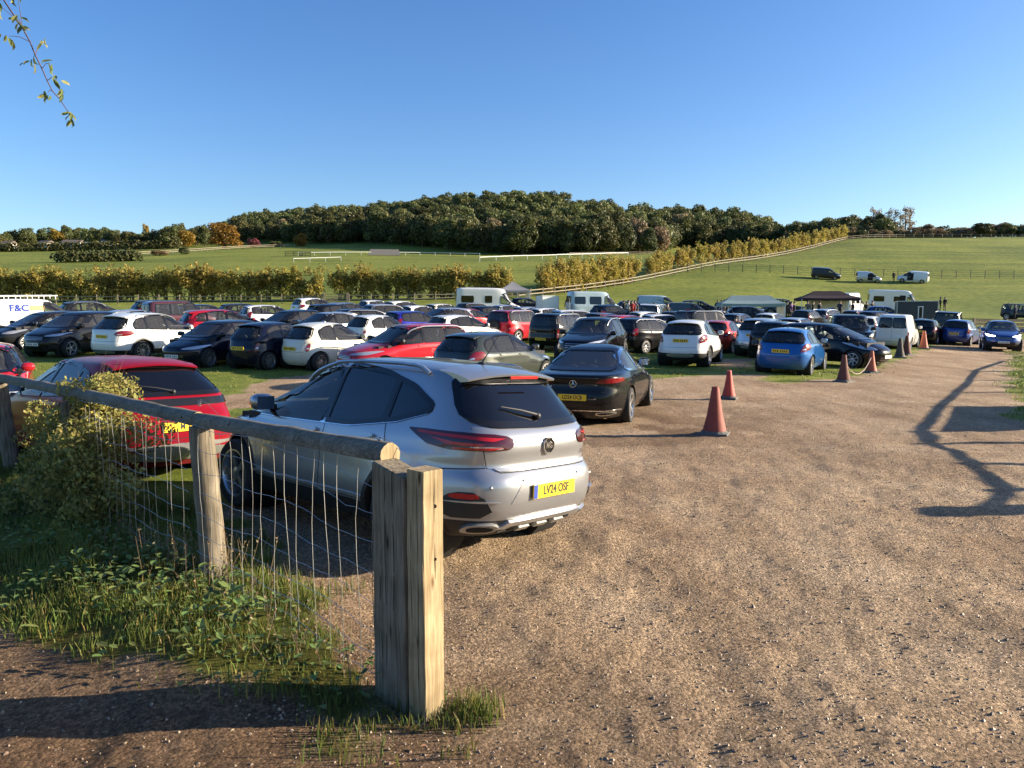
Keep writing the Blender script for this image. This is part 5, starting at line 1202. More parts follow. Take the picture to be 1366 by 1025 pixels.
# raised tailgates / open side doors
for lab, sc in (('slate blue van with raised tailgate by the stalls', 1.0), ('black crossover with raised tailgate beside the grey gazebo', .8), ('slate off-roader with open back beyond the white marquee', 1.0)):
    r = roots[lab]; k = [p for p in PROTO.values()]; nm = {'slate blue': 'small_van', 'black cros': 'crossover', 'slate off-': 'boxy_4x4'}[lab[:10]]; sp = KS[nm]
    x = -sp['L'] / 2 + sp['rt'][0]; z = sp['rt'][1]; w = sp['wr']
    mb = MB().prism([(x, -w, z + .02), (x, w, z + .02), (x - .95 * sc, w * 1.05, z + .30), (x - .95 * sc, -w * 1.05, z + .30)], (0, 0, .05)); add('raised_tailgate', mb.me('raised_tailgate', [M['PAINT']], False), r)
    for o in r.children:
        if o.name.startswith('raised_tailgate'): o.material_slots[0].link = 'OBJECT'; o.material_slots[0].material = PAINTS['slate' if 'slate' in lab else 'black']
for lab, k, xx in (('silver people van with open side door on the slope', 'small_van', (-.35, .5)), ('white panel van with open side door on the slope', 'panel_van', (-.2, .75)), ('white motorhome with open door behind the grey trailer', 'motorhome', (.15, .8))):
    ps = PROTO[k]['shell']; v = 'R'; zt_ = KS[k]['zt'] - .15 if k != 'motorhome' else 2.15
    v = 'L' if lab.startswith('white panel') else 'R'
    mb = ps.panel([(xx[0], .45), (xx[1], .45), (xx[1], zt_), (xx[0], zt_)], v, .01, .2); add('doorway', mb.me('doorway', [M['gap']]), roots[lab])

# ------------------------------------------------------------------ roadside fence and gate posts in the foreground
U = Vector((FD[0], FD[1], 0)); VV = Vector((.698, .716, 0))
def fence_pt(px, py=None, z=None):
    """point on the fence plane seen at an image column (and row)"""
    k = (px - 683) / FPX
    zz = z if z is not None else 1.0
    for _ in range(6):
        c, s_ = math.cos(PITCH), math.sin(PITCH)
        # X = k*(Y c - (z-h) s)
        A = FD[0] - k * c * FD[1]; B = k * (FA[1] * c - (zz - CAMZ) * s_) - FA[0]; t = B / A
        X, Y = FA[0] + FD[0] * t, FA[1] + FD[1] * t
        if py is not None:
            r = (512.5 - py) / FPX; dz = Y * (r * c - s_) / (c + r * s_); zz = CAMZ + dz
    return Vector((X, Y, zz)), t
P0 = ground_px(567, 972)
def timber(cx, u, v, du, dv, z0, z1, top=0.0, seg=10, jit=.0015, seed=0):
    """sawn post: bevelled edges, slightly uneven faces, weathered top"""
    rg = np.random.default_rng(seed); mb = MB(); b = .006
    ring = [(-du / 2 + b, -dv / 2), (du / 2 - b, -dv / 2), (du / 2, -dv / 2 + b), (du / 2, dv / 2 - b), (du / 2 - b, dv / 2), (-du / 2 + b, dv / 2), (-du / 2, dv / 2 - b), (-du / 2, -dv / 2 + b)]
    zs = list(np.linspace(z0, z1 - .008, seg)) + [z1]
    for i, z in enumerate(zs):
        sc = 1 if i < seg else .93
        for a, c in ring:
            a2, c2 = a * sc + rg.normal(0, jit), c * sc + rg.normal(0, jit); p = cx + u * a2 + v * c2
            mb.V.append((p.x, p.y, z + (top * a / du if i >= seg - 1 else 0)))
    n = 8
    for i in range(len(zs) - 1):
        for k in range(n): mb.F.append((i * n + k, i * n + (k + 1) % n, (i + 1) * n + (k + 1) % n, (i + 1) * n + k)); mb.M.append(0)
    mb.F.append(tuple(range(len(mb.V) - n, len(mb.V)))); mb.M.append(0)
    return mb
def rebase(mb, o): mb.V = [(v[0] - o.x, v[1] - o.y, v[2] - o.z) for v in mb.V]; return mb
C1 = Vector((P0.x, P0.y, 0)) + U * .064 + VV * .064; g0 = tz(C1.x, C1.y)
o1 = Vector((C1.x, C1.y, g0 - .2))
gpost = add('gate_post', rebase(timber(C1, U, VV, .128, .128, g0 - .2, 1.235, 0, 12, .0012, 3), o1).me('gate_post', [M['newwood']], False), None, o1, label='sawn square gate post, sunlit on its right face, nearest to us', category='gate post')
mb = MB()
for z, w in ((1.06, .010), (.80, .008)):
    c = C1 - VV * .0 + Vector((0, 0, 0)); p = Vector((P0.x, P0.y, 0)) + VV * .072 - U * .0015
    mb.lathe([(w, 0), (w * .2, .004)], 10, 0, (p.x - o1.x, p.y - o1.y, z - o1.z))
bolt = add('bolt_hole', mb.me('bolt_hole', [M['gap']]), gpost); bolt['kind'] = 'stuff'
mb = MB()
for a, z0_, z1_ in ((-.02, .1, 1.2), (.03, .5, 1.0)):
    pts = []
    for z in np.linspace(z0_, z1_, 12): p = C1 + U * (a + .003 * math.sin(z * 8 + a * 60)) - VV * .0637; pts.append((p.x - o1.x, p.y - o1.y, z - o1.z))
    mb.tube(pts, [.0005] + [.0016] * 10 + [.0005], 4)
pts = []
for z in np.linspace(.7, 1.2, 9): p = C1 - U * .0637 + VV * (.008 + .003 * math.sin(z * 11)); pts.append((p.x - o1.x, p.y - o1.y, z - o1.z))
mb.tube(pts, [.0004] + [.0013] * 7 + [.0004], 4)
ck = add('drying_crack', mb.me('drying_crack', [M['gap']]), gpost); ck['kind'] = 'stuff'
# the weathered strainer post beside it with the sawn notch that carries the rail
C2 = C1 + U * .196 - VV * .004; o2 = Vector((C2.x, C2.y, g0 - .2))
mb = timber(C2, U, VV, .256, .15, g0 - .2, 1.215, .05, 12, .0022, 5)
spost = add('strainer_post', rebase(mb, o2).me('strainer_post', [M['oldwood']], False), None, o2, label='weathered post touching the left of the square gate post, fence rail on its top', category='post')
mb = MB()          # drying cracks down its face
for a, z0_, z1_ in ((.02, .05, 1.18), (-.045, .45, 1.2), (.06, .2, .8)):
    pts = []
    for z in np.linspace(z0_, z1_, 14): p = C2 + U * (a + .004 * math.sin(z * 9 + a * 50)) - VV * .0745; pts.append((p.x - o2.x, p.y - o2.y, z - o2.z))
    mb.tube(pts, [.0008] + [.0028] * 12 + [.0008], 4)
ck = add('drying_crack', mb.me('drying_crack', [M['gap']]), spost); ck['kind'] = 'stuff'
fence = thing('wire_fence', 'wooden fence with round posts, top rail and wire netting, beside the silver SUV', 'fence', (C2.x, C2.y, g0))
def par(name, mb, mats, **k):
    o = add(name, rebase(mb, fence.location).me(name, mats), fence)
    for a, b in k.items(): o[a] = b
    return o
# rail in two lengths: half round, flat side down
ra, _ = fence_pt(516, 606); rb_, _ = fence_pt(268, 562); rc_, _ = fence_pt(110, 527); rd, _ = fence_pt(0, 505); re_, _ = fence_pt(-70, 494)
def halfround(pts, r, seed):
    rg = np.random.default_rng(seed); mb = MB(); P = []
    for a, b in zip(pts[:-1], pts[1:]):
        k = max(2, int((b - a).length / .15)); P += [a.lerp(b, t / k) for t in range(k)]
    P.append(pts[-1]); n = 10
    for i, p in enumerate(P):
        t = (P[min(i + 1, len(P) - 1)] - P[max(i - 1, 0)]).normalized(); sd_ = t.cross(Vector((0, 0, 1))).normalized(); up = sd_.cross(t)
        rr = r * (1 + .05 * math.sin(i * 1.3) + rg.normal(0, .02))
        for k in range(n):
            a = math.pi * k / (n - 3) if k < n - 2 else None
            q = (sd_ * math.cos(a) * rr + up * math.sin(a) * rr) if a is not None else (sd_ * (-.92 if k == n - 2 else .92) * rr - up * .03)
            mb.V.append(tuple(p + q + Vector((0, 0, rg.normal(0, .002)))))
    for i in range(len(P) - 1):
        for k in range(n): mb.F.append((i * n + k, i * n + (k + 1) % n, (i + 1) * n + (k + 1) % n, (i + 1) * n + k)); mb.M.append(0)
    mb.F.append(tuple(range(n))); mb.M.append(1); mb.F.append(tuple(range(len(mb.V) - n, len(mb.V)))); mb.M.append(1)
    return mb
par('rail', halfround([ra - U * .03, ra.lerp(rb_, .5), rb_ + U * .03], .062, 1), [M['railwood'], M['newwood']])
par('rail', halfround([rb_ + U * .035, rc_, rd, re_], .062, 2), [M['railwood'], M['newwood']])
def rpost(px, ztop, r, lean=0.0, seed=0):
    p, t = fence_pt(px, z=.6); g = tz(p.x, p.y); rg = np.random.default_rng(seed); mb = MB(); pts, rs = [], []
    for z in np.linspace(g - .25, ztop, 12): pts.append((p.x + lean * (z - .6) + rg.normal(0, .003), p.y, z)); rs.append(r * (1.06 - .10 * (z - g) / 1.2) * (1 + rg.normal(0, .012)))
    mb.tube(pts, rs, 18); return par('post', mb, [M['oldwood']])
rpost(278, rb_.z - .03, .088, -.055, 11); rpost(96, 1.12, .08, 0, 12); rpost(8, rd.z - .03, .09, -.10, 13)
# stock netting
rgw = np.random.default_rng(4)
def netting(t0, t1, n, zt, seed, hz=(.08, .2, .33, .47, .62, .78, .95, 1.1)):
    for k in range(n):
        t = t0 + (t1 - t0) * (k + .5) / n + rgw.normal(0, .012); pts = []
        b = Vector((FA[0], FA[1], 0)) + U * t; g = tz(b.x, b.y); ph = rgw.uniform(0, 6)
        top = zt(t) - .03
        for z in np.linspace(g + .03, top, 12): q = b + U * (.012 * math.sin(z * 6 + ph) + rgw.normal(0, .003)) + VV * (-.085 + .012 * math.sin(z * 4 + ph)); pts.append((q.x, q.y, z))
        par('wire', MB().tube(pts, .0017, 4), [M['wire']])
    for h in hz:
        pts = []
        for t in np.linspace(t0 - .05, t1 + .05, 26):
            b = Vector((FA[0], FA[1], 0)) + U * t - VV * .085; g = tz(b.x, b.y); pts.append((b.x, b.y, g + h + .012 * math.sin(t * 7 + h * 9) + rgw.normal(0, .004)))
        par('wire', MB().tube(pts, .0017, 4), [M['wire']])
_, tb = fence_pt(268, 562)
railz = lambda t: float(np.interp(t, [0, tb, fence_pt(0, 505)[1]], [ra.z, rb_.z, rd.z]))
netting(.12, tb - .1, 15, railz, 1); netting(tb + .1, tb + 2.4, 15, railz, 2)
# wire ties on the rail
for px, py in ((506, 592), (266, 540)):
    p, _ = fence_pt(px, py); pts = []
    for k in range(30): a = k * .75; pts.append(tuple(p + U * (.012 * math.cos(a)) + VV * (.012 * math.sin(a)) + Vector((0, 0, -.012 + .0016 * k))))
    mb = MB().tube(pts, .0028, 5); mb.tube([pts[-1], tuple(p + Vector((.06, -.02, .015))), tuple(p + Vector((.14, -.05, -.05))), tuple(p + Vector((.17, -.06, -.075)))], .0018, 4)
    par('wire_tie', mb, [M['wire']])

# ------------------------------------------------------------------ fence beyond the right edge, known by its shadow on the track
SH = 1.28 / math.tan(SUN_EL); so = Vector((math.sin(SUN_AZ) * SH, math.cos(SUN_AZ) * SH, 0))
tips = [(1286, 682), (1318, 655), (1272, 622), (1228, 592), (1214, 577), (1240, 543), (1264, 524), (1282, 507), (1290, 495), (1330, 482)]
tp = [Vector((*gp(*t), 0)) + so for t in tips]
tf = thing('track_fence', 'timber post and rail fence that casts its shadow across the right of the track', 'fence', (tp[0].x, tp[0].y, tz(tp[0].x, tp[0].y)))
def tpar(name, mb, mats): return add(name, rebase(mb, tf.location).me(name, mats, False), tf)
for i, p in enumerate(tp):
    w = .32 if i in (0, 8) else .14; g = tz(p.x, p.y); h = 1.36 if i == 0 else 1.28
    tpar('post', MB().box((p.x, p.y, g + h / 2 - .1), (w, w, h + .2)), [M['oldwood']])
for a, b in zip(tp[:-1], tp[1:]):
    m_ = (a + b) / 2; rz = math.atan2(b.y - a.y, b.x - a.x); g = tz(m_.x, m_.y)
    tpar('rail', MB().box((m_.x, m_.y, g + 1.22), ((b - a).length + .05, .045, .075), 0, rz), [M['oldwood']])
a, b = tp[4], tp[5]; m_ = (a + b) / 2
for k in range(8):
    t = (k + .5) / 8; q = a.lerp(b, t); tpar('board', MB().box((q.x + .02, q.y, tz(q.x, q.y) + .56), ((b - a).length / 8 - .004, .03, 1.12), 0, math.atan2(b.y - a.y, b.x - a.x)), [M['oldwood']])

# ------------------------------------------------------------------ traffic cones and rope
CONES = [(953, 580, .82, 'dirty_red', 'tallest grubby red traffic cone nearest to us on the track'), (972, 533, .68, 'clean_red', 'short red traffic cone with a pale band just behind the nearest cone'),
 (1125, 510, .80, 'brown_red', 'brownish cone at the left end of the sagging rope'), (1162, 498, .74, 'clean_orange', 'bright orange cone at the right end of the sagging rope'),
 (1200, 478, .86, 'grimy', 'grimy dark cone in front of the small white van'), (1209, 474, .90, 'brown_red', 'brownish red cone just right of the grimy dark one'),
 (1232, 466, .95, 'clean_orange', 'pale orange cone beside the black hatchback, farthest along the track')]
CM = {'dirty_red': simple('cone_dirty_red', (.24, .048, .028), .7, noise=.5, nscale=7), 'clean_red': simple('cone_red', (.42, .05, .03), .65, noise=.35, nscale=7), 'brown_red': simple('cone_brown_red', (.13, .045, .03), .8, noise=.5, nscale=7),
 'clean_orange': simple('cone_orange', (.40, .10, .05), .7, noise=.4, nscale=7), 'grimy': simple('cone_grimy', (.09, .07, .055), .8, noise=.4, nscale=7)}
M['conebase'] = simple('cone_base_grey', (.10, .095, .085), .85, noise=.4, nscale=9); M['pink'] = simple('cone_top_band', (.62, .14, .12), .6)
cone_pts = []
for px, py, h, cm, lab in CONES:
    g = ground_px(px, py); th = thing('traffic_cone', lab, 'traffic cone', (g.x, g.y, tz(g.x, g.y) - .01), (0, 0, random.uniform(0, 1.5)), 'traffic cones along the edge of the track')
    r0 = .20 * h / .8
    mb = MB().lathe([(r0, .05), (r0 * .93, .10), (r0 * .62, h * .45), (r0 * .30, h * .97), (r0 * .27, h), (r0 * .2, h), (r0 * .2, h - .05)], 24, 0, axis='z')
    add('cone', mb.me('cone', [CM[cm]]), th)
    mb = MB().box((0, 0, .025), (r0 * 2.35, r0 * 2.35, .05), 0, 0, .94); mb.lathe([(r0 * 1.12, .05), (r0 * 1.0, .085)], 16, 0, axis='z'); add('base', mb.me('base', [M['conebase']], False), th)
    if cm == 'clean_red': add('top_band', MB().lathe([(r0 * .335, h * .89), (r0 * .285, h + .004), (.01, h + .004)], 24, 0, axis='z').me('top_band', [M['pink']]), th)
    cone_pts.append(Vector((g.x, g.y, h * .93)))
a, b = cone_pts[2], cone_pts[3]; pts = [a.lerp(b, t) - Vector((0, 0, .62 * 4 * t * (1 - t) * .8)) for t in np.linspace(0, 1, 18)]
mid = pts[0]; mb = MB().tube([p - mid for p in pts], .012, 5); add('rope', mb.me('rope', [simple('faded_rope', (.42, .30, .25), .8)]), None, mid, label='faded rope sagging between two cones in front of the black people carrier', category='rope')

# ------------------------------------------------------------------ foliage
def crown_quads(n, lobes, size, rg, flat=.35, tint=(.25, .15)):
    """leaf clumps: n four-cornered sprays spread over and inside a set of lobes (centre, radii)"""
    vol = np.array([l[1][0] * l[1][1] * l[1][2] for l in lobes]) ** (2 / 3); idx = rg.choice(len(lobes), n, p=vol / vol.sum())
    c = np.array([l[0] for l in lobes])[idx]; r = np.array([l[1] for l in lobes])[idx]
    d = rg.normal(size=(n, 3)); d /= np.linalg.norm(d, axis=1)[:, None]
    rad = rg.uniform(.55, 1.08, n) ** .6
    p = c + d * r * rad[:, None]
    nn = d + rg.normal(size=(n, 3)) * .7; nn /= np.linalg.norm(nn, axis=1)[:, None]
    u = np.cross(nn, rg.normal(size=(n, 3))); u /= np.linalg.norm(u, axis=1)[:, None]; v = np.cross(nn, u)
    s = size * rg.uniform(.55, 1.35, n)[:, None]
    asp = rg.uniform(.6, 1.0, n)[:, None]
    q = np.stack([p - u * s, p + v * s * asp * .6 - u * s * .1, p + u * s, p - v * s * asp * .6 + u * s * .15], 1)
    lob = rg.uniform(1 - tint[0], 1 + tint[0], len(lobes))[idx]
    t = lob * rg.uniform(1 - tint[1], 1 + tint[1], n)
    col = np.stack([t * rg.uniform(.9, 1.2, n), t, t * rg.uniform(.8, 1.05, n)], 1)
    return q.reshape(-1, 3), np.repeat(col, 4, 0)
def foliage(name, q, c, mat): me = quads_mesh(name, q, 4, [mat]); color_attr(me, c); return me
# woodland trees
WT = []
for k in range(6):
    rg = np.random.default_rng(100 + k); R0 = rg.uniform(5.2, 6.6); Hh = rg.uniform(14, 17)
    lobes = [((0, 0, Hh * .5), (R0 * .85, R0 * .85, Hh * .42))]
    for i in range(17):
        a = rg.uniform(0, 6.28); e = rg.uniform(.05, 1.0); rr = R0 * (1.1 - .6 * e); lr = rg.uniform(1.1, 2.5)
        lobes.append(((rr * .72 * math.cos(a), rr * .72 * math.sin(a), Hh * (.22 + .72 * e) - lr * .3), (lr, lr, lr * .8)))
    q, c = crown_quads(2200, lobes, .62, rg, tint=(.34, .22))
    mb = MB().tube([(0, 0, -1), (.1, 0, Hh * .35), (.3, .2, Hh * .7)], [.5, .38, .15], 7)
    for i in range(4): a = rg.uniform(0, 6.28); mb.tube([(.1, 0, Hh * .3), (R0 * .5 * math.cos(a), R0 * .5 * math.sin(a), Hh * .6)], [.22, .06], 5)
    WT.append((foliage('crown', q, c, M['wood_leaf']), mb.me('trunk', [M['bark']]), Hh))
def plant_tree(name, meshes, loc, sc, label, cat='tree', group=None, rz=None, leaf=None):
    t = thing(name, label, cat, loc, (0, 0, rz if rz is not None else random.uniform(0, 6.28)), group); t.scale = (sc[0], sc[0], sc[1])
    c = add('crown', meshes[0], t)
    if leaf: c.material_slots[0].link = 'OBJECT'; c.material_slots[0].material = leaf
    add('trunk', meshes[1], t); return t
rgt = np.random.default_rng(21)
EDGE = [(322, 400), (400, 388), (470, 372), (560, 330), (640, 305), (700, 296), (760, 298), (840, 306), (885, 318), (900, 372), (960, 372), (1030, 372), (1080, 325), (1130, 288), (1185, 272)]
def edge(px): return float(np.interp(px, [e[0] for e in EDGE], [e[1] for e in EDGE]))
pool = []
for _ in range(6000):
    px = rgt.uniform(318, 1178); d = edge(px) + (150 if px < 1020 else 60) * rgt.uniform(0, 1) ** 1.2; x = (px - 683) / FPX * d
    if all((x - a) ** 2 + (d - b) ** 2 > (6.3 if px < 1040 else 4.6) ** 2 for a, b, _ in pool): pool.append((x, d, px))
# visible ones: front and crest, nearest first
pool.sort(key=lambda t: t[1] - edge(t[2]))
wv, wf = pool[:290], pool[290:]
for x, d, px in wv:
    m = WT[rgt.integers(6)]; s = rgt.uniform(.75, 1.12) * float(np.interp(px, [320, 430, 930, 1000, 1100, 1180], [.66, .92, .92, .88, .80, .68]))
    lf = M['bare'] if rgt.uniform() < .07 else None
    plant_tree('woodland_tree', m, (x, d, tz(x, d) - .4), (s * rgt.uniform(.9, 1.15), s), 'broadleaf tree in the dense wood on the hill', 'tree', 'trees of the wood on the hill', leaf=lf)
far_q, far_c = [], []
for x, d, px in wf[:330]:
    m = WT[rgt.integers(6)][0]; n = len(m.vertices); co = np.empty(n * 3, np.float32); m.vertices.foreach_get('co', co); co = co.reshape(-1, 3); cc = np.empty(n * 4, np.float32); m.color_attributes[0].data.foreach_get('color', cc)
    s = rgt.uniform(.8, 1.15) * float(np.interp(px, [320, 430, 930, 1000, 1100, 1180], [.66, .92, .92, .88, .80, .68])); a = rgt.uniform(0, 6.28); rot = np.array([[math.cos(a), -math.sin(a), 0], [math.sin(a), math.cos(a), 0], [0, 0, 1]])
    far_q.append(co @ rot.T * s + np.array([x, d, tz(x, d) - .4])); far_c.append(cc.reshape(-1, 4)[:, :3] * rgt.uniform(.6, 1.3))
me = foliage('distant_wood', np.concatenate(far_q), np.concatenate(far_c), M['wood_leaf']); add('distant_wood', me, kind='stuff')
def single(name, px, d, h, w, label, leaf, group=None, cat='tree', k=None):
    m = WT[rgt.integers(6) if k is None else k]; p = at(px, d); return plant_tree(name, m, (p.x, p.y, p.z - .3), (w / 12.5, h / m[2]), label, cat, group, leaf=leaf)
single('oak_tree', 300, 330, 11.5, 13.5, 'rounded golden brown oak standing alone in front of the wood', M['gold'], k=0)
single('copper_tree', 338, 345, 4.6, 6.5, 'small purple-leaved tree right of the golden oak', M['purple'], k=1)
single('shrub', 368, 350, 3.0, 8, 'low green shrub between the purple tree and the small golden tree', M['wood_leaf'], cat='shrub', k=2)
single('maple_tree', 400, 355, 6.5, 8.0, 'small golden tree against the shaded wood', M['gold'], k=3)
single('shrub', 246, 270, 3.0, 4.2, 'dark bush at the end of the field fence on the left', M['wood_leaf'], cat='shrub', k=4)
single('shrub', 213, 262, 2.4, 7, 'grey-green scrub near the end of the field hedge', M['bare'], cat='shrub', k=5)
single('poplar_tree', 195, 430, 10, 5, 'yellowing slim tree in the far left tree line', M['gold'], k=2)
for px in range(-40, 330, 6):
    p = px + rgt.uniform(-4, 4); far = 420 + 60 * math.sin(px * .021) + rgt.uniform(-18, 25)
    h = (10.5 if px < 150 else 8 if px < 215 else 10.5) * rgt.uniform(.7, 1.15); lf = rgt.choice([0, 0, 0, 1, 2]); 
    single('tree', p, far, h, 11 * rgt.uniform(.7, 1.1), 'tree in the distant tree line at the left skyline', [M['wood_leaf'], M['bare'], M['gold']][lf] if rgt.uniform() < .3 else None, 'distant trees on the left skyline')
for px in range(1132, 1424, 5):
    h = 4.8 * rgt.uniform(.6, 1.15) + (1.2 if px < 1160 else 0)
    single('tree', px + rgt.uniform(-3, 3), 268 + rgt.uniform(-8, 14), h, 7.5 * rgt.uniform(.7, 1.2), 'low tree on the skyline of the right-hand field', M['bare'] if rgt.uniform() < .5 else M['wood_leaf'], 'low trees on the right skyline')
# thin tall trees losing their leaves
PT = []
for k in range(3):
    rg = np.random.default_rng(300 + k); mb = MB().tube([(0, 0, -1), (0, 0, 6), (.2, .1, 13.5)], [.28, .2, .03], 6); lobes = []
    for i in range(26):
        a = rg.uniform(0, 6.28); z = rg.uniform(3, 12.5); L_ = rg.uniform(1.2, 2.8) * (1.1 - z / 18); e = (L_ * math.cos(a) * .55, L_ * math.sin(a) * .55, z + L_ * .8)
        mb.tube([(0, 0, z), e], [.06, .015], 4); lobes.append((e, (.7, .7, .9)))
    q, c = crown_quads(420, lobes, .30, rg); PT.append((foliage('crown', q, c, M['bare']), mb.me('trunk', [M['bark']]), 13.5))
for i, px in enumerate((1164, 1171, 1178, 1185, 1193, 1200, 1207, 1213)):
    p = at(px, 284 + 3 * (i % 3)); s = rgt.uniform(.8, .98); plant_tree('poplar_tree', PT[i % 3], (p.x, p.y, p.z - .3), (s * 1.2, s), 'tall thin tree nearly bare in the group on the right skyline', 'tree', 'tall bare trees on the skyline')
# autumn hedge trees along the field fence
HT = []
for k in range(5):
    rg = np.random.default_rng(400 + k); lobes = []
    for i in range(16):
        a = rg.uniform(0, 6.28); z = rg.uniform(.5, 3.3); rr = rg.uniform(.2, 1.0); lobes.append(((rr * math.cos(a), rr * .7 * math.sin(a), z), (.62, .6, .62)))
    for i in range(7): lobes.append(((rg.uniform(-1.2, 1.2), rg.uniform(-.5, .5), rg.uniform(3.3, 4.2)), (.2, .2, .5)))
    q, c = crown_quads(1500, lobes, .155, rg, tint=(.35, .25)); mb = MB()
    for i in range(5): mb.tube([(rg.uniform(-.3, .3), rg.uniform(-.2, .2), -.2), (rg.uniform(-.8, .8), rg.uniform(-.5, .5), 3.0)], [.05, .02], 5)
    HT.append((foliage('crown', q, c, M['hedge_leaf']), mb.me('stem', [M['bark']]), 4.0))
def hedge_run(p0, p1, label, group, hs=1.0, step=1.4, gap=None):
    L_ = (Vector(p1) - Vector(p0)).length; n = max(1, int(L_ / step))
    for i in range(n):
        q = Vector(p0).lerp(Vector(p1), (i + .5) / n); x, y = q.x + rgt.uniform(-.3, .3), q.y + rgt.uniform(-.4, .4)
        m = HT[rgt.integers(5)]; s = hs * rgt.uniform(.86, 1.1)
        t = thing('hedge_tree', label, 'tree', (x, y, tz(x, y) - .05), (0, 0, rgt.uniform(0, 6.28)), group); t.scale = (s * rgt.uniform(1.05, 1.3), s * 1.2, s * rgt.uniform(.97, 1.08)); add('crown', m[0], t); add('stem', m[1], t)
G = lambda px, d: tuple(at(px, d))
hedge_run(G(-90, 97), G(165, 99), 'yellowing hedge tree left of the field gate, in the long unbroken run', 'hedge trees of the long left run')
hedge_run(G(168, 99), G(428, 100), 'yellowing hedge tree in the run that ends at the field gate', 'hedge trees of the run ending at the gate')
hedge_run(G(446, 101), G(682, 103), 'yellowing hedge tree in the run right of the field gate', 'hedge trees right of the gate')
hedge_run(G(720, 107), G(848, 128), 'yellowing hedge tree in the run above the minibus', 'hedge trees above the minibus', 1.05)
hedge_run(G(866, 136), G(892, 145), 'small yellowing hedge bush in the short group below the wood edge', 'short group of hedge bushes', .85)
hedge_run(G(902, 146), G(922, 153), 'yellow hedge bush in the second short group along the white fence', 'second group of hedge bushes', .9)
hedge_run(G(930, 158), G(1128, 232), 'yellow hedge bush in the line climbing beside the pale fence', 'hedge bushes climbing the slope', 1.0, 3.4)
# dark field hedges far left and the long low hedge
def dark_hedge(pa, da, pb, db, h, label, n):
    q, c = [], []; rg = np.random.default_rng(int(pa) + 900); lob = []
    for i in range(n):
        p = at(pa + (pb - pa) * (i + .5) / n, da + (db - da) * (i + .5) / n); lob.append((tuple(p + Vector((0, 0, h * .4))), (h * .9, h * .5, h * .6 * rg.uniform(.8, 1.15))))
    q, c = crown_quads(n * 110, lob, h * .16, rg); o = Vector(lob[0][0]); q = q - np.array(o)
    t = add('hedge', foliage('hedge', q, c, M['wood_leaf']), None, o, label=label, category='hedge')
dark_hedge(80, 215, 183, 222, 3.2, 'dark clipped hedge in the middle of the left-hand fields', 22)
dark_hedge(-30, 330, 235, 345, 4.0, 'long dark hedge across the far left field', 45)

# ------------------------------------------------------------------ field fences, gate and white rails
def field_fence(name, pts, label, hgt, rails, bay, mat, pw=.11, rh=.10):
    P = [at(px, d) for px, d in pts]; seg = []; L_ = [0]
    for a, b in zip(P[:-1], P[1:]): L_.append(L_[-1] + (b - a).to_2d().length)
    n = int(L_[-1] / bay); q = []
    for i in range(n + 1):
        s = L_[-1] * i / n; x = np.interp(s, L_, [p.x for p in P]); y = np.interp(s, L_, [p.y for p in P]); q.append(Vector((x, y, tz(x, y))))
    t = thing(name, label, 'fence', q[0])
    pm = MB().box((0, 0, hgt / 2 - .1), (pw, pw, hgt + .2)).me('post', [mat], False); rms = {}
    for i, p in enumerate(q):
        o = add('post', pm, t, p - q[0], (0, 0, .3)); o.rotation_euler = (rgt.normal(0, .012), rgt.normal(0, .012), .3)
        if i < n:
            v = q[i + 1] - p
            rm = rms.setdefault(round(v.length, 1), MB().box((v.length / 2, 0, 0), (v.length, .04, rh)).me('rail', [mat], False))
            for z in rails: o = add('rail', rm, t, p - q[0] + Vector((0, 0, z + rgt.normal(0, .012)))); o.rotation_euler = v.to_track_quat('X', 'Z').to_euler()
    return t
field_fence('field_fence', [(-90, 92.5), (130, 93), (300, 94), (430, 95)], 'post and rail fence in front of the hedge left of the field gate', 1.2, (.5, .95), 2.4, M['fencewood'])
field_fence('field_fence', [(466, 95.5), (560, 96.5), (690, 100)], 'post and rail fence in front of the hedge right of the field gate', 1.2, (.5, .95), 2.4, M['fencewood'])
field_fence('field_fence', [(692, 101), (850, 126), (1000, 166), (1128, 226)], 'pale post and rail fence climbing the slope beside the hedge bushes', 1.25, (.5, 1.0), 2.7, M['fencewood'], .12, .13)
field_fence('field_fence', [(1128, 228), (1200, 238), (1300, 240), (1420, 238)], 'fence along the crest of the right-hand field', 1.3, (.55, 1.05), 3.0, M['fencewood'])
field_fence('field_fence', [(880, 141), (1060, 142), (1250, 140), (1430, 139)], 'dark thin-railed fence across the slope behind the three vans', 1.5, (.4, .75, 1.1, 1.42), 2.55, M['darkmetal'], .08, .03)
field_fence('field_fence', [(185, 268), (250, 290), (335, 335), (385, 350)], 'fence running past the golden oak on the left-hand hill', 1.4, (.6, 1.2), 4.0, M['fencewood'], .2, .16)
field_fence('running_rail', [(398, 250), (470, 258), (560, 268), (640, 270)], 'white running rail across the upper gallop below the wood', 1.2, (1.1,), 5.0, M['whitepaint'], .1, .14)
field_fence('running_rail', [(392, 205), (455, 212)], 'short white running rail lower down the left-hand field', 1.2, (1.1,), 4.0, M['whitepaint'], .1, .14)
field_fence('running_rail', [(640, 190), (740, 205), (838, 226)], 'white running rail above the hedge in the middle field', 1.2, (1.1,), 5.0, M['whitepaint'], .1, .16)
field_fence('running_rail', [(760, 286), (820, 296), (884, 306)], 'pale rail along the foot of the wood', 1.3, (.5, 1.1), 5.0, M['fencewood'], .14, .16)
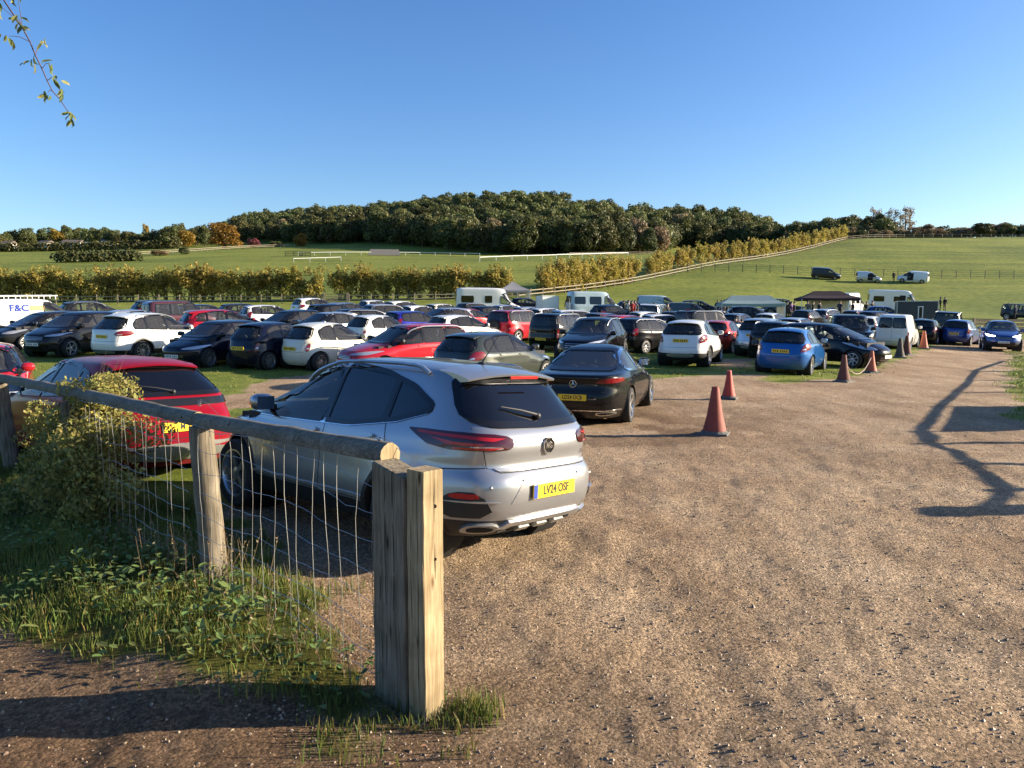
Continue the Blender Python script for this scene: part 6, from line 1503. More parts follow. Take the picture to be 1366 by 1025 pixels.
# five-bar gate
p = at(432, 95); q = at(464, 95.5); t = thing('field_gate', 'pale five-bar wooden gate in the gap between the hedge runs', 'gate', p); v = q - p; rz = math.atan2(v.y, v.x); L_ = v.length
for z in (.2, .42, .64, .86, 1.12): o = add('bar', MB().box((L_ / 2, 0, z), (L_ - .3, .03, .09)).me('bar', [M['fencewood']], False), t, (0, 0, 0), (0, 0, rz))
for a in (.05, L_ - .05): add('gate_post', MB().box((a, 0, .65), (.2, .2, 1.5)).me('gate_post', [M['fencewood']], False), t, (0, 0, 0), (0, 0, rz))
mb = MB().tube([(.2, -.03, .2), (L_ * .75, -.03, 1.1)], .045, 4); add('brace', mb.me('brace', [M['fencewood']], False), t, (0, 0, 0), (0, 0, rz))
# long pale barrier and pens on the gallop
p = at(513, 262); mb = MB().box((0, 0, 1.0), (11, 1.6, 2.0), 0, .12, .86); add('steeplechase_fence', mb.me('steeplechase_fence', [simple('pale_boarding', (.52, .40, .34), .8)], False), None, p, label='long low pinkish barrier on the gallop below the wood', category='jump')
for px, d, w, lab in ((392, 246, 5.5, 'small dark cattle pen at the left end of the upper running rail'), (407, 243, 3.5, 'smaller dark pen just right of the cattle pen')):
    p = at(px, d); t = thing('pen', lab, 'pen', p)
    for z in (.4, .9, 1.4): add('bar', MB().box((0, 0, z), (w, .06, .14)).me('bar', [M['darkmetal']], False), t)
    for x in (-w / 2, 0, w / 2): add('post', MB().box((x, 0, .8), (.14, .14, 1.7)).me('post', [M['darkmetal']], False), t)
# far houses among the trees
M['housewall'] = simple('render_wall', (.62, .58, .52), .8); M['roof'] = simple('tile_roof', (.13, .10, .085), .85, noise=.3); M['pane'] = simple('house_pane', (.04, .05, .06), .1)
for px, d, w, lab in ((62, 398, 9, 'pale house with brown roof among the far left trees'), (98, 400, 13, 'long pale house with a tiled roof in the far tree line'), (146, 405, 10, 'pale cottage at the right end of the far tree line'), (12, 402, 8, 'pale house half hidden at the left end of the far tree line')):
    p = at(px, d); t = thing('house', lab, 'house', p - Vector((0, 0, .2)), (0, 0, rgt.uniform(-.3, .3)))
    add('wall', MB().box((0, 0, 1.3), (w * .7, 5, 2.6)).me('wall', [M['housewall']], False), t)
    add('roof', MB().prism([(-w * .35 - .3, -2.9, 2.55), (-w * .35 - .3, 2.9, 2.55), (-w * .35 - .3, 0, 3.9)], (w * .7 + .6, 0, 0)).me('roof', [M['roof']], False), t)
    for x in np.arange(-w * .35 + 1.0, w * .35 - .6, 2.0): add('window', MB().box((x, -2.52, 1.4), (.9, .06, 1.0)).me('window', [M['pane']], False), t)

# ------------------------------------------------------------------ stalls, trailers, sign
def cloth(name, col, trans=.25, rough=.8):
    m, nt, b = newmat(name); b.inputs['Base Color'].default_value = (*col, 1); b.inputs['Roughness'].default_value = rough
    tr = nt.nodes.new('ShaderNodeBsdfTranslucent'); tr.inputs[0].default_value = (*col, 1); ms_ = nt.nodes.new('ShaderNodeMixShader'); ms_.inputs[0].default_value = trans
    nt.links.new(b.outputs[0], ms_.inputs[1]); nt.links.new(tr.outputs[0], ms_.inputs[2]); nt.links.new(ms_.outputs[0], nt.nodes['Material Output'].inputs[0]); return m
M['greycanvas'] = cloth('grey_canvas', (.32, .31, .33)); M['blackcanvas'] = cloth('black_canvas', (.030, .014, .018), .05); M['tealcanvas'] = cloth('pale_teal_canvas', (.30, .40, .40)); M['whitecanvas'] = cloth('white_canvas', (.72, .72, .70), .2)
M['boxgrey'] = simple('dark_grey_panel', (.035, .045, .05), .5); M['table'] = simple('trestle_table', (.35, .28, .2), .7)
def gazebo(px, d, w, dp, eave, peak, mat, label, rz=0.0, ridge=.0, wall=None):
    p = at(px, d); t = thing('gazebo', label, 'gazebo', p, (0, 0, rz))
    mb = MB(); n = 6; hw_, hd = w / 2, dp / 2; r_ = ridge * hw_
    top = [(-r_, 0, peak), (r_, 0, peak)]
    def edge_(a, b, k): u = k / n; return (a[0] + (b[0] - a[0]) * u, a[1] + (b[1] - a[1]) * u, eave + .06 * (2 * u - 1) ** 2)
    c = [(-hw_, -hd), (hw_, -hd), (hw_, hd), (-hw_, hd)]
    for i in range(4):
        a, b = c[i], c[(i + 1) % 4]
        for k in range(n):
            e0, e1 = edge_(a, b, k), edge_(a, b, k + 1)
            ta = top[0] if (e0[0] + e1[0]) < 0 else top[1]
            if i in (0, 2):
                u0, u1 = (k / n, (k + 1) / n) if i == 0 else (1 - k / n, 1 - (k + 1) / n); t0 = (-r_ + 2 * r_ * u0, 0, peak); t1 = (-r_ + 2 * r_ * u1, 0, peak)
                m0 = tuple((e0[q] + t0[q]) / 2 - (.10 if q == 2 else 0) for q in range(3)); m1 = tuple((e1[q] + t1[q]) / 2 - (.10 if q == 2 else 0) for q in range(3))
                mb.poly([e0, e1, m1, m0]); mb.poly([m0, m1, t1, t0] if r_ > 0 else [m0, m1, t0])
            else:
                m0 = tuple((e0[q] + ta[q]) / 2 - (.10 if q == 2 else 0) for q in range(3)); m1 = tuple((e1[q] + ta[q]) / 2 - (.10 if q == 2 else 0) for q in range(3))
                mb.poly([e0, e1, m1, m0]); mb.poly([m0, m1, ta])
    add('canopy', mb.me('canopy', [mat], False), t)
    for i in range(4):
        a, b = c[i], c[(i + 1) % 4]; mb = MB()
        for k in range(n):
            e0, e1 = edge_(a, b, k), edge_(a, b, k + 1); s_ = .05 if k % 2 else 0
            mb.poly([e0, e1, (e1[0], e1[1], e1[2] - .22), ((e0[0] + e1[0]) / 2, (e0[1] + e1[1]) / 2, e0[2] - .27), (e0[0], e0[1], e0[2] - .22)])
        add('valance', mb.me('valance', [mat], False), t)
    for x, y in c: add('leg', MB().box((x * .985, y * .985, eave / 2), (.05, .05, eave)).me('leg', [M['white']], False), t)
    if wall:
        for side, (a, b), m in wall:
            i = side; p0, p1 = c[i], c[(i + 1) % 4]; q0 = (p0[0] + (p1[0] - p0[0]) * a, p0[1] + (p1[1] - p0[1]) * a); q1 = (p0[0] + (p1[0] - p0[0]) * b, p0[1] + (p1[1] - p0[1]) * b)
            mx, my = (q0[0] + q1[0]) / 2, (q0[1] + q1[1]) / 2; L2 = math.hypot(q1[0] - q0[0], q1[1] - q0[1])
            add('side_wall', MB().box((mx * .97, my * .97, eave / 2), (L2, .02, eave - .02), 0, math.atan2(q1[1] - q0[1], q1[0] - q0[0])).me('side_wall', [m], False), t)
    return t, p
gazebo(684, 90, 3.6, 3.0, 1.85, 2.95, M['greycanvas'], 'grey gazebo with a white side wall beside the white motorhome', .15, 0, [(1, (0, 1), M['whitecanvas'])])
gazebo(1102, 80, 5.9, 3.0, 1.95, 2.75, M['blackcanvas'], 'wide black gazebo with people beneath it', -.10, .45, [(2, (.05, .75), M['whitecanvas'])])
gazebo(1000, 70, 5.6, 3.2, 1.55, 2.35, M['tealcanvas'], 'pale teal marquee with white end wall among the stalls', -.12, .6, [(1, (0, 1), M['whitecanvas'])])
def trestle(px, d, w, rz, label):
    p = at(px, d); t = thing('trestle_table', label, 'table', p, (0, 0, rz)); add('table_top', MB().box((0, 0, .74), (w, .7, .04)).me('table_top', [M['table']], False), t)
    for x in (-w / 2 + .2, w / 2 - .2):
        for y in (-.3, .3): add('leg', MB().box((x, y, .36), (.04, .04, .72)).me('leg', [M['darkmetal']], False), t)
    return p
tp_ = trestle(1100, 78.6, 2.8, -.1, 'trestle table under the front of the black gazebo')
trestle(1128, 79, 1.8, .4, 'short trestle table at the right end of the black gazebo'); trestle(1060, 76, 2.0, 1.2, 'trestle table between the marquee and the black gazebo'); trestle(885, 69, 2.2, .1, 'trestle table near the white square off-roader')
for px, d, col, lab in ((1093, 78.5, 'white', 'white box on the table under the black gazebo'), (1109, 78.6, 'blue', 'blue crate on the table under the black gazebo')):
    p = at(px, d); mb = MB()
    for c_, s_ in (((0, 0, .03), (.5, .34, .03)), ((0, -.16, .15), (.5, .02, .24)), ((0, .16, .15), (.5, .02, .24)), ((-.24, 0, .15), (.02, .3, .24)), ((.24, 0, .15), (.02, .3, .24))): mb.box(c_, s_)
    add('crate', mb.me('crate', [M['white'] if col == 'white' else M['ukblue']], False), None, p + Vector((0, 0, .76)), label=lab, category='crate')
def box_trailer(px, d, w, h, dp, rz, mat, label, win=None, ramp=False):
    p = at(px, d); t = thing('box_trailer', label, 'trailer', p, (0, 0, rz)); mb = MB(); b = .06
    V = []
    for x, y in ((-w / 2, -dp / 2), (w / 2, -dp / 2), (w / 2, dp / 2), (-w / 2, dp / 2)): V.append((x, y))
    mb.box((0, 0, .45 + (h - .45) / 2), (w, dp, h - .45)); add('body', mb.me('body', [mat], False), t)
    for x in (-w / 2, w / 2):
        for y in (-dp / 2, dp / 2): add('corner_trim', MB().box((x, y, .45 + (h - .45) / 2), (b, b, h - .44)).me('corner_trim', [M['satin']], False), t)
    add('roof_trim', MB().box((0, 0, h + .02), (w + .06, dp + .06, .05)).me('roof_trim', [M['white']], False), t)
    ty, ri = wheel_meshes(.32, .18, 5, 'plain')
    for x in (-.42, .42):
        for sy in (-1, 1): wl_ = add('wheel', ty, t, (x, sy * (dp / 2 + .02), .32)); add('rim', ri, wl_)
    if win:
        wx, wz, ww, wh = win; f = add('window', MB().box((wx, -dp / 2 - .015, wz), (ww, .02, wh)).me('window', [M['dark_glass'] if False else M['trim']], False), t)
        for c_, s_ in (((wx, -dp / 2 - .03, wz + wh / 2), (ww + .12, .03, .07)), ((wx, -dp / 2 - .03, wz - wh / 2), (ww + .12, .03, .07)), ((wx - ww / 2, -dp / 2 - .03, wz), (.07, .03, wh)), ((wx + ww / 2, -dp / 2 - .03, wz), (.07, .03, wh))):
            add('window_frame', MB().box(c_, s_).me('window_frame', [M['white']], False), f)
    if ramp: add('ramp', MB().prism([(w / 2, -dp / 2, .5), (w / 2, dp / 2, .5), (w / 2 + 1.1, dp / 2, .03), (w / 2 + 1.1, -dp / 2, .03)], (0, 0, .06)).me('ramp', [M['table']], False), t)
    add('drawbar', MB().box((-w / 2 - .6, 0, .42), (1.3, .08, .08)).me('drawbar', [M['darkmetal']], False), t)
box_trailer(1221, 66, 3.1, 2.1, 1.8, -.38, M['boxgrey'], 'dark grey box trailer with a narrow white-framed window', (.25, 1.15, .32, 1.0))
box_trailer(730, 74, 1.7, 1.95, 1.6, .35, M['white'], 'small white box trailer between the gazebo and the pale blue minibus', None, True)
p = at(917, 43.5); t = thing('round_sign', 'round red sign on a short pole above the white crossover', 'sign', p)
add('pole', MB().tube([(0, 0, -.1), (0, 0, 1.5)], .03, 8).me('pole', [M['whitepaint']]), t); M['signred'] = simple('sign_red', (.5, .03, .04), .5)
add('disc', MB().lathe([(.002, -.02), (.25, -.02), (.25, .02), (.002, .02)], 28, 0, (0, 0, 1.62)).me('disc', [M['signred']]), t)
add('pale_marking', MB().lathe([(.12, -.024), (.17, -.024)], 24, 0, (0, 0, 1.64)).me('pale_marking', [M['pink']]), t)
field_fence('timber_barrier', [(1298, 57), (1340, 57.5), (1385, 58)], 'low brown timber barrier behind the dark blue SUV with lit headlamps', 1.25, (.25, .55, .85, 1.12), 2.4, M['oldwood'], .14, .2)
park('boxy_4x4', 'darkgrey', 1366, 84, 150, 'dark loaded off-roader at the right edge beyond the timber barrier')

# ------------------------------------------------------------------ people: one skinned body each, hair as a cap
def skin_tone(): return simple('skin', (.42, .27, .2), .6)
M['skin'] = skin_tone(); M['hair'] = simple('hair', (.03, .02, .015), .7)
CL = {k: simple('clothes_' + k, c, .85, noise=.2, nscale=12) for k, c in dict(black=(.012, .012, .014), navy=(.015, .02, .05), grey=(.10, .10, .11), red=(.33, .03, .03), purple=(.10, .04, .16), blue=(.03, .12, .30), jeans=(.04, .06, .11), khaki=(.12, .10, .07), white=(.6, .6, .58)).items()}
def body_mesh(name, pose, top, leg):
    J = {'pel': (0, 0, .98), 'ch': (0, .02, 1.30), 'nk': (0, .01, 1.50), 'hd': (0, .04, 1.62), 'ht': (0, .03, 1.74)}
    E = [('pel', 'ch'), ('ch', 'nk'), ('nk', 'hd'), ('hd', 'ht')]
    Rr = {'pel': .155, 'ch': .17, 'nk': .065, 'hd': .098, 'ht': .07}
    st = dict(stand=[(.10, .0), (.10, .0)], walk=[(.09, .22), (.09, -.22)], sit=[(.12, .42), (.12, .42)])[pose if pose in ('stand', 'walk', 'sit') else 'stand']
    dz = -.52 if pose == 'sit' else 0
    for k, sx in (('l', -1), ('r', 1)):
        wx, fy = st[0] if k == 'l' else st[1]
        J['hip' + k] = (sx * .10, 0, .92); J['kn' + k] = (sx * wx, fy * (.55 if pose != 'sit' else 1), .50 if pose != 'sit' else .94); J['an' + k] = (sx * wx, (fy if pose != 'sit' else .45) - (.05 if fy < 0 else 0), .09 if pose != 'sit' else .60); J['toe' + k] = (sx * (wx + .03), (fy if pose != 'sit' else .45) + .17, .04 if pose != 'sit' else .56)
        J['sh' + k] = (sx * .20, .01, 1.42); J['el' + k] = (sx * .27, -.02, 1.14); J['wr' + k] = (sx * .27, .10, .90); J['hn' + k] = (sx * .26, .14, .80)
        if pose == 'hold' or (pose == 'point' and k == 'r'): J['el' + k] = (sx * .26, .06, 1.16); J['wr' + k] = (sx * .14, .28, 1.22); J['hn' + k] = (sx * .08, .33, 1.26)
        for a, r in (('hip', .095), ('kn', .068), ('an', .045), ('toe', .04), ('sh', .075), ('el', .052), ('wr', .038), ('hn', .042)): Rr[a + k] = r
        E += [('pel', 'hip' + k), ('hip' + k, 'kn' + k), ('kn' + k, 'an' + k), ('an' + k, 'toe' + k), ('ch', 'sh' + k), ('sh' + k, 'el' + k), ('el' + k, 'wr' + k), ('wr' + k, 'hn' + k)]
    names = list(J); me = bpy.data.meshes.new(name); me.from_pydata([(x, y, z + dz) for x, y, z in J.values()], [(names.index(a), names.index(b)) for a, b in E], [])
    o = bpy.data.objects.new(name, me); COL.objects.link(o); md = o.modifiers.new('skin', 'SKIN'); md.use_smooth_shade = True
    for i, n in enumerate(names): me.skin_vertices[0].data[i].radius = (Rr[n], Rr[n]); me.skin_vertices[0].data[i].use_root = (n == 'pel')
    o.modifiers.new('sub', 'SUBSURF').levels = 1
    dg = bpy.context.evaluated_depsgraph_get(); dg.update(); out = bpy.data.meshes.new_from_object(o.evaluated_get(dg)); bpy.data.objects.remove(o)
    out.name = name
    out.materials.clear()
    for m in (top, leg, M['skin'], CL['black']): out.materials.append(m)
    for p in out.polygons:
        z = p.center.z - dz; y = p.center.y; lowleg = (p.center - Vector((0, 0, dz))).z
        i = 0
        if z > 1.49: i = 2
        elif pose == 'sit': i = 1 if (y > .12 and z < 1.0) else 0
        elif z < .95 and abs(p.center.x) < .21: i = 1
        elif z < .88: i = 2
        if (pose != 'sit' and z < .10) or (pose == 'sit' and z < .62): i = 3
        p.material_index = i
    return out
HAIR = MB().ell((0, .0, 1.70), (.098, .112, .095), 0, 12, 8).me('hair', [M['hair']]); HAIR_S = MB().ell((0, .0, 1.18), (.098, .112, .095), 0, 12, 8).me('hair', [M['hair']])
PM = {}
def person(px, d, pose, top, leg, rz, label, h=1.0, group='people among the stalls', z=None):
    k = (pose, top, leg)
    if k not in PM: PM[k] = body_mesh('body', pose, CL[top], CL[leg])
    p = at(px, d); t = thing('person', label, 'person', p, (0, 0, R(rz)), group); t.scale = (h, h, h)
    add('body', PM[k], t); add('hair', HAIR_S if pose == 'sit' else HAIR, t)
def camp_chair(px, d, rz, label):
    p = at(px, d); t = thing('camping_chair', label, 'chair', p, (0, 0, R(rz)), 'camping chairs among the stalls')
    add('seat', MB().box((0, 0, .42), (.5, .46, .03)).me('seat', [CL['blue']], False), t); add('backrest', MB().box((0, -.24, .68), (.5, .03, .5)).me('backrest', [CL['blue']], False), t)
    for x in (-.22, .22):
        for y in (-.2, .2): add('leg', MB().box((x, y, .2), (.03, .03, .42)).me('leg', [M['darkmetal']], False), t)
for a in [
 (757, 77, 'stand', 'black', 'black', 20, 'person in black standing just left of the pale blue minibus'), (762, 77.5, 'stand', 'navy', 'black', 200, 'person in navy beside the one in black left of the minibus'),
 (832, 70, 'stand', 'black', 'black', 90, 'person in black right of the minibus, leftmost of that cluster'), (838, 71, 'walk', 'white', 'jeans', 270, 'person in a white top right of the minibus'), (843, 70, 'stand', 'red', 'red', 180, 'person in red right of the minibus'), (847, 70.5, 'stand', 'grey', 'black', 170, 'person in grey behind the one in red'),
 (872, 64, 'hold', 'black', 'jeans', 150, 'person in dark clothes beside the white square off-roader'), (890, 63, 'stand', 'black', 'black', 210, 'second dark-clothed person by the white square off-roader'),
 (957, 76, 'hold', 'black', 'black', 160, 'leftmost person of the crowd beside the long black estate'), (962, 75, 'stand', 'purple', 'black', 120, 'person in purple in the crowd by the long black estate'), (966, 76, 'walk', 'grey', 'black', 80, 'grey-jacketed person in the crowd by the long black estate'), (970, 75, 'stand', 'black', 'jeans', 240, 'person in jeans in the crowd by the long black estate'), (974, 77, 'stand', 'navy', 'black', 300, 'rightmost person of the crowd by the long black estate'),
 (1050, 72, 'hold', 'black', 'black', 140, 'person in black right of the marquee end wall'), (1055, 73, 'stand', 'purple', 'black', 220, 'person in purple between marquee and black gazebo'), (1059, 72, 'walk', 'black', 'khaki', 80, 'person in khaki trousers between marquee and black gazebo'),
 (1077, 76, 'stand', 'grey', 'jeans', 180, 'grey-topped person at the left corner of the black gazebo'), (1084, 75, 'walk', 'black', 'khaki', 250, 'person in black walking in front of the black gazebo'), (1093, 76, 'stand', 'black', 'black', 20, 'person standing in front of the black gazebo table'), (1120, 78, 'hold', 'navy', 'black', 160, 'person in navy at the right end under the black gazebo'),
 (1137, 77, 'stand', 'black', 'black', 90, 'person in black beside the right leg of the black gazebo'), (1155, 76, 'stand', 'black', 'jeans', 180, 'person standing alone left of the motorhome'), (1163, 80, 'hold', 'black', 'black', 210, 'person close to the back of the motorhome'),
 (1254, 98, 'stand', 'black', 'black', 60, 'left one of the pair standing on the grass right of the dark grey trailer'), (1260, 98, 'stand', 'black', 'khaki', 290, 'right one of the pair standing on the grass right of the dark grey trailer'),
 (1344, 88, 'hold', 'black', 'black', 90, 'person in black left of the loaded off-roader at the right edge'), (1353, 82, 'stand', 'navy', 'black', 250, 'person in navy in front of the loaded off-roader at the right edge'), (1192, 135, 'stand', 'black', 'black', 180, 'person in black on the slope between the two pale vans'),
]: person(*a[:7])
for px, d, rz, top, lab, lab2 in ((989, 46, 160, 'blue', 'person in blue seated on a camping chair on the grass between the rows', 'blue camping chair under the seated person in blue between the rows'), (1248, 95, 200, 'black', 'person in black seated beside the standing pair on the grass', 'camping chair under the seated person beside the standing pair'), (981, 50, 120, 'black', 'person in black seated behind the one in blue', 'camping chair under the seated person in black between the rows')):
    camp_chair(px, d, rz, lab2); person(px, d, 'sit', top, 'jeans', rz, lab)

# ------------------------------------------------------------------ near vegetation
rgv = np.random.default_rng(55)
def blades(n_try, xr, yr, hmin, hmax, wid, name, mat, dens, lean=.5, seg=2):
    x = rgv.uniform(*xr, n_try); y = rgv.uniform(*yr, n_try); k = rgv.uniform(0, 1, n_try) < dens(x, y); x, y = x[k], y[k]; n = len(x)
    z = terrain(x, y) - .01; hh = rgv.uniform(hmin, hmax, n) * (.5 + vnoise(x, y, .35, 31)) ; a = rgv.uniform(0, 2 * math.pi, n); ln = rgv.uniform(.1, 1, n) * lean * hh; la = rgv.uniform(0, 2 * math.pi, n)
    w = wid * rgv.uniform(.6, 1.3, n); dx, dy = np.cos(a) * w, np.sin(a) * w; lx, ly = np.cos(la) * ln, np.sin(la) * ln
    b0 = np.stack([x - dx, y - dy, z], 1); b1 = np.stack([x + dx, y + dy, z], 1)
    m0 = np.stack([x - dx * .8 + lx * .35, y - dy * .8 + ly * .35, z + hh * .6], 1); m1 = np.stack([x + dx * .8 + lx * .35, y + dy * .8 + ly * .35, z + hh * .6], 1)
    t0 = np.stack([x + lx - dx * .12, y + ly - dy * .12, z + hh], 1); t1 = np.stack([x + lx + dx * .12, y + ly + dy * .12, z + hh], 1)
    q = np.stack([b0, b1, m1, m0, m0, m1, t1, t0], 1).reshape(-1, 3); v = (.65 + .7 * vnoise(x, y, .5, 33)) * rgv.uniform(.75, 1.25, n); dry = (rgv.uniform(0, 1, n) < .12)
    col = np.stack([v * np.where(dry, 2.4, rgv.uniform(.8, 1.3, n)), v * np.where(dry, 1.3, 1), v * np.where(dry, 1.8, .9)], 1)
    me = quads_mesh(name, q, 4, [mat]); color_attr(me, np.repeat(col, 8, 0)); return add(name, me, kind='stuff')
def grassy(x, y): return np.clip(1 - dirt_mask(x, y) * 1.25, 0, 1)
def nfence(x, y): return (x - FA[0]) * FD[1] - (y - FA[1]) * FD[0]      # >0: track side behind the fence
blades(230000, (-8.5, .15), (2.6, 10.5), .03, .115, .0036, 'verge_grass', M['blade'], lambda x, y: grassy(x, y) * np.clip(vnoise(x, y, .22, 41) * 1.9 - .25, 0, 1) * (nfence(x, y) < .9) * (nfence(x, y) > -2.3))
blades(9000, (-.9, .3), (2.85, 4.0), .04, .12, .0034, 'post_grass', M['blade'], lambda x, y: np.clip(1.2 - np.hypot((x + .20) / .16, (y - 3.62) / .16), 0, 1) + .6 * np.clip(1 - np.hypot((x + .55) / .38, (y - 3.50) / .22), 0, 1) * (vnoise(x, y, .1, 44) > .4) + .30 * np.clip(1 - np.hypot((x + .4) / .5, (y - 3.2) / .28), 0, 1) * (vnoise(x, y, .09, 45) > .6))
blades(240000, (-32, 36), (9, 62), .03, .075, .014, 'field_grass', M['blade'], lambda x, y: grassy(x, y) * np.clip(vnoise(x, y, .8, 42) * 1.6 - .4, 0, 1) * np.clip(18 / np.maximum(y, 10), .25, 1) * (np.abs(x) < y * .75), .8)
blades(22000, (4.5, 24), (6.5, 34), .04, .13, .008, 'track_verge_grass', M['blade'], lambda x, y: grassy(x, y) * (x > y * .48 + 1.0), .6)
# the bush grown through the fence
def fw(t, n, z): b = Vector((FA[0], FA[1], 0)) + U * t + VV * n; return np.array([b.x, b.y, z])
bush_c, tbush = fence_pt(108, z=.7); lob = []
for i in range(58):
    t = rgv.normal(0, .40); hmax = 1.22 * math.exp(-(t / .85) ** 2) + .12; z = rgv.uniform(.12, max(.3, hmax)); lob.append((tuple(fw(tbush + t, rgv.normal(.22 if z > .8 else -.10, .17), z)), (rgv.uniform(.13, .25), rgv.uniform(.13, .24), rgv.uniform(.11, .22))))
for i in range(30): lob.append((tuple(fw(tbush + rgv.uniform(.05, 1.15), rgv.normal(.05, .14), rgv.uniform(.15, 1.0))), (.17, .15, .15)))
for i in range(14): t = rgv.uniform(-.40, .42); lob.append((tuple(fw(tbush + t, rgv.normal(.14, .08), rgv.uniform(1.15, 1.36))), (.12, .12, .11)))
for i in range(26): lob.append((tuple(fw(tbush - rgv.uniform(.2, .85), rgv.normal(-.12, .14), rgv.uniform(.1, .95))), (.17, .15, .15)))
for i in range(10): lob.append((tuple(fw(tbush - rgv.uniform(.3, 1.0), rgv.normal(0, .12), rgv.uniform(.1, .55))), (.15, .14, .13)))
q, c = crown_quads(27000, lob, .025, rgv, tint=(.3, .35)); bo = Vector(tuple(fw(tbush, -.12, tz(bush_c.x, bush_c.y)))); bush = thing('bush', 'tangled olive-leaved bush growing through the wire fence beside the dark red estate', 'bush', bo)
add('foliage', foliage('foliage', q - np.array(bo), c, M['bush_leaf']), bush)
mb = MB()
for l in lob[::2]:
    e = Vector(l[0]) - bo; s0 = Vector((rgv.normal(0, .18), rgv.normal(0, .1), -.05)); m_ = s0.lerp(e, .5) + Vector((rgv.normal(0, .08), rgv.normal(0, .08), .05)); mb.tube([s0, m_, e, e + (e - m_) * .5 + Vector((0, 0, .04))], [.007, .005, .003, .001], 4)
st_ = add('stem', mb.me('stem', [M['bark']]), bush); st_['kind'] = 'stuff'
# dry stalks and seed heads along the fence foot
q, cc = [], []
for i in range(300):
    t = rgv.uniform(.25, tbush + 1.0); n = rgv.normal(-.05, .16); b = fw(t, n, 0); z = tz(b[0], b[1]); h = rgv.uniform(.08, .30) * (1.3 if abs(t - 2.3) < .5 else .8); a = rgv.uniform(0, 6.28); L2 = rgv.uniform(.02, .16)
    tip = np.array([b[0] + L2 * math.cos(a), b[1] + L2 * math.sin(a), z + h]); w = np.array([.0022, .001, 0]); base = np.array([b[0], b[1], z - .02])
    q += [base - w, base + w, tip + w * .5, tip - w * .5]; cc += [(1, 1, 1)] * 4
    for j in range(rgv.integers(3, 12)):
        f = rgv.uniform(.35, 1.02); p = base + (tip - base) * f; s_ = rgv.uniform(.004, .013); d_ = rgv.normal(size=3); d_ /= np.linalg.norm(d_); e_ = np.cross(d_, rgv.normal(size=3)); e_ /= np.linalg.norm(e_); p = p + d_ * s_; k = rgv.uniform(.5, 1.3); g_ = (k * rgv.uniform(.7, 1.2), k, k)
        q += [p - d_ * s_, p + e_ * s_ * .6, p + d_ * s_, p - e_ * s_ * .6]; cc += [g_] * 4
add('dry_weeds', foliage('dry_weeds', np.array(q), np.array(cc), M['dry']), kind='stuff')
# broad-leaved weeds in front of the fence
q, cc = [], []
def leaf_at(p, L2, a, tilt, col):
    d_ = np.array([math.cos(a) * math.cos(tilt), math.sin(a) * math.cos(tilt), math.sin(tilt)]); s_ = np.array([-math.sin(a), math.cos(a), 0]); up = np.cross(s_, d_) * -1
    for sg in (-1, 1):
        q.extend([p, p + d_ * L2 * .35 + sg * s_ * L2 * .30 + up * L2 * .06, p + d_ * L2 * .7 + sg * s_ * L2 * .26 + up * L2 * .04, p + d_ * L2 - up * L2 * .1]); cc.extend([col] * 4)
for i in range(190):
    t = rgv.uniform(.15, 4.6); n = -abs(rgv.normal(.45, .42)) ; b = fw(t, n, 0)
    if dirt_mask(np.array([b[0]]), np.array([b[1]]))[0] > .6: continue
    z = tz(b[0], b[1]); near = math.exp(-((t - 1.9) / .8) ** 2)
    for j in range(rgv.integers(4, 9)):
        a = rgv.uniform(0, 6.28); r_ = rgv.uniform(.02, .10); k = rgv.uniform(.6, 1.35); leaf_at(np.array([b[0] + r_ * math.cos(a), b[1] + r_ * math.sin(a), z + rgv.uniform(.03, .17)]), rgv.uniform(.03, .065 + .03 * near), a + rgv.normal(0, .4), rgv.uniform(-.3, .6), (k * rgv.uniform(.8, 1.2), k, k))
add('broad_weeds', foliage('broad_weeds', np.array(q), np.array(cc), M['weed']), kind='stuff')
# gravel stones and clods near the camera; fallen leaves
def stones(n, name, mat, xr, yr, smin, smax, dens):
    x = rgv.uniform(*xr, n); u = rgv.uniform(0, 1, n); y = yr[0] * (yr[1] / yr[0]) ** u; k = rgv.uniform(0, 1, n) < dens(x, y); x, y = x[k], y[k]; n = len(x); dm = dirt_mask(x, y); z = terrain(x, y) + relief(x, y, dm)
    s = smin * (smax / smin) ** (rgv.uniform(0, 1, n) ** 2.2); base = np.array([(1, 0, 0), (0, 1, 0), (-1, 0, 0), (0, -1, 0), (0, 0, .75), (.2, .1, -.5)], float)
    P = base[None] * (1 + rgv.normal(0, .22, (n, 6, 3))); a = rgv.uniform(0, 6.28, n); ca, sa = np.cos(a)[:, None], np.sin(a)[:, None]
    Q = np.stack([P[:, :, 0] * ca - P[:, :, 1] * sa * .8, P[:, :, 0] * sa + P[:, :, 1] * ca * .8, P[:, :, 2]], 2) * s[:, None, None] + np.stack([x, y, z - s * .05], 1)[:, None]
    T = [(0, 1, 4), (1, 2, 4), (2, 3, 4), (3, 0, 4), (1, 0, 5), (2, 1, 5), (3, 2, 5), (0, 3, 5)]
    v = np.concatenate([Q[:, list(t)] for t in T], 1).reshape(-1, 3); me = quads_mesh(name, v, 3, [mat]); kk = rgv.uniform(.55, 1.12, n); col = np.stack([kk, kk * rgv.uniform(.93, 1.0, n), kk * rgv.uniform(.85, 1.02, n)], 1); color_attr(me, np.repeat(col, 24, 0)); return add(name, me, kind='stuff')
M['stone'] = leafmat('gravel_stone', (.33, .255, .18), 0, 0)
stones(125000, 'gravel', M['stone'], (-6, 11), (2.3, 18), .0032, .0135, lambda x, y: (dirt_mask(x, y) > .5) * (np.abs(x) < y * .75 + .5) * np.clip(.35 + vnoise(x, y, .7, 61), 0, 1) * np.where(inpoly(x, y, PATH), .22, 1.0))
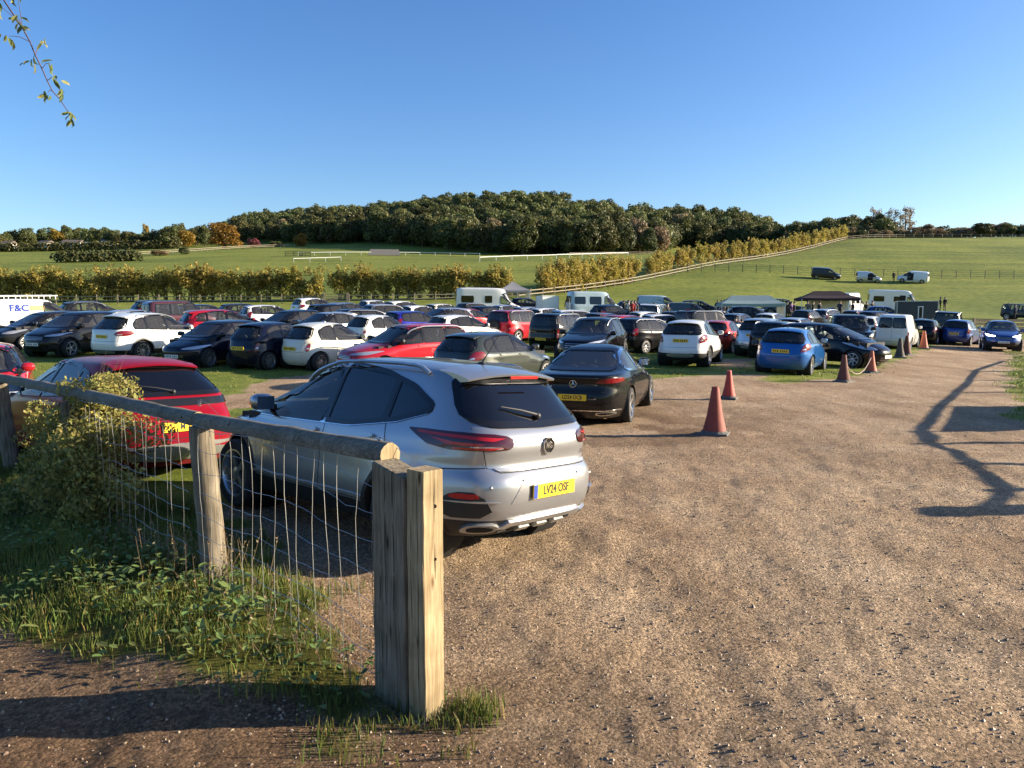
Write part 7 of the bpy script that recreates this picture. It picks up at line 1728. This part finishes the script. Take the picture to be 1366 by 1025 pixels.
stones(900, 'clods', leafmat('dirt_clod', (.22, .16, .11), 0, 0), (-5, 7), (2.4, 12), .008, .022, lambda x, y: (dirt_mask(x, y) > .5) * (vnoise(x, y, .5, 62) > .5))
q, cc = [], []
for i in range(150):
    x, y = rgv.uniform(-6, .2), rgv.uniform(2.5, 6)
    if nfence(x, y) > -.2: continue
    k = rgv.uniform(.5, 1.6); leaf_at(np.array([x, y, tz(x, y) + .02]), rgv.uniform(.02, .05), rgv.uniform(0, 6.28), rgv.uniform(-.2, .5), (k, k * rgv.uniform(.7, 1), k * .8))
add('fallen_leaves', foliage('fallen_leaves', np.array(q), np.array(cc), M['dry']), kind='stuff')
# overhanging twig at the top left
TD = 2.3; tw = [unproj(px, py, TD + dd) for px, py, dd in ((-30, -45, .25), (-8, -18, .18), (6, 2, .12), (18, 20, .08), (30, 38, .05), (40, 56, .03), (47, 74, 0), (56, 92, 0), (63, 108, 0), (70, 122, 0), (80, 133, .01), (90, 148, .02), (96, 154, .03))]
twig = thing('hanging_twig', 'thin drooping twig with small narrow leaves hanging into the sky at the top left', 'twig', tw[2])
add('stem', MB().tube([p - tw[2] for p in tw], list(np.linspace(.0028, .0011, len(tw))), 5).me('stem', [M['twig']]), twig)
lm = []
for k, (mat, wd) in enumerate(((M['weed'], .17), (M['bush_leaf'], .2))):
    V = [(0, 0, 0)]; F = []; n = 6
    prof_ = [(.15, .6), (.35, .95), (.55, 1), (.78, .7)]
    for f, w in prof_: V += [(f, -w * wd, .05 + .04 * f), (f, 0, -.06 * f), (f, w * wd, .05 + .04 * f)]
    V.append((1, 0, -.22)); F = [(0, 1, 2), (0, 2, 3)]
    for i in range(3): a = 1 + i * 3; F += [(a, a + 3, a + 4, a + 1), (a + 1, a + 4, a + 5, a + 2)]
    F += [(10, 13, 11), (11, 13, 12)]
    me = mesh('leaf', V, F, [mat], None, True); color_attr(me, np.ones((len(V), 3)) * (.9 if k == 0 else 1.1)); lm.append(me)
stm = []
for (px, py, n, sp_) in ((22, 22, 4, 10), (28, 34, 5, 12), (12, 48, 5, 8), (55, 56, 5, 10), (44, 82, 5, 12), (66, 84, 3, 9), (74, 105, 4, 7), (64, 124, 5, 7), (86, 122, 4, 7), (92, 154, 7, 9), (24, 0, 3, 8), (0, 8, 3, 8)):
    c0 = unproj(px, py, TD + rgv.uniform(-.02, .03))
    j = min(range(len(tw)), key=lambda i: (tw[i] - c0).length); stm.append((tw[j], c0))
    for i in range(n):
        o = add('leaf', lm[int(rgv.uniform() < .45)], twig, c0 - tw[2] + Vector((rgv.normal(0, .006), rgv.normal(0, .008), rgv.normal(0, .006)))); s_ = rgv.uniform(.020, .036); o.scale = (s_, s_, s_)
        o.rotation_euler = (rgv.uniform(-1.5, 1.5), rgv.uniform(.3, 1.3), rgv.uniform(0, 6.28))
mb = MB()
for a, b in stm: mb.tube([a - tw[2], a.lerp(b, .5) - tw[2] + Vector((0, 0, .006)), b - tw[2]], [.0012, .001, .0007], 4)
pt = add('leaf_stalk', mb.me('leaf_stalk', [M['twig']]), twig); pt['kind'] = 'stuff'
# dense strip of weeds at the right verge
lob = [(tuple(at(px, d, .10)), (.4, .7, .09)) for px, d in ((1378, 21), (1370, 25), (1362, 30), (1368, 34), (1354, 38))]
q, c = crown_quads(1300, lob, .04, rgv); o = Vector(lob[0][0]); add('scrub', foliage('scrub', q - np.array(o), c, M['weed']), None, o, label='strip of low scrub on the right verge of the track', category='scrub')
